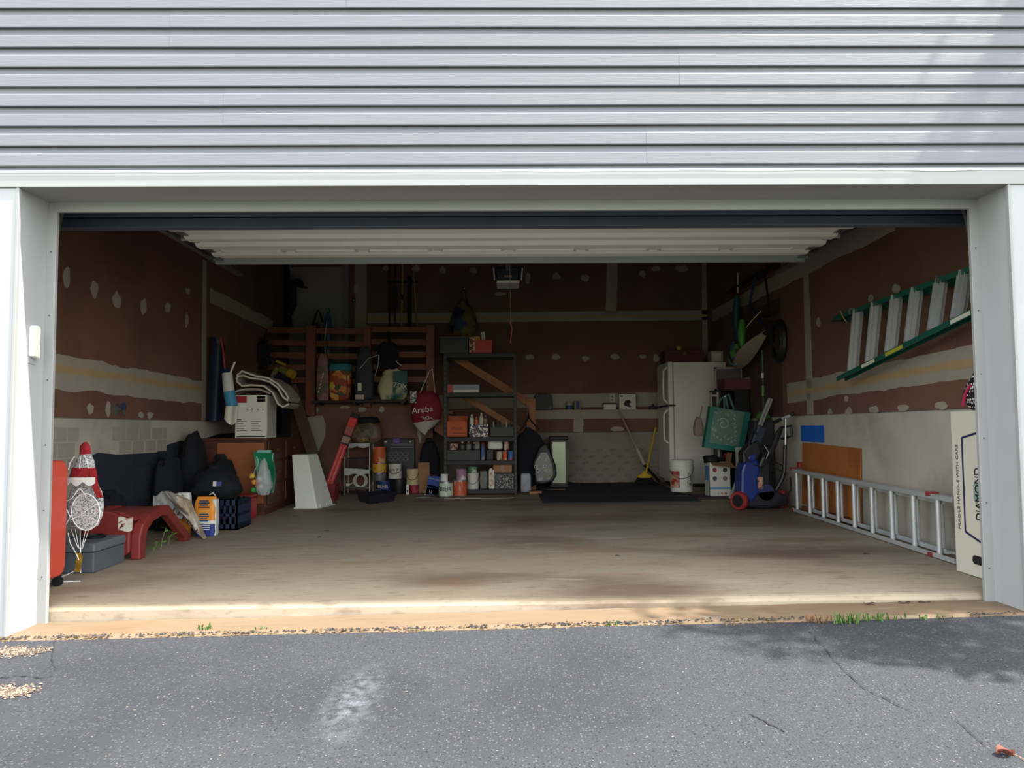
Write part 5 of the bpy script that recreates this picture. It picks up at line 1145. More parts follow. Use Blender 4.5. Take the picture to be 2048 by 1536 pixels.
# red bucket that holds it
zf = fz(qa.x,Yr)
rbk = thing('red_bucket', 'dark red square plastic pail on the floor beside the white bin', 'pail', (A0.x,Yr,zf))
b = B(); w0, w1, h_ = .115, .135, .20; n = 4
o = [(A0.x+sx*w0, Yr+sy*w0, zf+.001) for sx, sy in ((-1,-1),(1,-1),(1,1),(-1,1))] + [(A0.x+sx*w1, Yr+sy*w1, zf+h_) for sx, sy in ((-1,-1),(1,-1),(1,1),(-1,1))]
b.add(o, [(0,3,2,1)] + [(i,(i+1) % 4,4+(i+1) % 4,4+i) for i in range(4)]); o2 = [(A0.x+sx*(w1-.008), Yr+sy*(w1-.008), zf+h_) for sx, sy in ((-1,-1),(1,-1),(1,1),(-1,1))] + [(A0.x+sx*(w0-.008), Yr+sy*(w0-.008), zf+.01) for sx, sy in ((-1,-1),(1,-1),(1,1),(-1,1))]
b.add(o2, [(i,(i+1) % 4,4+(i+1) % 4,4+i) for i in range(4)] + [(4,5,6,7)])
part('pail_body', b, mat('pail_red', (120,36,38), .45), rbk)
part('rim', B().tube([(A0.x+sx*w1, Yr+sy*w1, zf+h_) for sx, sy in ((-1,-1),(1,-1),(1,1),(-1,1))], .007, 6, closed=True), mat('pail_red', (120,36,38)), rbk)
# white wire rack
yk = YW-.42; x0, x1, z0, z1 = rect(688, 893, 739, 985, yk); z0 = fz(x0,yk)
wr_ = thing('wire_rack', 'white wire rack with a scalloped top against the landing wall', 'rack', ((x0+x1)/2, yk+.15, z0))
M_wr = mat('rack_white', (172,172,170), .5)
for xx in (x0, x1):
    for y in (yk, yk+.26): part('leg', B().tube([(xx,y,z0+.001),(xx,y,z1+.03)], .006, 6), M_wr, wr_)
for i, zz in enumerate((z0+.08, z0+(z1-z0)*.5)):
    part('shelf', B().box(x0,yk,zz,x1,yk+.26,zz+.008), M_wr, wr_)
part('scallop_front', B().prism([(x0+(x1-x0)*k/16, z1+.03-.02-.028*abs(math.sin(k/16*math.pi*2))) for k in range(17)]+[(x1,z1+.04),(x0,z1+.04)], 'y', yk-.004, yk+.002), M_wr, wr_)
part('mid_front', B().prism([(x0+(x1-x0)*k/12, z0+(z1-z0)*.42-.012*math.sin(k)) for k in range(13)]+[(x1,z0+(z1-z0)*.52),(x0,z0+(z1-z0)*.56)], 'y', yk-.004, yk+.002), M_wr, wr_)
part('top_shelf', B().box(x0,yk,z1+.03,x1,yk+.26,z1+.04), M_wr, wr_)
t = thing('wire_basket', 'black wire basket in the upper bay of the white rack', 'basket', ((x0+x1)/2,yk+.13,z0+(z1-z0)*.5+.01)); zb_ = z0+(z1-z0)*.5+.010
for y in (yk+.02,yk+.22):
    b = B(); [b.box(x0+.03+k*(x1-x0-.07)/14, y, zb_, x0+.034+k*(x1-x0-.07)/14, y+.004, zb_+.15) for k in range(15)]; b.box(x0+.03,y,zb_+.14,x1-.03,y+.006,zb_+.15).box(x0+.03,y,zb_,x1-.03,y+.006,zb_+.008)
    part('grille', b, M_metal, t)
part('tray', B().box(x0+.03,yk+.02,zb_,x1-.03,yk+.226,zb_+.006), M_metal, t)
t = thing('cable_coil', 'white extension cable coiled on the lower shelf of the white rack', 'cable', ((x0+x1)/2,yk+.1,z0+.09))
for k in range(4): part('cable_loop', B().tube([((x0+x1)/2+.02+.075*math.cos(a)+.01*k, yk+.05+.01*k, z0+.175+.078*math.sin(a)) for a in [2*math.pi*i/18 for i in range(19)]], .0035, 6), M_paper, t)
part('plug', B().box(x0+.02,yk+.03,z0+.11,x0+.06,yk+.06,z0+.14).cyl((x0+.06,yk+.045,z0+.125),((x0+x1)/2-.05,yk+.05,z0+.16),.005), M_paper, t)
# camouflage bag on the rack
q = at(735, 893, Y=yk+.12)
t,cx,zz0,zz1,w = soft('camo_bag', 'camouflage hunting bag on top of the white rack', 'bag', 700, 838, 765, 893, yk+.12, .22, patchy('camo', [(96,84,62),(70,66,50),(120,104,76),(52,50,40),(110,80,66)], 18), 81, base=z1+.042, amp=.12, top=.8)
part('black_flap', B().blob((cx+.02,yk+.12,zz1-.06), w*.7, .2, .09, 82, .15, 2, .6, .9, 20, 10), M_blkf, t, smooth=True)
part('yellow_patch', B().box(cx-.03,yk-.005,zz0+.03,cx+.05,yk+.015,zz0+.06), mat('patch_yellow', (170,140,60), .6, rgb2=(60,54,40), f2=.5, s2=40), t)
# boot tray, turned, on the floor
cA, cB, cC = onfloor(673, 990), onfloor(737, 1010), onfloor(800, 1001)
A_, B_, C_ = Vector((cA.x,cA.y,0)), Vector((cB.x,cB.y,0)), Vector((cC.x,cC.y,0)); A_ = B_ + (A_-B_).normalized()*.44; C_ = B_ + (C_-B_).normalized()*.46; D_ = A_+C_-B_
zt = fz(B_.x,B_.y)+.002; t = thing('boot_tray', 'black plastic boot tray lying askew on the floor', 'tray', ((A_.x+C_.x)/2,(A_.y+C_.y)/2,zt))
M_tray = mat('tray_black', (34,32,46), .4); ring = [A_,B_,C_,D_]; cen = (A_+C_)/2
def P_(p_, k, z): v_ = cen+(p_-cen)*k; return (v_.x,v_.y,zt+z)
part('base', B().add([P_(p_,.86,.004) for p_ in ring]+[P_(p_,.86,.016) for p_ in ring], [(3,2,1,0),(4,5,6,7)]+[(i,(i+1) % 4,4+(i+1) % 4,4+i) for i in range(4)]), mat('tray_inner', (48,44,66), .45), t)
for i in range(4):
    a_, b_2 = ring[i], ring[(i+1) % 4]
    part('side_wall', B().hexa([P_(a_,.86,0),P_(b_2,.86,0),P_(b_2,.84,0),P_(a_,.84,0),P_(a_,1,.10),P_(b_2,1,.10),P_(b_2,.97,.10),P_(a_,.97,.10)]), M_tray, t)
# stacked paint cans
yb = YW-.40
lowz = fz(0,yb)
t,c,r,h = can('dark blue paint can with pale lettering at the bottom of the stack', 768, 0, yb, 26, 25, mat('can_navy', (36,52,110), .5), z0=lowz+.002, text='BEHR', tm=M_paper, tsize=.7, lid=M_steel)
t,ca,r,ha = can('silver paint can with yellow label stacked on the dark blue one', 759, 0, yb-.005, 28, 34, M_steel, z0=c.z+h+.002, labelmat=mat('lab_yellow', (200,150,50), .5, rgb2=(70,60,40), f2=.66, s2=12), lv=(.48,.97), handle=True, lid=M_steel)
can('orange and white tin stacked on the silver paint can', 759, 0, yb, 26, 33, mat('tin_orange', (190,84,44), .5, rgb2=(196,170,140), f2=.58, s2=10), z0=ca.z+ha+.002, lid=M_steel, name='coffee_tin')
t,cb2,r,hb = can('black plastic bucket supporting the white primer can', 797, 0, yb-.02, 29, 29, M_blk, z0=lowz+.002, lid=M_blk, name='plastic_pail', cat='pail')
can('white primer can with black lettering on the black bucket', 790, 0, yb, 26, 29, mat('can_primer', (190,188,178), .5), z0=cb2.z+hb+.002, text='KILZ', tsize=.6, handle=True, lid=M_steel)
t,cc,r,hc = can('small red tub on the floor beside the black bucket', 827, 0, yb, 20, 16, mat('tub_red', (140,44,56), .5, rgb2=(190,170,160), f2=.66, s2=16), z0=lowz+.002, lid=M_lidw, name='small_tub')
can('cream paint can with wire handle stacked on the red tub', 824, 0, yb+.0, 25, 32, mat('can_beige', (186,168,130), .5), z0=cc.z+hc+.002, handle=True, lid=M_steel)
x = at(816,0,Y=yb-.1).x; t = thing('glue_bottle', 'tiny white squeeze bottle standing before the black bucket', 'bottle', (x,yb-.1,fz(x,yb-.1)))
part('bottle', B().box(x-.018,yb-.115,fz(x,yb)+.001,x+.018,yb-.085,fz(x,yb)+.13), M_paper, t, bev=.006); part('nozzle', B().cyl((x,yb-.1,fz(x,yb)+.128),(x,yb-.1,fz(x,yb)+.16),.008,.003), M_paper, t); part('print_mark', B().box(x-.008,yb-.117,fz(x,yb)+.03,x+.008,yb-.114,fz(x,yb)+.06), M_ink, t)
q = onfloor(846, 997); t = part('paper_plate', B().lathe([(0,.002),(.05,.002),(.085,.012),(.088,.012),(.052,.006),(0,.006)], (q.x,q.y,fz(q.x,q.y)), 20, 1, .8), M_paper, None, smooth=True); tag(t, 'white paper plate lying on the floor left of the pale green can', 'plate')
# black tool organiser with purple handle
yo = YW-.12; x0, x1, z0, z1 = rect(766, 877, 829, 935, yo); z0 = fz(x0,yo)
t = thing('tool_organizer', 'black compartment tool organizer with purple handle behind the cans', 'organizer', ((x0+x1)/2,yo+.05,z0))
part('back_panel', B().box(x0,yo,z0+.002,x1,yo+.09,z1), M_blk, t, bev=.006)
part('handle', B().box(x0+.13,yo-.02,z1-.06,x0+.22,yo+.02,z1+.01), mat('handle_purple', (90,56,140), .5), t, bev=.006)
for r_ in range(2):
    for k in range(4):
        xa = x0+.10+.065*k; za = z1-.20-.065*r_
        part('compartment', B().tube([(xa+.026*math.cos(a),yo-.004,za+.026*math.sin(a)) for a in [2*math.pi*i/10 for i in range(10)]],.004,5,closed=True), mat('organizer_grey', (110,112,120), .5), t)
for k in range(4): part('clip', B().box(x0+.02+.018*(k % 2)+ (0 if k < 2 else .32),yo-.008,z1-.05,x0+.03+.018*(k % 2)+(0 if k < 2 else .32),yo,z1-.03), M_paper, t)
for zz in (.12,.075): part('divider', B().box(x0+.10,yo-.008,z1-zz,x1-.02,yo,z1-zz+.006), mat('organizer_grey', (110,112,120)), t)

# ================================================================ RIGHT OF THE SHELF, BACK LEDGE
ys_ = 6.0
x0, x1, z0, z1 = rect(1036, 872, 1085, 965, 5.9)
t = thing('garment_bag', 'black zip bag with shoulder strap hung from the newel post', 'bag', ((x0+x1)/2, 5.92, z0))
pts = [at(u,v,Y=5.86) for u,v in ((1036,870),(1046,864),(1056,852),(1068,860),(1080,870),(1090,890),(1098,925),(1090,962),(1060,975),(1036,972))]
part('bag_body', B().prism([(p_.x,p_.z) for p_ in pts], 'y', 5.86, 5.99), M_blkf, t, bev=.03)
part('strap', B().tube([at(1040,862,Y=5.9), at(1056,836,Y=5.95), at(1056,812,Y=6.02), at(1058,836,Y=5.95), at(1078,860,Y=5.9)], .01), M_blk, t)
x0, x1, z0, z1 = rect(1062, 890, 1112, 968, 5.72)
t = thing('gear_bag', 'clear fronted black bag of grey gear beside the steel trash bin', 'bag', ((x0+x1)/2, 5.74, fz(x0,5.74)))
pts = [at(u,v,Y=5.66) for u,v in ((1066,925),(1078,896),(1092,884),(1102,905),(1112,930),(1114,950),(1106,964),(1085,970),(1070,966))]
part('bag_body', B().prism([(p_.x,p_.z) for p_ in pts], 'y', 5.66, 5.80), M_blk, t, bev=.02)
part('clear_window', B().prism([(p_.x,p_.z) for p_ in [at(u,v,Y=5.65) for u,v in ((1070,926),(1082,905),(1094,905),(1104,930),(1106,950),(1098,961),(1074,962))]], 'y', 5.652, 5.658), mat('window_grey', (86,90,94), .25, rgb2=(130,132,130), f2=.58, s2=12), t)
for u, v, r_ in ((1071,933,.022),(1075,941,.026),(1090,932,.02)): c_ = at(u,v,Y=5.645); part('lens', B().cyl((c_.x,5.64,c_.z),(c_.x,5.655,c_.z),r_,n=16), mat('lens_pale', (150,152,152), .4), t); part('lens_core', B().cyl((c_.x,5.636,c_.z),(c_.x,5.645,c_.z),r_*.55,n=14), M_ink, t)
c_ = at(1100,945,Y=5.645); part('strap_ring', B().tube([(c_.x+.03*math.cos(a),5.645,c_.z+.06*math.sin(a)) for a in [2*math.pi*i/16 for i in range(16)]],.007,6,closed=True), mat('ring_cream',(160,160,130),.5), t)
q = onfloor(1052, 985); x0, x1, z0, z1 = rect(1040, 943, 1069, 980, 5.62)
t,cx,zz0,zz1,w = soft('grey_pouch', 'folded grey plastic pouch standing on the floor beside the shelf post', 'pouch', 1041, 944, 1062, 982, 5.66, .09, mat('pouch_grey', (130,136,146), .35, var=.15, bump=.3, bscale=12), 85, base=fz(0,5.66)+.01, amp=.05, top=1, pw=.35)
part('fold_line', B().tube([(cx-.07,5.61,zz0+.05),(cx,5.607,zz0+.10),(cx+.06,5.61,zz1-.05)],.003,5), mat('fold_pale',(160,166,172),.4), t)
wb2 = part('wood_offcut', B().box(at(1050,0,Y=5.55).x,5.5,fz(.3,5.5)+.001,at(1074,0,Y=5.55).x,5.6,fz(.3,5.5)+.035), M_pine, None, bev=.003); tag(wb2, 'short pine offcut on the floor by the grey pouch', 'offcut')
# steel step bin
q = at(1108, 968, Y=6.35); x0, x1 = at(1092,0,Y=6.35).x, at(1125,0,Y=6.35).x; zf = fz(x0,6.4); zt = at(0,888,Y=6.35).z
t = thing('step_bin', 'slim steel trash bin with black lid against the back foundation', 'trash bin', ((x0+x1)/2,6.48,zf))
part('body', B().box(x0,6.35,zf+.03,x1,6.62,zt), mat('bin_steel', (132,138,120), .3, .4, var=.1, stretch=(8,1,.5)), t, bev=.03)
part('lid', B().box(x0-.008,6.342,zt,x1+.008,6.628,zt+.05), M_blk, t, bev=.012); part('base', B().box(x0-.004,6.346,zf+.001,x1+.004,6.624,zf+.04), M_blk, t, bev=.006); part('pedal', B().box((x0+x1)/2-.04,6.30,zf+.012,(x0+x1)/2+.04,6.35,zf+.024), M_blk, t)
# things on the back ledge
LZ = 1.158; yl = YBL+.01
def onledge(px): return at(px, 820, Y=yl).x
x0, x1 = onledge(1070), onledge(1106)
t = thing('drill_case', 'black plastic tool case on the back ledge beside the newel post', 'case', ((x0+x1)/2,yl+.08,LZ)); h_ = at(0,794,Y=yl).z-LZ+.0
part('case', B().prism([(x0,LZ),(x1-.01,LZ),(x1,LZ+.06),(x1-.02,LZ+h_*.9),(x1-.05,LZ+h_),(x0+.03,LZ+h_),(x0,LZ+h_*.85)], 'y', yl, yl+.15), M_blk, t, bev=.008)
part('handle', B().tube([(x0+.06,yl-.005,LZ+h_-.03),(x0+.06,yl-.02,LZ+h_-.005),(x0+.16,yl-.02,LZ+h_-.005),(x0+.16,yl-.005,LZ+h_-.03)],.008), mat('handle_grey',(70,70,72),.5), t); part('latch', B().box(x1-.06,yl-.01,LZ+.02,x1-.03,yl,LZ+.06), mat('handle_grey',(70,70,72)), t)
can('blue and white tin on the back ledge', 1130, 0, yl, 14, 16, mat('tin_bluewhite', (150,148,140), .5), z0=LZ, labelmat=mat('tin_blue',(48,60,100),.5), lv=(.05,.55), lid=M_steel, name='ledge_tin', group='ledge items')
x0, x1 = onledge(1149), onledge(1161); t = thing('caulk_box', 'narrow blue and tan packet on the back ledge', 'packet', ((x0+x1)/2,yl+.03,LZ), 'ledge items')
part('packet', B().box(x0,yl,LZ,x1,yl+.06,LZ+.13), mat('packet_tan',(120,110,96),.6), t, bev=.003); part('blue_strip', B().box(x0+.025,yl-.002,LZ+.01,x1-.015,yl,LZ+.12), mat('packet_blue',(40,46,90),.6), t)
x0, x1 = onledge(1208), onledge(1233); t = thing('small_carton', 'low white carton with dark lid on the back ledge', 'box', ((x0+x1)/2,yl+.06,LZ), 'ledge items')
part('box', B().box(x0,yl,LZ,x1,yl+.13,LZ+.075), M_paper, t, bev=.003); part('lid', B().box(x0-.004,yl-.004,LZ+.075,x1+.004,yl+.134,LZ+.098), mat('lid_brown',(70,56,50),.6), t)
x0, x1 = onledge(1239), onledge(1272); h_ = at(0,795,Y=yl).z-LZ; t = thing('model_box', 'white picture box with black machine print on the back ledge', 'box', ((x0+x1)/2,yl+.06,LZ), 'ledge items')
part('box', B().box(x0,yl,LZ,x1,yl+.13,LZ+h_), M_paper, t, bev=.003); part('red_top', B().box(x0,yl-.001,LZ+h_-.012,x1,yl+.131,LZ+h_+.002), mat('top_red',(120,40,40),.6), t)
part('machine_print', B().prism([(x0+.06+u*.1,LZ+.03+v*.1) for u,v in ((0,.5),(.3,1),(.9,1.05),(1.1,.7),(.8,.5),(1.1,.1),(.9,0),(.4,.2),(.2,.2))], 'y', yl-.003, yl), M_ink, t)
for k in range(3): part('print_mark', B().box(x0+.02+.07*k,yl-.002,LZ+.012,x0+.04+.07*k,yl,LZ+.024), M_ink, t)
part('print_mark', B().box(x0+.015,yl-.002,LZ+h_-.05,x0+.055,yl,LZ+h_-.03), M_ink, t)
x0, x1 = onledge(1300), onledge(1313); t = thing('black_gadget', 'small black gadget on the ledge at the side of the refrigerator', 'gadget', ((x0+x1)/2,yl+.03,LZ), 'ledge items')
part('body', B().box(x0,yl,LZ,x1,yl+.07,LZ+.05), M_blk, t, bev=.006); part('dial', B().cyl((x0+.05,yl+.03,LZ+.05),(x0+.05,yl+.03,LZ+.075),.02), M_blk, t)
q = at(1224, 796, Y=YB); t = thing('wall_outlet', 'white electrical outlet on the back wall above the ledge', 'outlet', (q.x,YB-.01,q.z-.06)); part('plate', B().box(q.x-.04,YB-.016,q.z-.06,q.x+.04,YB-.006,q.z+.06), mat('plate_cream',(190,178,150),.5), t, bev=.003)
for dz in (-.028,.02): part('socket', B().cyl((q.x,YB-.02,q.z+dz),(q.x,YB-.015,q.z+dz),.014), mat('socket_dark',(110,96,80),.5), t)
# vacuum wand and yellow broom leaning
y0 = 6.6; f0, f1 = at(1289,930,Y=y0), at(1238,821,Y=YBL-.06)
zf = fz(f0.x,y0); lowp = Vector((f0.x+.24, y0+.16, zf+.03))
t = thing('telescopic_pole', 'pale telescopic pole leaning on the back ledge', 'pole', lowp)
part('lower_tube', B().tube([f0, f0.lerp(f1,.28)], .022, 10), mat('wand_pale',(176,166,150),.4), t, smooth=True); part('upper_tube', B().tube([f0.lerp(f1,.28), f1], .013, 10), mat('wand_tan',(160,146,128),.4), t, smooth=True); part('hose_end', B().tube([f0, f0.lerp(lowp,.5), lowp], .02, 8), M_rub, t)
q = onfloor(1290, 972); by = 6.42; bx_ = at(1292,0,Y=by).x; zf = fz(bx_,by)
t = thing('angle_broom', 'yellow handled angle broom standing at the back beside the refrigerator', 'broom', (bx_,by,zf)); M_by = mat('broom_yellow',(200,160,40),.5)
hb = at(1292,945,Y=by); ht = at(1311,855,Y=6.72)
part('handle', B().tube([hb, ht], .013, 10), M_by, t, smooth=True); part('collar', B().lathe([(.0,0),(.10,0),(.09,.03),(.03,.06),(.018,.09),(0,.09)], (hb.x-.02,by,hb.z-.07), 16, 1, .4), M_by, t, smooth=True)
b = B()
for k in range(60):
    u = (k % 20)/19-.5; v = k//20-1; b.tube([(hb.x-.02+u*.17,by+v*.02,hb.z-.065),(hb.x-.02+u*.30,by+v*.03,zf+.012)],[.006,.009],4)
br = part('bristles', b, M_blk, t); br['kind'] = 'stuff'
# rug
ra, rb_ = onfloor(1086, 1007), onfloor(1412, 1007); rc = onfloor(1076, 990)
def rugf(u, v):
    y = ra.y+(6.9-ra.y)*v; x = ra.x-.02*v+(2.10-ra.x)*u; return (x, y, fz(x,y)+.009+.012*max(0,noise.noise(Vector((x*3,y*3,0))))*v+.05*math.exp(-((x-.75)**2/.02+(y-6.75)**2/.02)))
rgo = part('floor_rug', B().grid(rugf, 30, 24, .008), mat('rug_charcoal',(44,46,54),.95,var=.2,bump=.3), None, smooth=True); tag(rgo, 'large charcoal rug on the floor before the refrigerator', 'rug')
m0 = onfloor(1400, 999); t = part('floor_mat', B().box(2.12, m0.y, fz(2.2,m0.y)+.001, 2.48, m0.y+.5, fz(2.2,m0.y+.5)+.012), mat('mat_plum',(70,46,56),.9), None, bev=.003); tag(t, 'plum coloured mat under the photo printed carton', 'mat')
t = part('hose_piece', B().tube([onfloor(1072,974)+Vector((0,0,.006)), onfloor(1090,980)+Vector((0,0,.006)), onfloor(1112,982)+Vector((0,0,.016)), onfloor(1130,983)+Vector((0,0,.024))], .006, 6), mat('hose_tan',(150,120,110),.6), None, smooth=True); tag(t, 'thin tan hose end lying at the rug corner', 'hose')

# ================================================================ REFRIGERATOR AND NEIGHBOURS
c = onfloor(1338, 974); Yf = c.y; fx0 = at(1338,850,Y=Yf).x; zf = fz(fx0,Yf)+.02; zt = at(1338,723,Y=Yf).z; fx1 = XR-.02; fy1 = min(Yf+.74, YBL-.03)
M_fr = mat('fridge_white', (222,218,210), .4, var=.04)
fr = thing('refrigerator', 'white top-freezer refrigerator turned sideways in the back corner', 'refrigerator', ((fx0+fx1)/2,(Yf+fy1)/2,zf-.02))
part('cabinet', B().box(fx0+.075,Yf,zf+.02,fx1,fy1,zt-.01), M_fr, fr, bev=.008)
zs = at(1330,812,Y=Yf).z
d1 = part('freezer_door', B().box(fx0,Yf-.004,zs+.012,fx0+.066,fy1+.004,zt), M_fr, fr, bev=.012); d2_ = part('fridge_door', B().box(fx0,Yf-.004,zf+.07,fx0+.066,fy1+.004,zs-.004), M_fr, fr, bev=.012)
for d_, za, zb_ in ((d1,zs+.04,zs+.52),(d2_,zs-.5,zs-.05)):
    hy = Yf+.06; part('handle', B().tube([(fx0,hy,za),(fx0-.05,hy,za+.05),(fx0-.055,hy,(za+zb_)/2),(fx0-.05,hy,zb_-.05),(fx0,hy,zb_)], .014, 8), M_fr, d_, smooth=True)
part('kick_plate', B().box(fx0+.09,Yf+.01,zf-.018,fx1-.01,fy1-.01,zf+.02), M_blk, fr); part('gasket', B().box(fx0+.064,Yf+.004,zf+.08,fx0+.078,fy1-.004,zt-.02), mat('gasket_grey',(150,148,142),.7), fr)
part('safety_strap', B().box(fx0-.012,Yf-.012,zs-.006,fx0+.09,Yf-.002,zs+.018).tube([(fx0-.01,Yf-.006,zs+.006),(fx0-.06,Yf+.25,zs-.002),(fx0-.02,fy1-.03,zs-.01)],.008,6), M_blk, fr)
# boxes on the refrigerator
def fbox(nm, lab, px0, px1, py0, y0, d, mt, cat='box'):
    x0, x1 = at(px0,700,Y=y0).x, at(px1,700,Y=y0).x; z1 = at(px0,py0,Y=y0).z; t = thing(nm, lab, cat, ((x0+x1)/2,y0+d/2,zt+.001), 'boxes on the refrigerator')
    part('box', B().box(x0,y0,zt+.002,x1,y0+d,z1), mt, t, bev=.006); return t, x0, x1, z1
t,x0,x1,z1 = fbox('wooden_case','dark red wooden case on top of the refrigerator',1330,1408,700,Yf+.25,.32,mat('case_oxblood',(84,34,28),.5,var=.2),'case'); part('lid_line', B().box(x0-.003,Yf+.247,z1-.06,x1+.003,Yf+.575,z1-.052), M_ink, t); part('latch', B().box((x0+x1)/2-.02,Yf+.24,z1-.08,(x0+x1)/2+.02,Yf+.25,z1-.03), mat('brass_dull',(120,92,50)), t)
xx = (x0+x1)/2-.04; t = thing('yellow_cup', 'small yellow cup on the dark red case', 'cup', (xx,Yf+.4,z1)); part('cup', B().lathe([(.03,0),(.038,.055),(.034,.055),(.027,.006),(0,.006)], (xx,Yf+.4,z1+.001), 16), mat('cup_yellow',(196,160,60),.5), t, smooth=True); part('rim', B().lathe([(.034,.053),(.042,.054),(.042,.06),(.034,.06)], (xx,Yf+.4,z1+.001), 16), mat('cup_yellow',(196,160,60)), t)
t,x0,x1,z1 = fbox('small_carton','pale cardboard box on the far end of the refrigerator top',1422,1446,702,Yf+.2,.2,mat('pale_card',(176,164,146),.7)); part('label', B().box(x0+.02,Yf+.197,zt+.02,x1-.03,Yf+.2,z1-.03), M_paper, t)
# white bucket
q = onfloor(1369, 989); k = (q.y-CAM.y)/FPX; r = 24*k; h = 64*k; z0 = fz(q.x,q.y)+(.024)
t = thing('plastic_bucket', 'white five-gallon bucket with red label before the refrigerator', 'bucket', (q.x,q.y+r,z0)); M_bk = mat('bucket_white',(214,212,202),.4,var=.04); c = Vector((q.x,q.y+r,z0))
part('bucket', B().lathe([(r*.88,0),(r*.9,.008),(r*.97,h*.80),(r*1.0,h*.81),(r*1.0,h*.86),(r*.98,h*.865),(r*.99,h*.95)], c, 28), M_bk, t, smooth=True); part('lid', B().lathe([(r*1.02,h*.93),(r*1.04,h*.94),(r*1.04,h*.985),(r*.98,h),(r*.9,h*.985),(0,h*.985)], c, 28), M_bk, t, smooth=True)
part('ridge', B().lathe([(r*.96,h*.72),(r*1.02,h*.725),(r*1.02,h*.745),(r*.96,h*.75)], c, 28), M_bk, t, smooth=True)
def wrapped(nm, a0, a1, v0, v1, mt, o=.003):
    def fn(u, v): a = math.radians(a0+(a1-a0)*u); rr_ = r*(.9+.07*(v0+(v1-v0)*v)/.8)+o; return tuple(c+Vector((rr_*math.sin(a),-rr_*math.cos(a),h*(v0+(v1-v0)*v))))
    return part(nm, B().grid(fn, 10, 2), mt, t)
wrapped('red_label',-75,-22,.14,.66,mat('lab_brick',(150,50,44),.6,rgb2=(190,160,140),f2=.56,s2=14)); wrapped('print_block',18,50,.14,.62,mat('print_faint',(190,190,180),.6,rgb2=(90,110,90),f2=.54,s2=26)); part('bail', B().tube([c+Vector((r*1.03*math.cos(a),-r*1.06*abs(math.sin(a))-.004,h*.78-.34*h*math.sin(a)+.06*h*math.cos(a))) for a in [math.pi*i/12 for i in range(13)]],.003,5), M_metal, t)
# printed carton with open flaps
q = onfloor(1422, 996); y0 = q.y; x0, x1 = at(1398,0,Y=y0).x, at(1439,0,Y=y0).x; z0 = fz(x0,y0)+.016; z1 = at(0,936,Y=y0).z; d = .2
t = thing('appliance_carton', 'white photo printed carton with open brown flaps beside the bucket', 'carton', ((x0+x1)/2,y0+d/2,z0)); w = .005
part('box', B().box(x0,y0,z0,x1,y0+w,z1).box(x0,y0+d-w,z0,x1,y0+d,z1).box(x0,y0,z0,x0+w,y0+d,z1).box(x1-w,y0,z0,x1,y0+d,z1).box(x0,y0,z0,x1,y0+d,z0+w), M_paper, t)
part('blue_band', B().box(x0,y0-.002,z0+.085,x1,y0,z0+.105), mat('band_blue',(60,130,190),.5), t); part('blue_side', B().box(x0-.002,y0+.02,z0+.18,x0,y0+d-.02,z1-.04), mat('side_blue',(70,120,170),.5), t)
for i, (u, v, col) in enumerate(((.26,.78,(130,60,60)),(.74,.78,(50,50,54)),(.26,.53,(60,60,66)),(.74,.53,(110,100,100)))): part('photo_disc', B().cyl((x0+(x1-x0)*u,y0-.003,z0+(z1-z0)*v),(x0+(x1-x0)*u,y0,z0+(z1-z0)*v),.026,n=18), mat('disc%d' % i,col,.5,var=.5,scale=40), t)
for i, col in enumerate(((190,180,140),(180,150,80),(190,110,60),(180,70,60))): part('colour_dot', B().cyl((x0+(x1-x0)*(.22+.18*i),y0-.003,z0+.035),(x0+(x1-x0)*(.22+.18*i),y0,z0+.035),.008+.002*i,n=12), mat('cdot%d' % i,col,.5), t)
part('front_flap', B().hexa([(x0+.01,y0-.001,z1),(x1+.01,y0-.001,z1),(x1+.01,y0+.003,z1),(x0+.01,y0+.003,z1),(x0+.02,y0-.10,z1-.10+.07),(x1+.035,y0-.10,z1-.10+.04),(x1+.035,y0-.096,z1-.095+.04),(x0+.02,y0-.096,z1-.095+.07)]), M_card, t); part('side_flap', B().hexa([(x1,y0,z1),(x1+.004,y0,z1),(x1+.004,y0+d,z1),(x1,y0+d,z1),(x1+.02,y0,z1+.11),(x1+.024,y0,z1+.11),(x1+.024,y0+d,z1+.11),(x1+.02,y0+d,z1+.11)]), M_card, t)
part('black_foil', B().blob(((x0+x1)/2-.06,y0+.1,z1-.02),.2,.15,.10,91,.35,3,.8,1,18,10), M_rub, t, smooth=True)
# black cabinet against the right wall
yc = 5.22; x0, x1 = at(1421,0,Y=yc).x, XR-.04; z0 = fz(x0,yc); z1 = at(0,789,Y=yc).z
t = thing('black_cabinet', 'black open cabinet against the right wall beside the refrigerator', 'cabinet', ((x0+x1)/2,yc+.2,z0)); d = .40
for nm, bb in (('side_panel',(x0,yc,z0+.001,x0+.02,yc+d,z1)),('side_panel',(x1-.02,yc,z0+.001,x1,yc+d,z1)),('top',(x0,yc,z1-.02,x1,yc+d,z1)),('back_panel',(x0,yc+d-.01,z0+.001,x1,yc+d,z1)),('shelf_board',(x0,yc,z0+.40,x1,yc+d,z0+.42)),('shelf_board',(x0,yc,z0+.75,x1,yc+d,z0+.77)),('base_board',(x0,yc,z0+.03,x1,yc+d,z0+.05))): part(nm, B().box(*bb), M_blk, t, bev=.002)
part('door', B().box(x0+.18,yc-.012,z0+.44,x1-.01,yc-.002,z1-.02), mat('cabinet_black',(20,20,24),.4), t)
x0c, x1c, zc = x0, x1, z1
xa, xb = at(1431,0,Y=yc+.02).x, at(1500,0,Y=yc+.02).x; z2 = at(0,766,Y=yc+.02).z
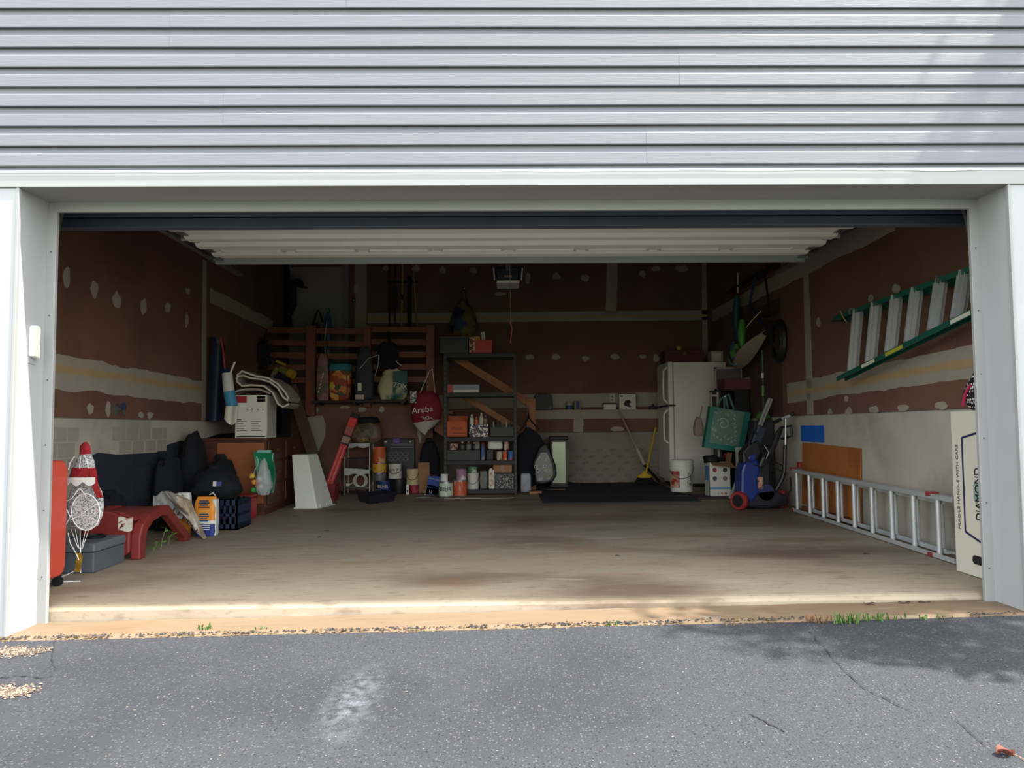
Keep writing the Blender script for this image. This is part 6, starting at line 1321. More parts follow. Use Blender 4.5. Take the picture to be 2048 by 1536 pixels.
t = thing('fabric_bin', 'mauve fabric storage bin on top of the black cabinet', 'bin', ((xa+xb)/2,yc+.17,zc+.001)); part('bin', B().box(xa,yc+.02,zc+.002,xb,yc+.32,z2), mat('mauve_cloth',(96,50,70),.85,var=.15), t, bev=.012); part('paper_edge', B().grid(lambda u, v: (xa+(xb-xa)*(.5+.48*u), yc+.06+.02*v, z2-.002+.014*math.sin(u*2.6)*(1-v)), 8, 1, .003), M_paper, t); part('lid_seam', B().box(xa-.002,yc+.017,z2-.03,xb+.002,yc+.02,z2-.026), mat('mauve_dark',(70,36,50),.85), t)
# framed screen behind
ys2 = yc+.36; P = [at(u,v,Y=ys2) for u,v in ((1414,783),(1410,743),(1466,743),(1470,772))]
t = thing('window_screen', 'white framed window screen standing between the cabinet and refrigerator', 'screen', (P[0].x+.15,ys2+.02,zc+.001)); 
base_z = zc+.002; xs0, xs1 = at(1412,0,Y=ys2).x, at(1468,0,Y=ys2).x; xs0 = max(xs0, x0c+.005); zt2 = at(0,743,Y=ys2).z
for nm, bb in (('frame_rail',(xs0,ys2,zt2-.025,xs1,ys2+.02,zt2)),('frame_rail',(xs0,ys2,base_z,xs1,ys2+.02,base_z+.025)),('frame_stile',(xs0,ys2,base_z,xs0+.025,ys2+.02,zt2)),('frame_stile',(xs1-.025,ys2,base_z,xs1,ys2+.02,zt2))): part(nm, B().box(*bb), mat('frame_offwhite',(150,146,140),.5), t)
part('mesh', B().box(xs0+.02,ys2+.008,base_z+.02,xs1-.02,ys2+.012,zt2-.02), mat('screen_grey',(92,88,86),.8), t)
# white metal stand pole left of cabinet
yp = yc-.05; xx = at(1412,0,Y=yp).x; t = thing('folding_cart', 'white metal folding cart frame leaning between refrigerator and cabinet', 'cart', (xx+.06,yp+.1,fz(xx,yp)))
M_off = mat('frame_offwhite',(150,146,140))
for px in (1404, 1417): xq = at(px,0,Y=yp+.1).x; part('upright', B().box(xq-.012,yp+.08,fz(xq,yp)+.002,xq+.012,yp+.11,at(0,792,Y=yp).z), M_off, t, bev=.003)
for py in (800, 880): zz = at(0,py,Y=yp).z; part('crossbar', B().box(at(1404,0,Y=yp+.1).x,yp+.085,zz-.012,at(1417,0,Y=yp+.1).x,yp+.105,zz+.012), M_off, t)
part('end_cap', B().box(at(1402,0,Y=yp+.1).x,yp+.075,at(0,793,Y=yp).z,at(1419,0,Y=yp+.1).x,yp+.115,at(0,790,Y=yp).z), M_blk, t)
# teal tote hanging on the cabinet front
yt = yc-.13; P = {k: at(*v,Y=yt) for k, v in dict(tl=(1421,812),tr=(1502,826),bl=(1408,895),br=(1486,905)).items()}
t = thing('tote_bag', 'teal shopping tote with white swirl print hanging on the black cabinet', 'bag', (P['bl'].x+.2,yt,P['bl'].z-.01)); M_teal = mat('tote_teal',(30,108,98),.6,var=.12); M_tg = mat('tote_greygreen',(92,122,112),.6,var=.25,scale=20,rgb2=(150,160,150),f2=.63,s2=14)
def tote(u, v, o=0):
    l = P['bl'].lerp(P['tl'],v); r_ = P['br'].lerp(P['tr'],v); p_ = l.lerp(r_,u); return (p_.x, yt-.05*math.sin(math.pi*u)*(1-.6*v)-o+.012*noise.noise(Vector((u*3,v*3,7))), p_.z)
part('bag_body', B().grid(tote, 18, 16, .11, (0,-1,0)), M_teal, t, smooth=True)
part('printed_panel', B().grid(lambda u, v: tote(.10+.74*u,.13+.85*v,.004), 16, 14), M_tg, t, smooth=True)
sw = [];
for i in range(26):
    a = i*.36; rr_ = .012+.0026*i; c_ = tote(.36,.62,.012); sw.append((c_[0]+rr_*math.cos(a), c_[1], c_[2]+rr_*math.sin(a)))
part('swirl_print', B().tube(sw, .004, 5), mat('swirl_white',(180,196,180),.6), t)
for k in range(7): part('leaf_print', B().tube([tote(.6+.02*k+.03*math.sin(j*1.3+k),.85-.10*k+.03*j*.4,.008) for j in range(5)], .0032, 5), mat('swirl_white',(180,196,180)), t)
for k in range(6): part('leaf_print', B().tube([tote(.18+.09*k+.02*math.sin(j*1.7+k),.30-.05*(k % 3)+.02*j,.008) for j in range(4)], .003, 5), mat('swirl_white',(180,196,180)), t)
for x_ in ((1432,822,1446,793,1449,818),(1456,816,1455,788,1468,818)): part('handle', B().tube([at(x_[0],x_[1],Y=yt-.02), at(x_[2]-4,x_[3]+4,Y=yc-.03), at(x_[2]+2,x_[3],Y=yc-.02), at(x_[4],x_[5],Y=yt-.02)], .014, 6), mat('tote_strap',(80,120,116),.6), t)
part('hook', B().cyl(at(1450,793,Y=yc-.012), at(1450,793,Y=yc-.05), .006), M_galv, t)
t,cx,zz0,zz1,w = soft('cloth_bag', 'limp beige cloth bag hanging left of the teal tote', 'bag', 1387, 832, 1406, 872, yc-.02, .10, mat('beige_cloth',(140,124,116),.8,var=.15), 92, amp=.2, top=.6); part('loop', B().tube([(cx+.02,yc-.02,zz1-.02),(cx+.06,yc+.02,zz1+.10),(cx+.07,yc+.04,zz1+.12)],.006), mat('beige_cloth',(140,124,116)), t)
xa, xb, za, zb_ = rect(1404, 897, 1456, 913, yc-.03); t = thing('red_tray', 'red plastic tray sticking out under the teal tote', 'tray', ((xa+xb)/2,yc,za)); za = z0+.422
za = fz(2.4,yc)+.4245; xa = x0c-.03; part('tray', B().hexa([(xa+.09,yc-.05,za),(xb,yc-.05,za),(xb,yc+.2,za),(xa+.09,yc+.2,za),(xa+.06,yc-.07,za+.06),(xb+.01,yc-.07,za+.06),(xb+.01,yc+.22,za+.06),(xa+.06,yc+.22,za+.06)]), mat('tray_red',(170,44,40),.4), t, bev=.006); part('rim', B().box(xa+.05,yc-.085,za+.055,xb+.02,yc-.068,za+.065), mat('tray_red',(170,44,40)), t)
# white boards standing
yb = yc-.40; x0, x1 = at(1457,0,Y=yb).x, at(1470,0,Y=yb).x; x2 = at(1484,0,Y=yb).x; zf = fz(x0,yb); z1 = at(0,906,Y=yb).z
t = thing('shelf_panel', 'white laminate shelf panel standing below the teal tote', 'panel', (x0+.03,yb,zf)); part('panel', B().box(x0,yb,zf+.002,x1,yb+.16,z1), M_paper, t, bev=.002); part('edge_strip', B().box(x0-.001,yb-.002,zf+.002,x0+.008,yb,z1), mat('edge_grey',(150,150,150),.5), t)
t = thing('shelf_panel', 'beige slotted panel standing beside the white laminate one', 'panel', (x1+.03,yb,zf)); part('panel', B().box(x1+.003,yb+.02,zf+.002,x2,yb+.14,z1), mat('panel_beige',(170,150,130),.6), t, bev=.002)
for k in range(9): part('slot', B().box(x1+.025,yb+.018,z1-.05-.045*k,x1+.055,yb+.02,z1-.03-.045*k), mat('slot_brown',(110,86,70),.6), t)
# long white rod leaning
r0_ = onfloor(1460, 1004); tp = at(1541, 797, Y=5.0); tp.x = min(tp.x, XR-.03)
tp = at(1541, 797, Y=4.36); t = thing('closet_rod', 'long white square track leaning up to the right wall', 'track', r0_); a_ = Vector((r0_.x,r0_.y,fz(r0_.x,r0_.y)+.015)); part('track', B().bar(a_, tp, .05, .03, up=(0,1,0)), mat('track_white',(150,148,146),.4), t, bev=.003); part('groove', B().bar(a_+Vector((0,-.017,0)), tp+Vector((0,-.017,0)), .012, .006, up=(0,1,0)), mat('track_shadow',(110,108,106),.5), t); part('end_cap', B().bar(a_, a_.lerp(tp,.015), .054, .034, up=(0,1,0)), M_blk, t)

# ================================================================ BLUE PRESSURE WASHER
yw = 3.75; q = onfloor(1500, 1022); yw = q.y+.05; k = (yw-CAM.y)/FPX
def wp(px, py, dy=0): p_ = at(px, py, Y=yw); return Vector((p_.x, yw+dy, p_.z))
bz = fz(wp(1520,1000).x, yw)
pw_ = thing('pressure_washer', 'blue and black electric pressure washer with red wheels', 'pressure washer', (wp(1520,1000).x, yw+.12, bz)); M_pb = mat('washer_blue',(26,48,116),.35,var=.08); M_pk = mat('washer_black',(26,26,32),.45,var=.15); M_pr = mat('wheel_red',(140,44,42),.5)
outl = lambda L_: [(wp(u,v).x, max(wp(u,v).z, bz+.03)) for u, v in L_]
part('base', B().prism(outl([(1475,1012),(1478,998),(1500,985),(1545,978),(1572,990),(1580,1008),(1560,1016),(1490,1017)]), 'y', yw+.0, yw+.30), M_pk, pw_, bev=.02)
part('motor_shell', B().prism(outl([(1481,1000),(1482,942),(1488,925),(1515,918),(1522,940),(1515,965),(1520,985),(1505,1004)]), 'y', yw-.01, yw+.22), M_pb, pw_, bev=.025)
part('rear_shell', B().prism(outl([(1510,1000),(1518,970),(1516,935),(1530,905),(1546,925),(1545,965),(1550,990),(1540,1004)]), 'y', yw+.03, yw+.27), M_pk, pw_, bev=.03)
part('hose_cover', B().cyl(wp(1533,985,.0), wp(1533,985,.05), .08, .07, 22), mat('cover_blueblack',(36,44,84),.45), pw_, smooth=True)
part('neck', B().prism(outl([(1488,930),(1487,905),(1500,890),(1520,880),(1526,905),(1516,925)]), 'y', yw+.03, yw+.2), M_pk, pw_, bev=.02); part('neck_stripe', B().prism(outl([(1494,930),(1500,912),(1514,905),(1513,918),(1506,930)]), 'y', yw+.018, yw+.05), M_pb, pw_, bev=.008)
part('mast', B().bar(wp(1508,905,.08), wp(1531,853,.10), .10, .06, up=(0,1,0)), mat('mast_slate',(42,46,66),.5), pw_, bev=.015)
for px, dy in ((1476,.02), (1574,.16)):
    c_ = wp(px+4, 1000, dy); c_.z = bz+.095
    ty = part('wheel', B().lathe([(.062,-.03),(.085,-.032),(.095,-.02),(.095,.02),(.085,.032),(.062,.03)], (0,0,0), 24).rot(math.pi/2,'Y',(0,0,0)).rot(math.radians(38 if px < 1500 else -38),'Z',(0,0,0)).xf(Matrix.Translation(c_)), M_pr, pw_, smooth=True); part('hub', B().lathe([(0,-.034),(.062,-.03),(.062,.03),(0,.034)], (0,0,0), 18).rot(math.pi/2,'Y',(0,0,0)).rot(math.radians(38 if px < 1500 else -38),'Z',(0,0,0)).xf(Matrix.Translation(c_)), M_pk, ty, smooth=True)
part('logo_plate', B().box(wp(1490,0).x,yw-.016,wp(0,990).z,wp(1500,0).x,yw-.008,wp(0,966).z), mat('plate_copper',(176,130,110),.4,rgb2=(60,40,40),f2=.56,s2=30), pw_)
lettering('E', .05, mat('logo_white',(206,190,180),.5), pw_, (wp(1495,0).x,yw-.019,wp(0,975).z), (1,0,0), (0,0,1))
part('spray_gun', B().tube([wp(1545,915,.12), wp(1556,890,.10), wp(1562,868,.08), wp(1568,856,.08)], [.018,.026,.03,.02], 8), M_pk, pw_, smooth=True); part('trigger_guard', B().tube([wp(1566,855,.08), wp(1588,852,.08), wp(1590,872,.08), wp(1580,875,.08), wp(1568,878,.08)], .013, 7), M_pk, pw_, smooth=True)
part('lance', B().tube([wp(1576,835,.06), wp(1574,892,.05)], .008, 8), M_alu, pw_, smooth=True); part('lance_grip', B().tube([wp(1574,890,.05), wp(1572,945,.05), wp(1568,960,.06), wp(1548,1002,.1)], [.02,.02,.024,.014], 8), M_pk, pw_, smooth=True)
part('cross_handle', B().tube([wp(1552,845,.05), wp(1566,838,.05)], .018, 8), M_pk, pw_, smooth=True); part('cross_nozzle', B().tube([wp(1566,838,.05), wp(1584,831,.05)], [.011,.016], 8), M_alu, pw_, smooth=True); part('brush_tip', B().tube([wp(1583,831,.05), wp(1592,826,.05)], [.016,.022], 8), M_ink, pw_)
part('red_valve', B().box(wp(1573,0).x,yw+.02,wp(0,948).z,wp(1584,0).x,yw+.08,wp(0,937).z), M_pr, pw_, bev=.006)
for i, pts in enumerate(([(1540,914,.1),(1555,925,.08),(1572,932,.08)],[(1540,928,.1),(1560,938,.08),(1574,946,.08)],[(1490,905,.04),(1500,925,.0),(1520,935,-.02),(1545,915,.0)],[(1500,1012,-.02),(1535,1014,-.04),(1562,1002,-.04),(1582,980,-.0),(1583,955,.03)],[(1520,872,.06),(1510,858,.05),(1502,880,.04),(1498,902,.04)])): part('hose', B().tube([wp(*p_) for p_ in pts], .008, 6), M_rub, pw_, smooth=True)
part('pale_cable', B().tube([wp(1530,890,.02), wp(1538,905,.01), wp(1534,918,.02)], .003, 5), M_paper, pw_)

# ================================================================ HANGING TOOLS ON THE RIGHT
xh = XR-.10
hk = thing('ceiling_rack', 'dark utility rail with hooks high on the right wall', 'rail', (XR-.06,4.8,2.62)); part('rail_board', B().box(XR-.05,4.0,2.62,XR-.002,5.9,2.70), M_wd, hk); part('hook_row', B().box(XR-.12,4.05,2.63,XR-.05,5.85,2.645), M_metal, hk)
def xp(px, py, o=0): p_ = at(px, py, X=XR-.10); return Vector((XR-.10-o, p_.y, p_.z))
M_tb = mat('tool_blue',(30,52,104),.45); M_tt = mat('tool_teal',(28,74,92),.45); M_gn = mat('tool_green',(70,140,50),.5)
def hang(name, lab, pts, r, mt, cat='tool'):
    P = [xp(*p_) for p_ in pts]; P = [Vector((P[0].x,P[0].y,2.63))]+P; t = thing(name, lab, cat, P[-1], 'tools hung on the right wall'); part('shaft', B().tube(P, r, 8), mt, t, smooth=True); return t, P
t,P = hang('string_trimmer','teal electric string trimmer hung nearest the refrigerator',[(1474,590),(1473,600)],.014,M_blk); part('motor_body', B().tube([xp(1474,592), xp(1473,620), xp(1472,650), xp(1474,662)], [.03,.05,.055,.035], 12), M_tt, t, smooth=True); part('lower_grip', B().tube([xp(1474,660), xp(1473,678)], [.035,.025], 10), M_tb, t, smooth=True); part('silver_rod', B().tube([xp(1476,546), xp(1476,586)], .008), M_alu, t); part('guard', B().prism([(-.1,0),(.1,0),(.14,-.10),(-.14,-.10)], 'x', 0, .03).xf(Matrix.Translation(xp(1472,684))), M_nav, t, bev=.01)
t,P = hang('snow_shovel','blue snow shovel with bent handle hung second from the refrigerator',[(1512,545),(1501,600),(1500,612),(1518,638),(1535,661)],.015,M_tb); part('blade', B().grid(lambda u, v: tuple(xp(1535+20*v, 655+45*v-8*u, .02-.0*u)), 6, 6, .004, (1,0,0)), mat('blade_dark',(34,40,52),.5), t)
t,P = hang('garden_rake','dark rake hung third from the refrigerator',[(1530,545),(1536,600),(1539,628)],.013,M_metal); part('rake_head', B().box(P[-1].x-.02,P[-1].y-.16,P[-1].z-.02,P[-1].x+.02,P[-1].y+.16,P[-1].z+.02), M_metal, t)
t = thing('hose_reel','dark coiled hose hung on the right wall behind the beige bag','hose',xp(1548,712,.02)-Vector((0,0,.02)),'tools hung on the right wall'); c_ = xp(1546,682,-.05)
for k in range(4): part('hose_loop', B().tube([(c_.x+.012*k-.02, c_.y+(.15+.012*k)*math.cos(a), c_.z+(.19+.012*k)*math.sin(a)) for a in [2*math.pi*i/22 for i in range(22)]], .016, 7, closed=True), mat('hose_dark',(30,34,36),.5), t, smooth=True)
part('hook', B().cyl((XR-.002,c_.y,c_.z+.21),(XR-.16,c_.y,c_.z+.21),.008), M_metal, t)
# beige bag of garden things, slung on the wall
t = thing('garden_bag','beige canvas bag of bright garden gear hung under the bent shovel','bag',xp(1515,728,.14)-Vector((0,0,.02)),'tools hung on the right wall')
def gbag(u, v): p_ = xp(1484+60*v, 728-62*v**1.3+ (u-.5)*34*(.35+.65*math.sin(math.pi*min(1,.15+.85*v))), .06+.15*math.sin(math.pi*u)*math.sin(math.pi*(.1+.8*v))); return tuple(p_)
part('canvas', B().grid(gbag, 10, 14, .012, (1,0,0)), mat('canvas_beige',(150,136,116),.85,var=.12), t, smooth=True)
part('blue_rim', B().tube([xp(1486,698,.16), xp(1484,716,.17), xp(1490,728,.17), xp(1498,728,.16)], .014), mat('rim_bluegrey',(110,140,156),.7), t, smooth=True)
part('contents', B().blob(xp(1500,720,.18), .14, .22, .24, 95, .3, 3, .8, .9, 20, 12), patchy('garden_mix',[(60,24,34),(90,40,60),(50,90,110),(70,120,50),(40,30,40)],16), t, smooth=True); part('green_wrap', B().tube([xp(1512,640,.16), xp(1515,660,.18), xp(1514,680,.18), xp(1516,700,.17)], [.03,.05,.04,.02], 9), M_gn, t, smooth=True); part('strap', B().tube([xp(1505,668,.14), xp(1515,640,.06), xp(1522,622,.0)], .006), M_paper, t)
# green mop
ym = 5.0; mp0 = at(1527,830,Y=4.5); t = thing('spin_mop','green handled mop leaning on the right wall beside the black cabinet','mop',(mp0.x,4.5,mp0.z-.05)); mb = [at(1527,828,Y=4.5), at(1526,760,Y=4.48), at(1524,700,Y=4.46)]; part('handle', B().tube(mb, .010, 8), mat('mop_darkgreen',(36,80,60),.5), t, smooth=True); part('grip', B().tube([at(1526,792,Y=4.49), at(1526,772,Y=4.485)], .017, 8), M_gn, t, smooth=True); part('white_joint', B().tube([at(1525,756,Y=4.48), at(1525,746,Y=4.475)], .015, 8), M_paper, t, smooth=True); part('mop_head', B().blob((mp0.x-.01,4.5,mp0.z-.06), .15, .14, .10, 96, .3, 3, .8, .8, 18, 10), mat('mop_green',(60,110,50),.8), t, smooth=True)
ZC2 = mp0.z-.06
st2 = thing('storage_tower','dark plastic drawer tower under the green mop','drawer tower',(mp0.x,4.52,fz(mp0.x,4.78))); part('tower', B().box(mp0.x-.13,4.43,fz(mp0.x,4.7)+.002,min(mp0.x+.10,XR-.03),4.66,ZC2-.003), M_blk, st2, bev=.006)
for k in range(3): hh = (ZC2-fz(0,4.7))/3; z_ = fz(mp0.x,4.7)+.02+hh*k; dw = part('drawer', B().box(mp0.x-.12,4.418,z_,min(mp0.x+.09,XR-.04),4.43,z_+hh-.03), mat('drawer_dark',(40,40,46),.5), st2, bev=.003); part('pull', B().box(mp0.x-.04,4.408,z_+hh-.07,mp0.x+.04,4.418,z_+hh-.05), M_blk, dw)

# ================================================================ LADDERS AND BOARDS ON THE RIGHT WALL
# brown hardboard leaning behind the ladder
p1, p2 = at(1604,885,X=XR-.03), at(1720,897,X=XR-.03)
hb_ = part('brown_panel', B().hexa([(XR-.05,p2.y,fz(3,p2.y)+.06),(XR-.038,p2.y,fz(3,p2.y)+.06),(XR-.038,p1.y,fz(3,p1.y)+.06),(XR-.05,p1.y,fz(3,p1.y)+.06),(XR-.028,p2.y,p2.z),(XR-.016,p2.y,p2.z),(XR-.016,p1.y,p1.z),(XR-.028,p1.y,p1.z)]), mat('brown_hardboard',(168,104,52),.6,var=.18,scale=4,rgb2=(140,84,44),f2=.58,s2=3), None); tag(hb_, 'brown hardboard panel leaning on the right foundation behind the ladder', 'panel')
foot = B().box(XR-.056,p2.y,fz(3,p2.y)+.012,XR-.03,p1.y,fz(3,p2.y)+.058); tag(part('timber_batten', foot, M_wd2, None), 'timber batten on the floor carrying the brown hardboard panel', 'batten')
b1, b2 = at(1602,850,X=XR-.013), at(1649,884,X=XR-.013)
tag(part('blue_sheet', B().box(XR-.017,b2.y,at(1625,884,X=XR-.013).z,XR-.0125,b1.y,at(1625,851,X=XR-.013).z), mat('tape_blue',(30,100,200),.6,var=.08), None), 'bright blue square sheet stuck on the concrete above the brown panel', 'sheet')
# aluminium extension ladder on its side
lx = XR-.165; ya, yb_ = .80, at(1590,985,X=lx).y
al = thing('extension_ladder','aluminum extension ladder lying on its edge along the right wall','ladder',(lx,2.3,fz(lx,2.3)))
def lz_(y, t): return fz(lx,y)+.012+t
H_ = .40
for o, hh in ((0,0), (.055,.0)):
    for tz, nm in ((0,'side_rail'),(H_,'side_rail')):
        tz2 = tz + (.03 if tz == 0 and o else (-.03 if o else 0)); a_ = Vector((lx+o,ya+(.18 if o else 0),lz_(ya,tz2))); c_ = Vector((lx+o,yb_-(.25 if o else 0),lz_(yb_,tz2)))
        rl = part(nm, B().bar(a_, c_, .062, .012).bar(a_+Vector((-.029,0,(.012 if tz == 0 else -.012))), c_+Vector((-.029,0,(.012 if tz == 0 else -.012))), .004, .026), M_alu, al)
        if o == 0:
            for p_ in (c_, a_.lerp(c_,.10)): part('rubber_foot', B().box(p_.x-.036,p_.y-.03,p_.z-.010,p_.x+.03,p_.y+.03,p_.z+.018), mat('foot_red',(130,44,46),.6), rl, bev=.005)
for k in range(10):
    y = yb_-.06-k*.305
    if y > ya: part('rung', B().tube([(lx-.002,y,lz_(y,.01)),(lx-.002,y,lz_(y,H_-.01))], .017, 10), M_alu, al, smooth=True); 
    y2 = y+.03
    if y2 > ya+.2 and k > 0: part('rung', B().tube([(lx+.05,y2+.02,lz_(y2,.045)),(lx+.05,y2+.02,lz_(y2,H_-.045))], .017, 10), M_alu, al, smooth=True)
# green fibreglass stepladder hung on the wall
sxx = XR-.13
A1_, A0_ = at(1675,634,X=sxx), at(1945,536,X=sxx); C1_, C0_ = at(1682,755,X=sxx-.06), at(1950,622,X=sxx-.06)
gl = thing('step_ladder','green fiberglass stepladder with aluminum treads hung on the right wall','ladder',(sxx,(A1_.y+A0_.y)/2,C1_.z))
M_fg = mat('fibreglass_green',(22,84,74),.45,var=.08)
def ext(p_, q_, f): return p_ + (q_-p_)*f
A0_ = ext(A1_,A0_,1.12); C0_ = ext(C1_,C0_,1.12)
def crail(a_, c_, nm):
    up_ = Vector((0,0,1)); b = B().bar(a_, c_, .075, .010).bar(a_+Vector((-.034,0,-.014)), c_+Vector((-.034,0,-.014)), .008, .034).bar(a_+Vector((.034,0,-.014)), c_+Vector((.034,0,-.014)), .008, .034); return part(nm, b, M_fg, gl)
crail(A1_,A0_,'side_rail'); r2 = crail(C1_,C0_,'side_rail')
part('warning_label', B().bar(ext(C1_,C0_,.40)+Vector((-.039,0,-.014)), ext(C1_,C0_,.52)+Vector((-.039,0,-.014)), .002, .026), mat('label_yellowgreen',(176,176,60),.5), r2); part('white_label', B().bar(ext(C1_,C0_,.22)+Vector((-.039,0,-.014)), ext(C1_,C0_,.32)+Vector((-.039,0,-.014)), .002, .026), M_paper, r2); part('white_label', B().bar(ext(C1_,C0_,.80)+Vector((-.039,0,-.014)), ext(C1_,C0_,.90)+Vector((-.039,0,-.014)), .002, .026), M_paper, r2)
for px in (1711,1748,1789,1830,1879,1928):
    ty_ = at(px,640,X=sxx-.03).y
    fa = (ty_-A1_.y)/(A0_.y-A1_.y); fc = (ty_-C1_.y)/(C0_.y-C1_.y); a_, c_ = ext(A1_,A0_,fa), ext(C1_,C0_,fc)
    tr = part('tread', B().bar(c_+Vector((-.005,0,.005)), a_+Vector((-.005,0,-.005)), .012, .085, up=(1,0,0)).bar(c_+Vector((-.02,-.04,.005)), a_+Vector((-.02,-.04,-.005)), .006, .03, up=(1,0,0)).bar(c_+Vector((-.02,.04,.005)), a_+Vector((-.02,.04,-.005)), .006, .03, up=(1,0,0)), M_alu, gl)
    part('tread_groove', B().bar(c_+Vector((-.02,.0,.02)), a_+Vector((-.02,0,-.02)), .004, .010, up=(1,0,0)), mat('groove_grey',(120,124,128),.4,.6), tr)
part('rear_leg', B().bar(A1_+Vector((.075,.05,-.015)), A0_+Vector((.075,0,-.02)), .03, .05), M_fg, gl); part('spreader', B().bar(ext(C1_,C0_,.45)+Vector((.03,0,0)), ext(C1_,C0_,.75)+Vector((.06,0,.02)), .006, .02), M_alu, gl)
for f in (.15,.75): h_ = ext(A1_,A0_,f); part('wall_hook', B().box(h_.x-.045,h_.y-.012,h_.z+.006,XR+.0,h_.y+.012,h_.z+.02).box(h_.x-.05,h_.y-.012,h_.z-.03,h_.x-.042,h_.y+.012,h_.z+.02), M_galv, gl)
part('zip_tie', B().tube([ext(A1_,A0_,.06)+Vector((-.04,-.02,.03)), ext(A1_,A0_,.10)+Vector((-.05,0,-.03)), ext(A1_,A0_,.13)+Vector((-.05,0,-.09))], .005, 5), M_tan, gl)
part('foot_cap', B().box(A1_.x-.042,A1_.y-.02,A1_.z-.035,A1_.x+.042,A1_.y+.05,A1_.z-.028), M_blk, gl)
# white carton by the right jamb
bx = at(1913,1142,Y=.55); q = onfloor(1913,1142); yF = q.y; xF = q.x; zF = fz(xF,yF); zT = at(1899,823,Y=yF).z
cb = thing('tall_carton','tall white carton with navy outline behind the right jamb','carton',(xF+.05,yF-.25,zF)); M_cw = mat('carton_white',(204,200,184),.7,var=.04)
part('carton', B().box(xF,.04,zF+.002,xF+.10,yF,zT), M_cw, cb, bev=.003)
def cf(y, z, e=.0015): return Vector((xF-e, y, z))
M_nvy = mat('outline_navy',(34,40,80),.6); L_ = yF-.04; hT = zT-zF
yo_, yi_ = yF-.15, .06
pts = [(yi_,zF+.60+.29*1),(yo_+.0,zF+hT*.82),(yo_,zF+hT*.20),(yi_,zF+hT*.02+.10)]
pts = [(.05,zT-.07),(yF-.11,zF+hT*.835),(yF-.11,zF+hT*.26),(.05,zF+.12)]
for a_, c_ in zip(pts, pts[1:]): part('outline', B().bar(cf(*a_), cf(*c_), .012, .003, up=(1,0,0)), M_nvy, cb)
lettering('FRAGILE HANDLE WITH CARE', .034, mat('print_grey2',(96,96,92),.6), cb, cf(yF-.055,zF+hT*.53,.002), (0,0,1), (0,1,0), sx=1.1)
part('diamond_mark', B().prism([(yF-.225,zF+hT*.43),(yF-.205,zF+hT*.47),(yF-.205,zF+hT*.55),(yF-.225,zF+hT*.59),(yF-.27,zF+hT*.51)], 'x', xF-.002, xF), mat('mark_sage',(130,150,142),.6), cb)
lettering('DIAMOND', .075, M_ink, cb, cf(yF-.25,zF+hT*.50,.003), (0,0,1), (0,1,0), sx=.85)
part('hand_hole', B().prism(rr(yF-.30,yF-.17,zF+.075,zF+.125,.024,4), 'x', xF-.003, xF+.001), M_ink, cb)
# polka dot bag on the carton
x0 = xF+.03; t = thing('polka_dot_bag','black and white polka dot bag with pink zip on the white carton','bag',(xF+.05,.30,zT)); q = at(1936,780,Y=.35)
part('bag_body', B().blob((xF+.06,.335,zT+.001), .17, .34, .30, 99, .08, 2, .75, .35), dots('polka',(20,20,24),(214,212,206),46,.40), t, smooth=True); part('pink_zip', B().tube([(xF-.02,.44,zT+.03),(xF-.028,.40,zT+.10),(xF-.02,.36,zT+.15)], .009, 6), mat('zip_pink',(176,40,76),.6), t, smooth=True)
part('top_tie', B().blob((xF+.06,.335,zT+.27), .06, .08, .06, 97, .2, 2, .8, 1.2, 12, 8), M_blkf, t, smooth=True)

# ================================================================ OUTSIDE DETAILS
random.seed(31)
M_gr1 = mat('grass_green',(66,96,34),.6,var=.3,scale=20); M_gr2 = mat('grass_straw',(112,82,52),.7,var=.3,scale=20)
def tuft(px, py, n, hgt, lab, mt=M_gr1, sp=.05):
    c = drpt(px, py); c.z = drz(c.x,c.y); t = thing('grass_tuft', lab, 'grass tuft', c, 'weeds along the apron edge'); b = B()
    for k in range(n):
        a = random.uniform(0,6.28); p_ = c+Vector((random.gauss(0,sp),random.gauss(0,.012),.0)); h_ = hgt*random.uniform(.4,1); d = Vector((math.cos(a),math.sin(a)*.5,0))*h_*random.uniform(.3,1.1); w = Vector((-math.sin(a),math.cos(a),0))*.0035
        m_ = p_+d*.45+Vector((0,0,h_*.75)); e_ = p_+d+Vector((0,0,h_*.8)); b.add([p_-w,p_+w,m_+w*.8,m_-w*.8,e_], [(0,1,2,3),(3,2,4)])
    o = part('blades', b, mt, t); o['kind'] = 'stuff'; return t
for i, (px, py, n, hg, lab, mt, sp) in enumerate([(1690,1247,34,.07,'bushiest green grass tuft at the crack by the apron',M_gr1,.05),(1635,1245,26,.055,'dry brown grass tuft left of the bushiest green one',M_gr2,.03),(1735,1240,16,.045,'thin green tuft right of the bushiest one',M_gr1,.04),(1780,1240,18,.05,'pale straw green tuft near the right of the apron edge',M_gr1,.05),(1860,1238,22,.03,'low sparse weeds close to the right jamb',M_gr1,.07),(408,1262,16,.05,'small weed at the left part of the apron edge',M_gr1,.015),(520,1262,16,.03,'flat clover-like weed right of the small left weed',M_gr1,.03),(1225,1250,12,.03,'tiny weed at the middle of the apron edge',M_gr1,.02)]): tuft(px,py,n,hg,lab,mt,sp)
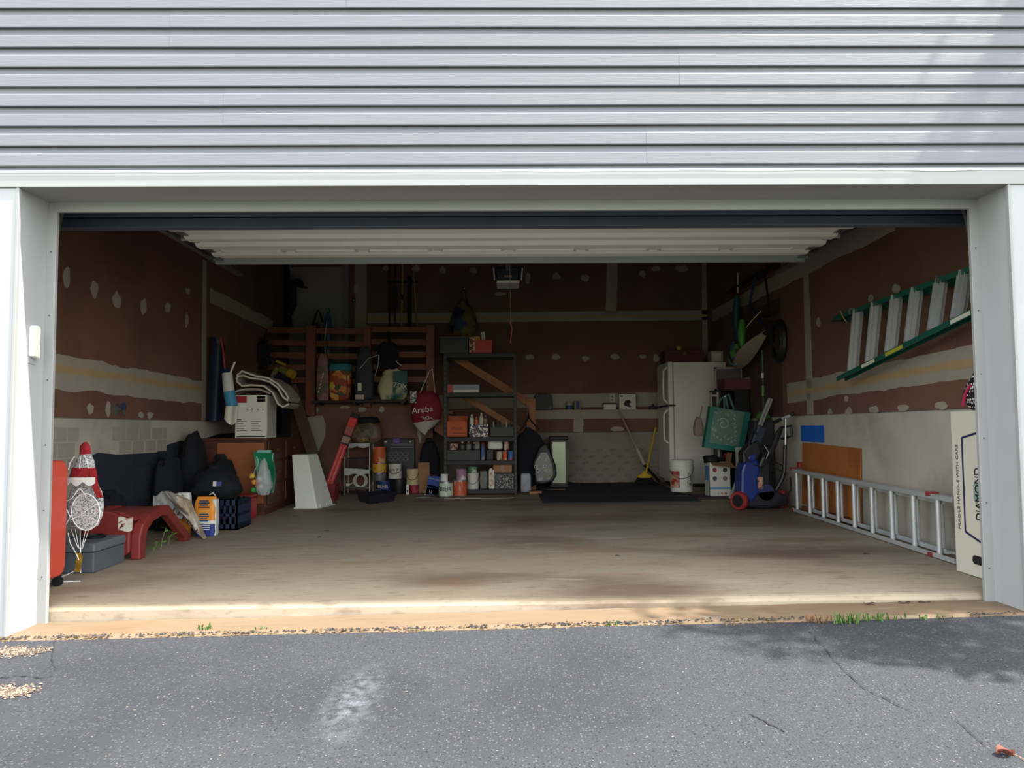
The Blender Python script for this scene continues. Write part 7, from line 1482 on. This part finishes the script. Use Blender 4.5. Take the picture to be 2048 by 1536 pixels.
# gravel at the broken left corner of the drive
def gravel(cx, cy, rx, ry, n, lab):
    c = drpt(cx, cy); b = B()
    for k in range(n):
        p_ = Vector((c.x+rx*.5*random.gauss(0,1), c.y+ry*.55*random.gauss(0,1), 0)); p_.x = min(p_.x, c.x+rx*(.9+.5*noise.noise(Vector((p_.y*30,0,1))))); p_.y = min(p_.y, -.29); p_.z = drz(p_.x,p_.y)+.002; s_ = random.uniform(.004,.010)
        V_ = [p_+Vector(v)*s_*random.uniform(.7,1.2) for v in ((1,0,.1),(-.5,.9,.1),(-.6,-.8,.1),(.1,.1,.9))]; b.add(V_, [(0,1,3),(1,2,3),(2,0,3),(0,2,1)])
    o = part('gravel', b, patchy('gravel_mix',[(92,80,70),(120,108,94),(70,62,56),(136,122,104),(84,66,52)],120,.9), None); tag(o, lab, 'gravel', None, 'stuff')
gravel(10, 1305, .2, .06, 800, 'loose pale gravel at the broken left corner of the drive'); gravel(15, 1385, .12, .05, 500, 'second pale gravel patch lower on the left drive edge')
b = B()
for k in range(320):
    px, py = random.uniform(150,2048), random.uniform(1295,1536); p_ = drpt(px,py); p_.z = drz(p_.x,p_.y)+.003; s_ = random.uniform(.0012,.0035)
    b.add([p_+Vector(v)*s_ for v in ((1,0,.1),(-.5,.9,.1),(-.6,-.8,.1),(.1,.1,.7))], [(0,1,3),(1,2,3),(2,0,3),(0,2,1)])
tag(part('grit', b, mat('grit_pale',(130,126,116),.9,var=.2), None), 'scattered pale grit over the asphalt drive', 'grit', None, 'stuff')
b = B()
for k in range(2600):                                       # crumbled edge between asphalt and apron
    x = random.uniform(-2.6,2.45)
    if 1.4 < x < 2.2: continue
    y = -.272+.014*random.gauss(0,1)+.012*noise.noise(Vector((x*3,1,0)))
    if noise.noise(Vector((x*4,7,0))) < -.05 and k % 3: continue
    z_ = max(apz(x) if y > -.285 else -9, drz(x,y))-.001; p_ = Vector((x,y,z_)); s_ = random.uniform(.003,.009)
    b.add([p_+Vector(v)*s_*random.uniform(.7,1.3) for v in ((1.3,0,0),(-.6,.8,0),(-.6,-.8,0),(.1,.1,.8))], [(0,1,3),(1,2,3),(2,0,3),(0,2,1)])
tag(part('asphalt_crumbs', b, patchy('crumb_mix',[(40,40,42),(58,56,54),(90,70,50),(34,34,36),(110,88,62)],70,.9), None), 'crumbled dark asphalt and brown dirt along the apron edge', 'crumbs', None, 'stuff')
# curled dry leaf
p_ = drpt(2012, 1512); p_.z = drz(p_.x,p_.y)+.006; t = thing('dry_leaf','curled brown dead leaf in the lower right of the drive','leaf',p_)
part('blade', B().grid(lambda u, v: (p_.x-.028+.056*v, p_.y+.02*(u-.5)*math.sin(math.pi*min(.97,v+.06))*2, p_.z+.016*abs(u-.5)*2+.006*math.sin(v*6)), 6, 8, .0012), mat('leaf_brown',(104,54,38),.7,var=.25), t, smooth=True); part('stalk', B().tube([(p_.x+.022,p_.y,p_.z),(p_.x+.03,p_.y-.02,p_.z),(p_.x+.033,p_.y-.045,p_.z-.002)], .0014, 5), mat('stalk_tan',(170,130,90),.7), t)
# scraps on the slab
for i, (px, py, s_, col) in enumerate([(1237,1112,.02,(50,42,36)),(1735,1108,.03,(70,52,44)),(655,1062,.03,(60,50,42)),(1125,1010,.02,(150,140,130)),(640,1075,.02,(54,46,40))]):
    q = onfloor(px,py); z_ = fz(q.x,q.y); o = part('floor_scrap', B().grid(lambda u, v: (q.x-s_+2*s_*u, q.y-.008+.016*v*(1-.5*u), z_+.003+.004*math.sin(u*5)), 5, 2, .002), mat('scrap%d' % i,col,.9), None); tag(o, ['dark leaf scrap on the floor before the rug','brown leaf scrap on the floor near the ladder','dark twig scrap on the floor before the white bin','pale paper scrap on the charcoal rug edge','second dark scrap left on the floor before the white bin'][i], 'scrap')
# leaf litter along the slab lip on the right
for i, (px, py) in enumerate([(1845,1202),(1805,1203),(1735,1206)]):
    q = at(px,py,Y=.0); o = part('floor_scrap', B().grid(lambda u, v: (q.x-.03+.06*u, -.01-.016*v, apz(q.x)+.006+.004*math.sin(u*7+i)), 6, 2, .002), mat('litter_dark',(66,50,40),.9), None); tag(o, ['dark leaf litter on the apron nearest the right jamb','dark leaf litter in the middle of the three by the right jamb','dark leaf litter furthest from the right jamb'][i], 'leaf litter')

# shade tree beyond the right edge of the picture
random.seed(77)
tr = thing('shade_tree','leafy tree outside the picture shading the right end of the siding','tree',(5.6,-2.0,drz(5.6,-2.0)))
tb_ = drz(5.6,-2.0); part('trunk', B().tube([(5.6,-2.0,tb_-.05),(5.55,-1.9,2),(5.4,-1.7,4),(5.5,-1.5,6),(5.6,-1.4,8)], [.17,.14,.12,.08,.03], 10), mat('bark',(80,64,50),.9,var=.3), tr, smooth=True)
b = B()
def clump(c, r_, n):
    for k in range(n):
        d = Vector((random.gauss(0,1),random.gauss(0,1),random.gauss(0,1))).normalized()*r_*random.random()**.4; p_ = Vector(c)+d; e_ = Vector((random.uniform(-1,1),random.uniform(-1,1),random.uniform(-.4,.4))).normalized()*.06; f_ = e_.cross(Vector((random.uniform(-1,1),random.uniform(-1,1),1))).normalized()*.035
        b.add([p_-e_,p_+f_,p_+e_,p_-f_], [(0,1,2,3)])
CL = [((5.05,-.95,6.6),.62,520),((5.5,-1.2,7.5),.8,620),((5.6,-1.0,6.3),.6,420),((4.35,-1.45,4.5),.30,150),((4.75,-1.55,4.62),.30,150),((4.0,-1.35,4.42),.2,70)]
for c_, r_, n in CL: clump(c_, r_, n)
lo_ = part('foliage', b, mat('tree_leaf',(70,104,44),.6,var=.3), tr); lo_['kind'] = 'stuff'
for c_, r_, n in CL: part('branch', B().tube([(5.5,-1.6,min(c_[2]-.4,6)), ((5.5+c_[0])/2,(-1.6+c_[1])/2,c_[2]-.25), c_], [.05,.03,.012], 6), MATS['bark'], tr, smooth=True)
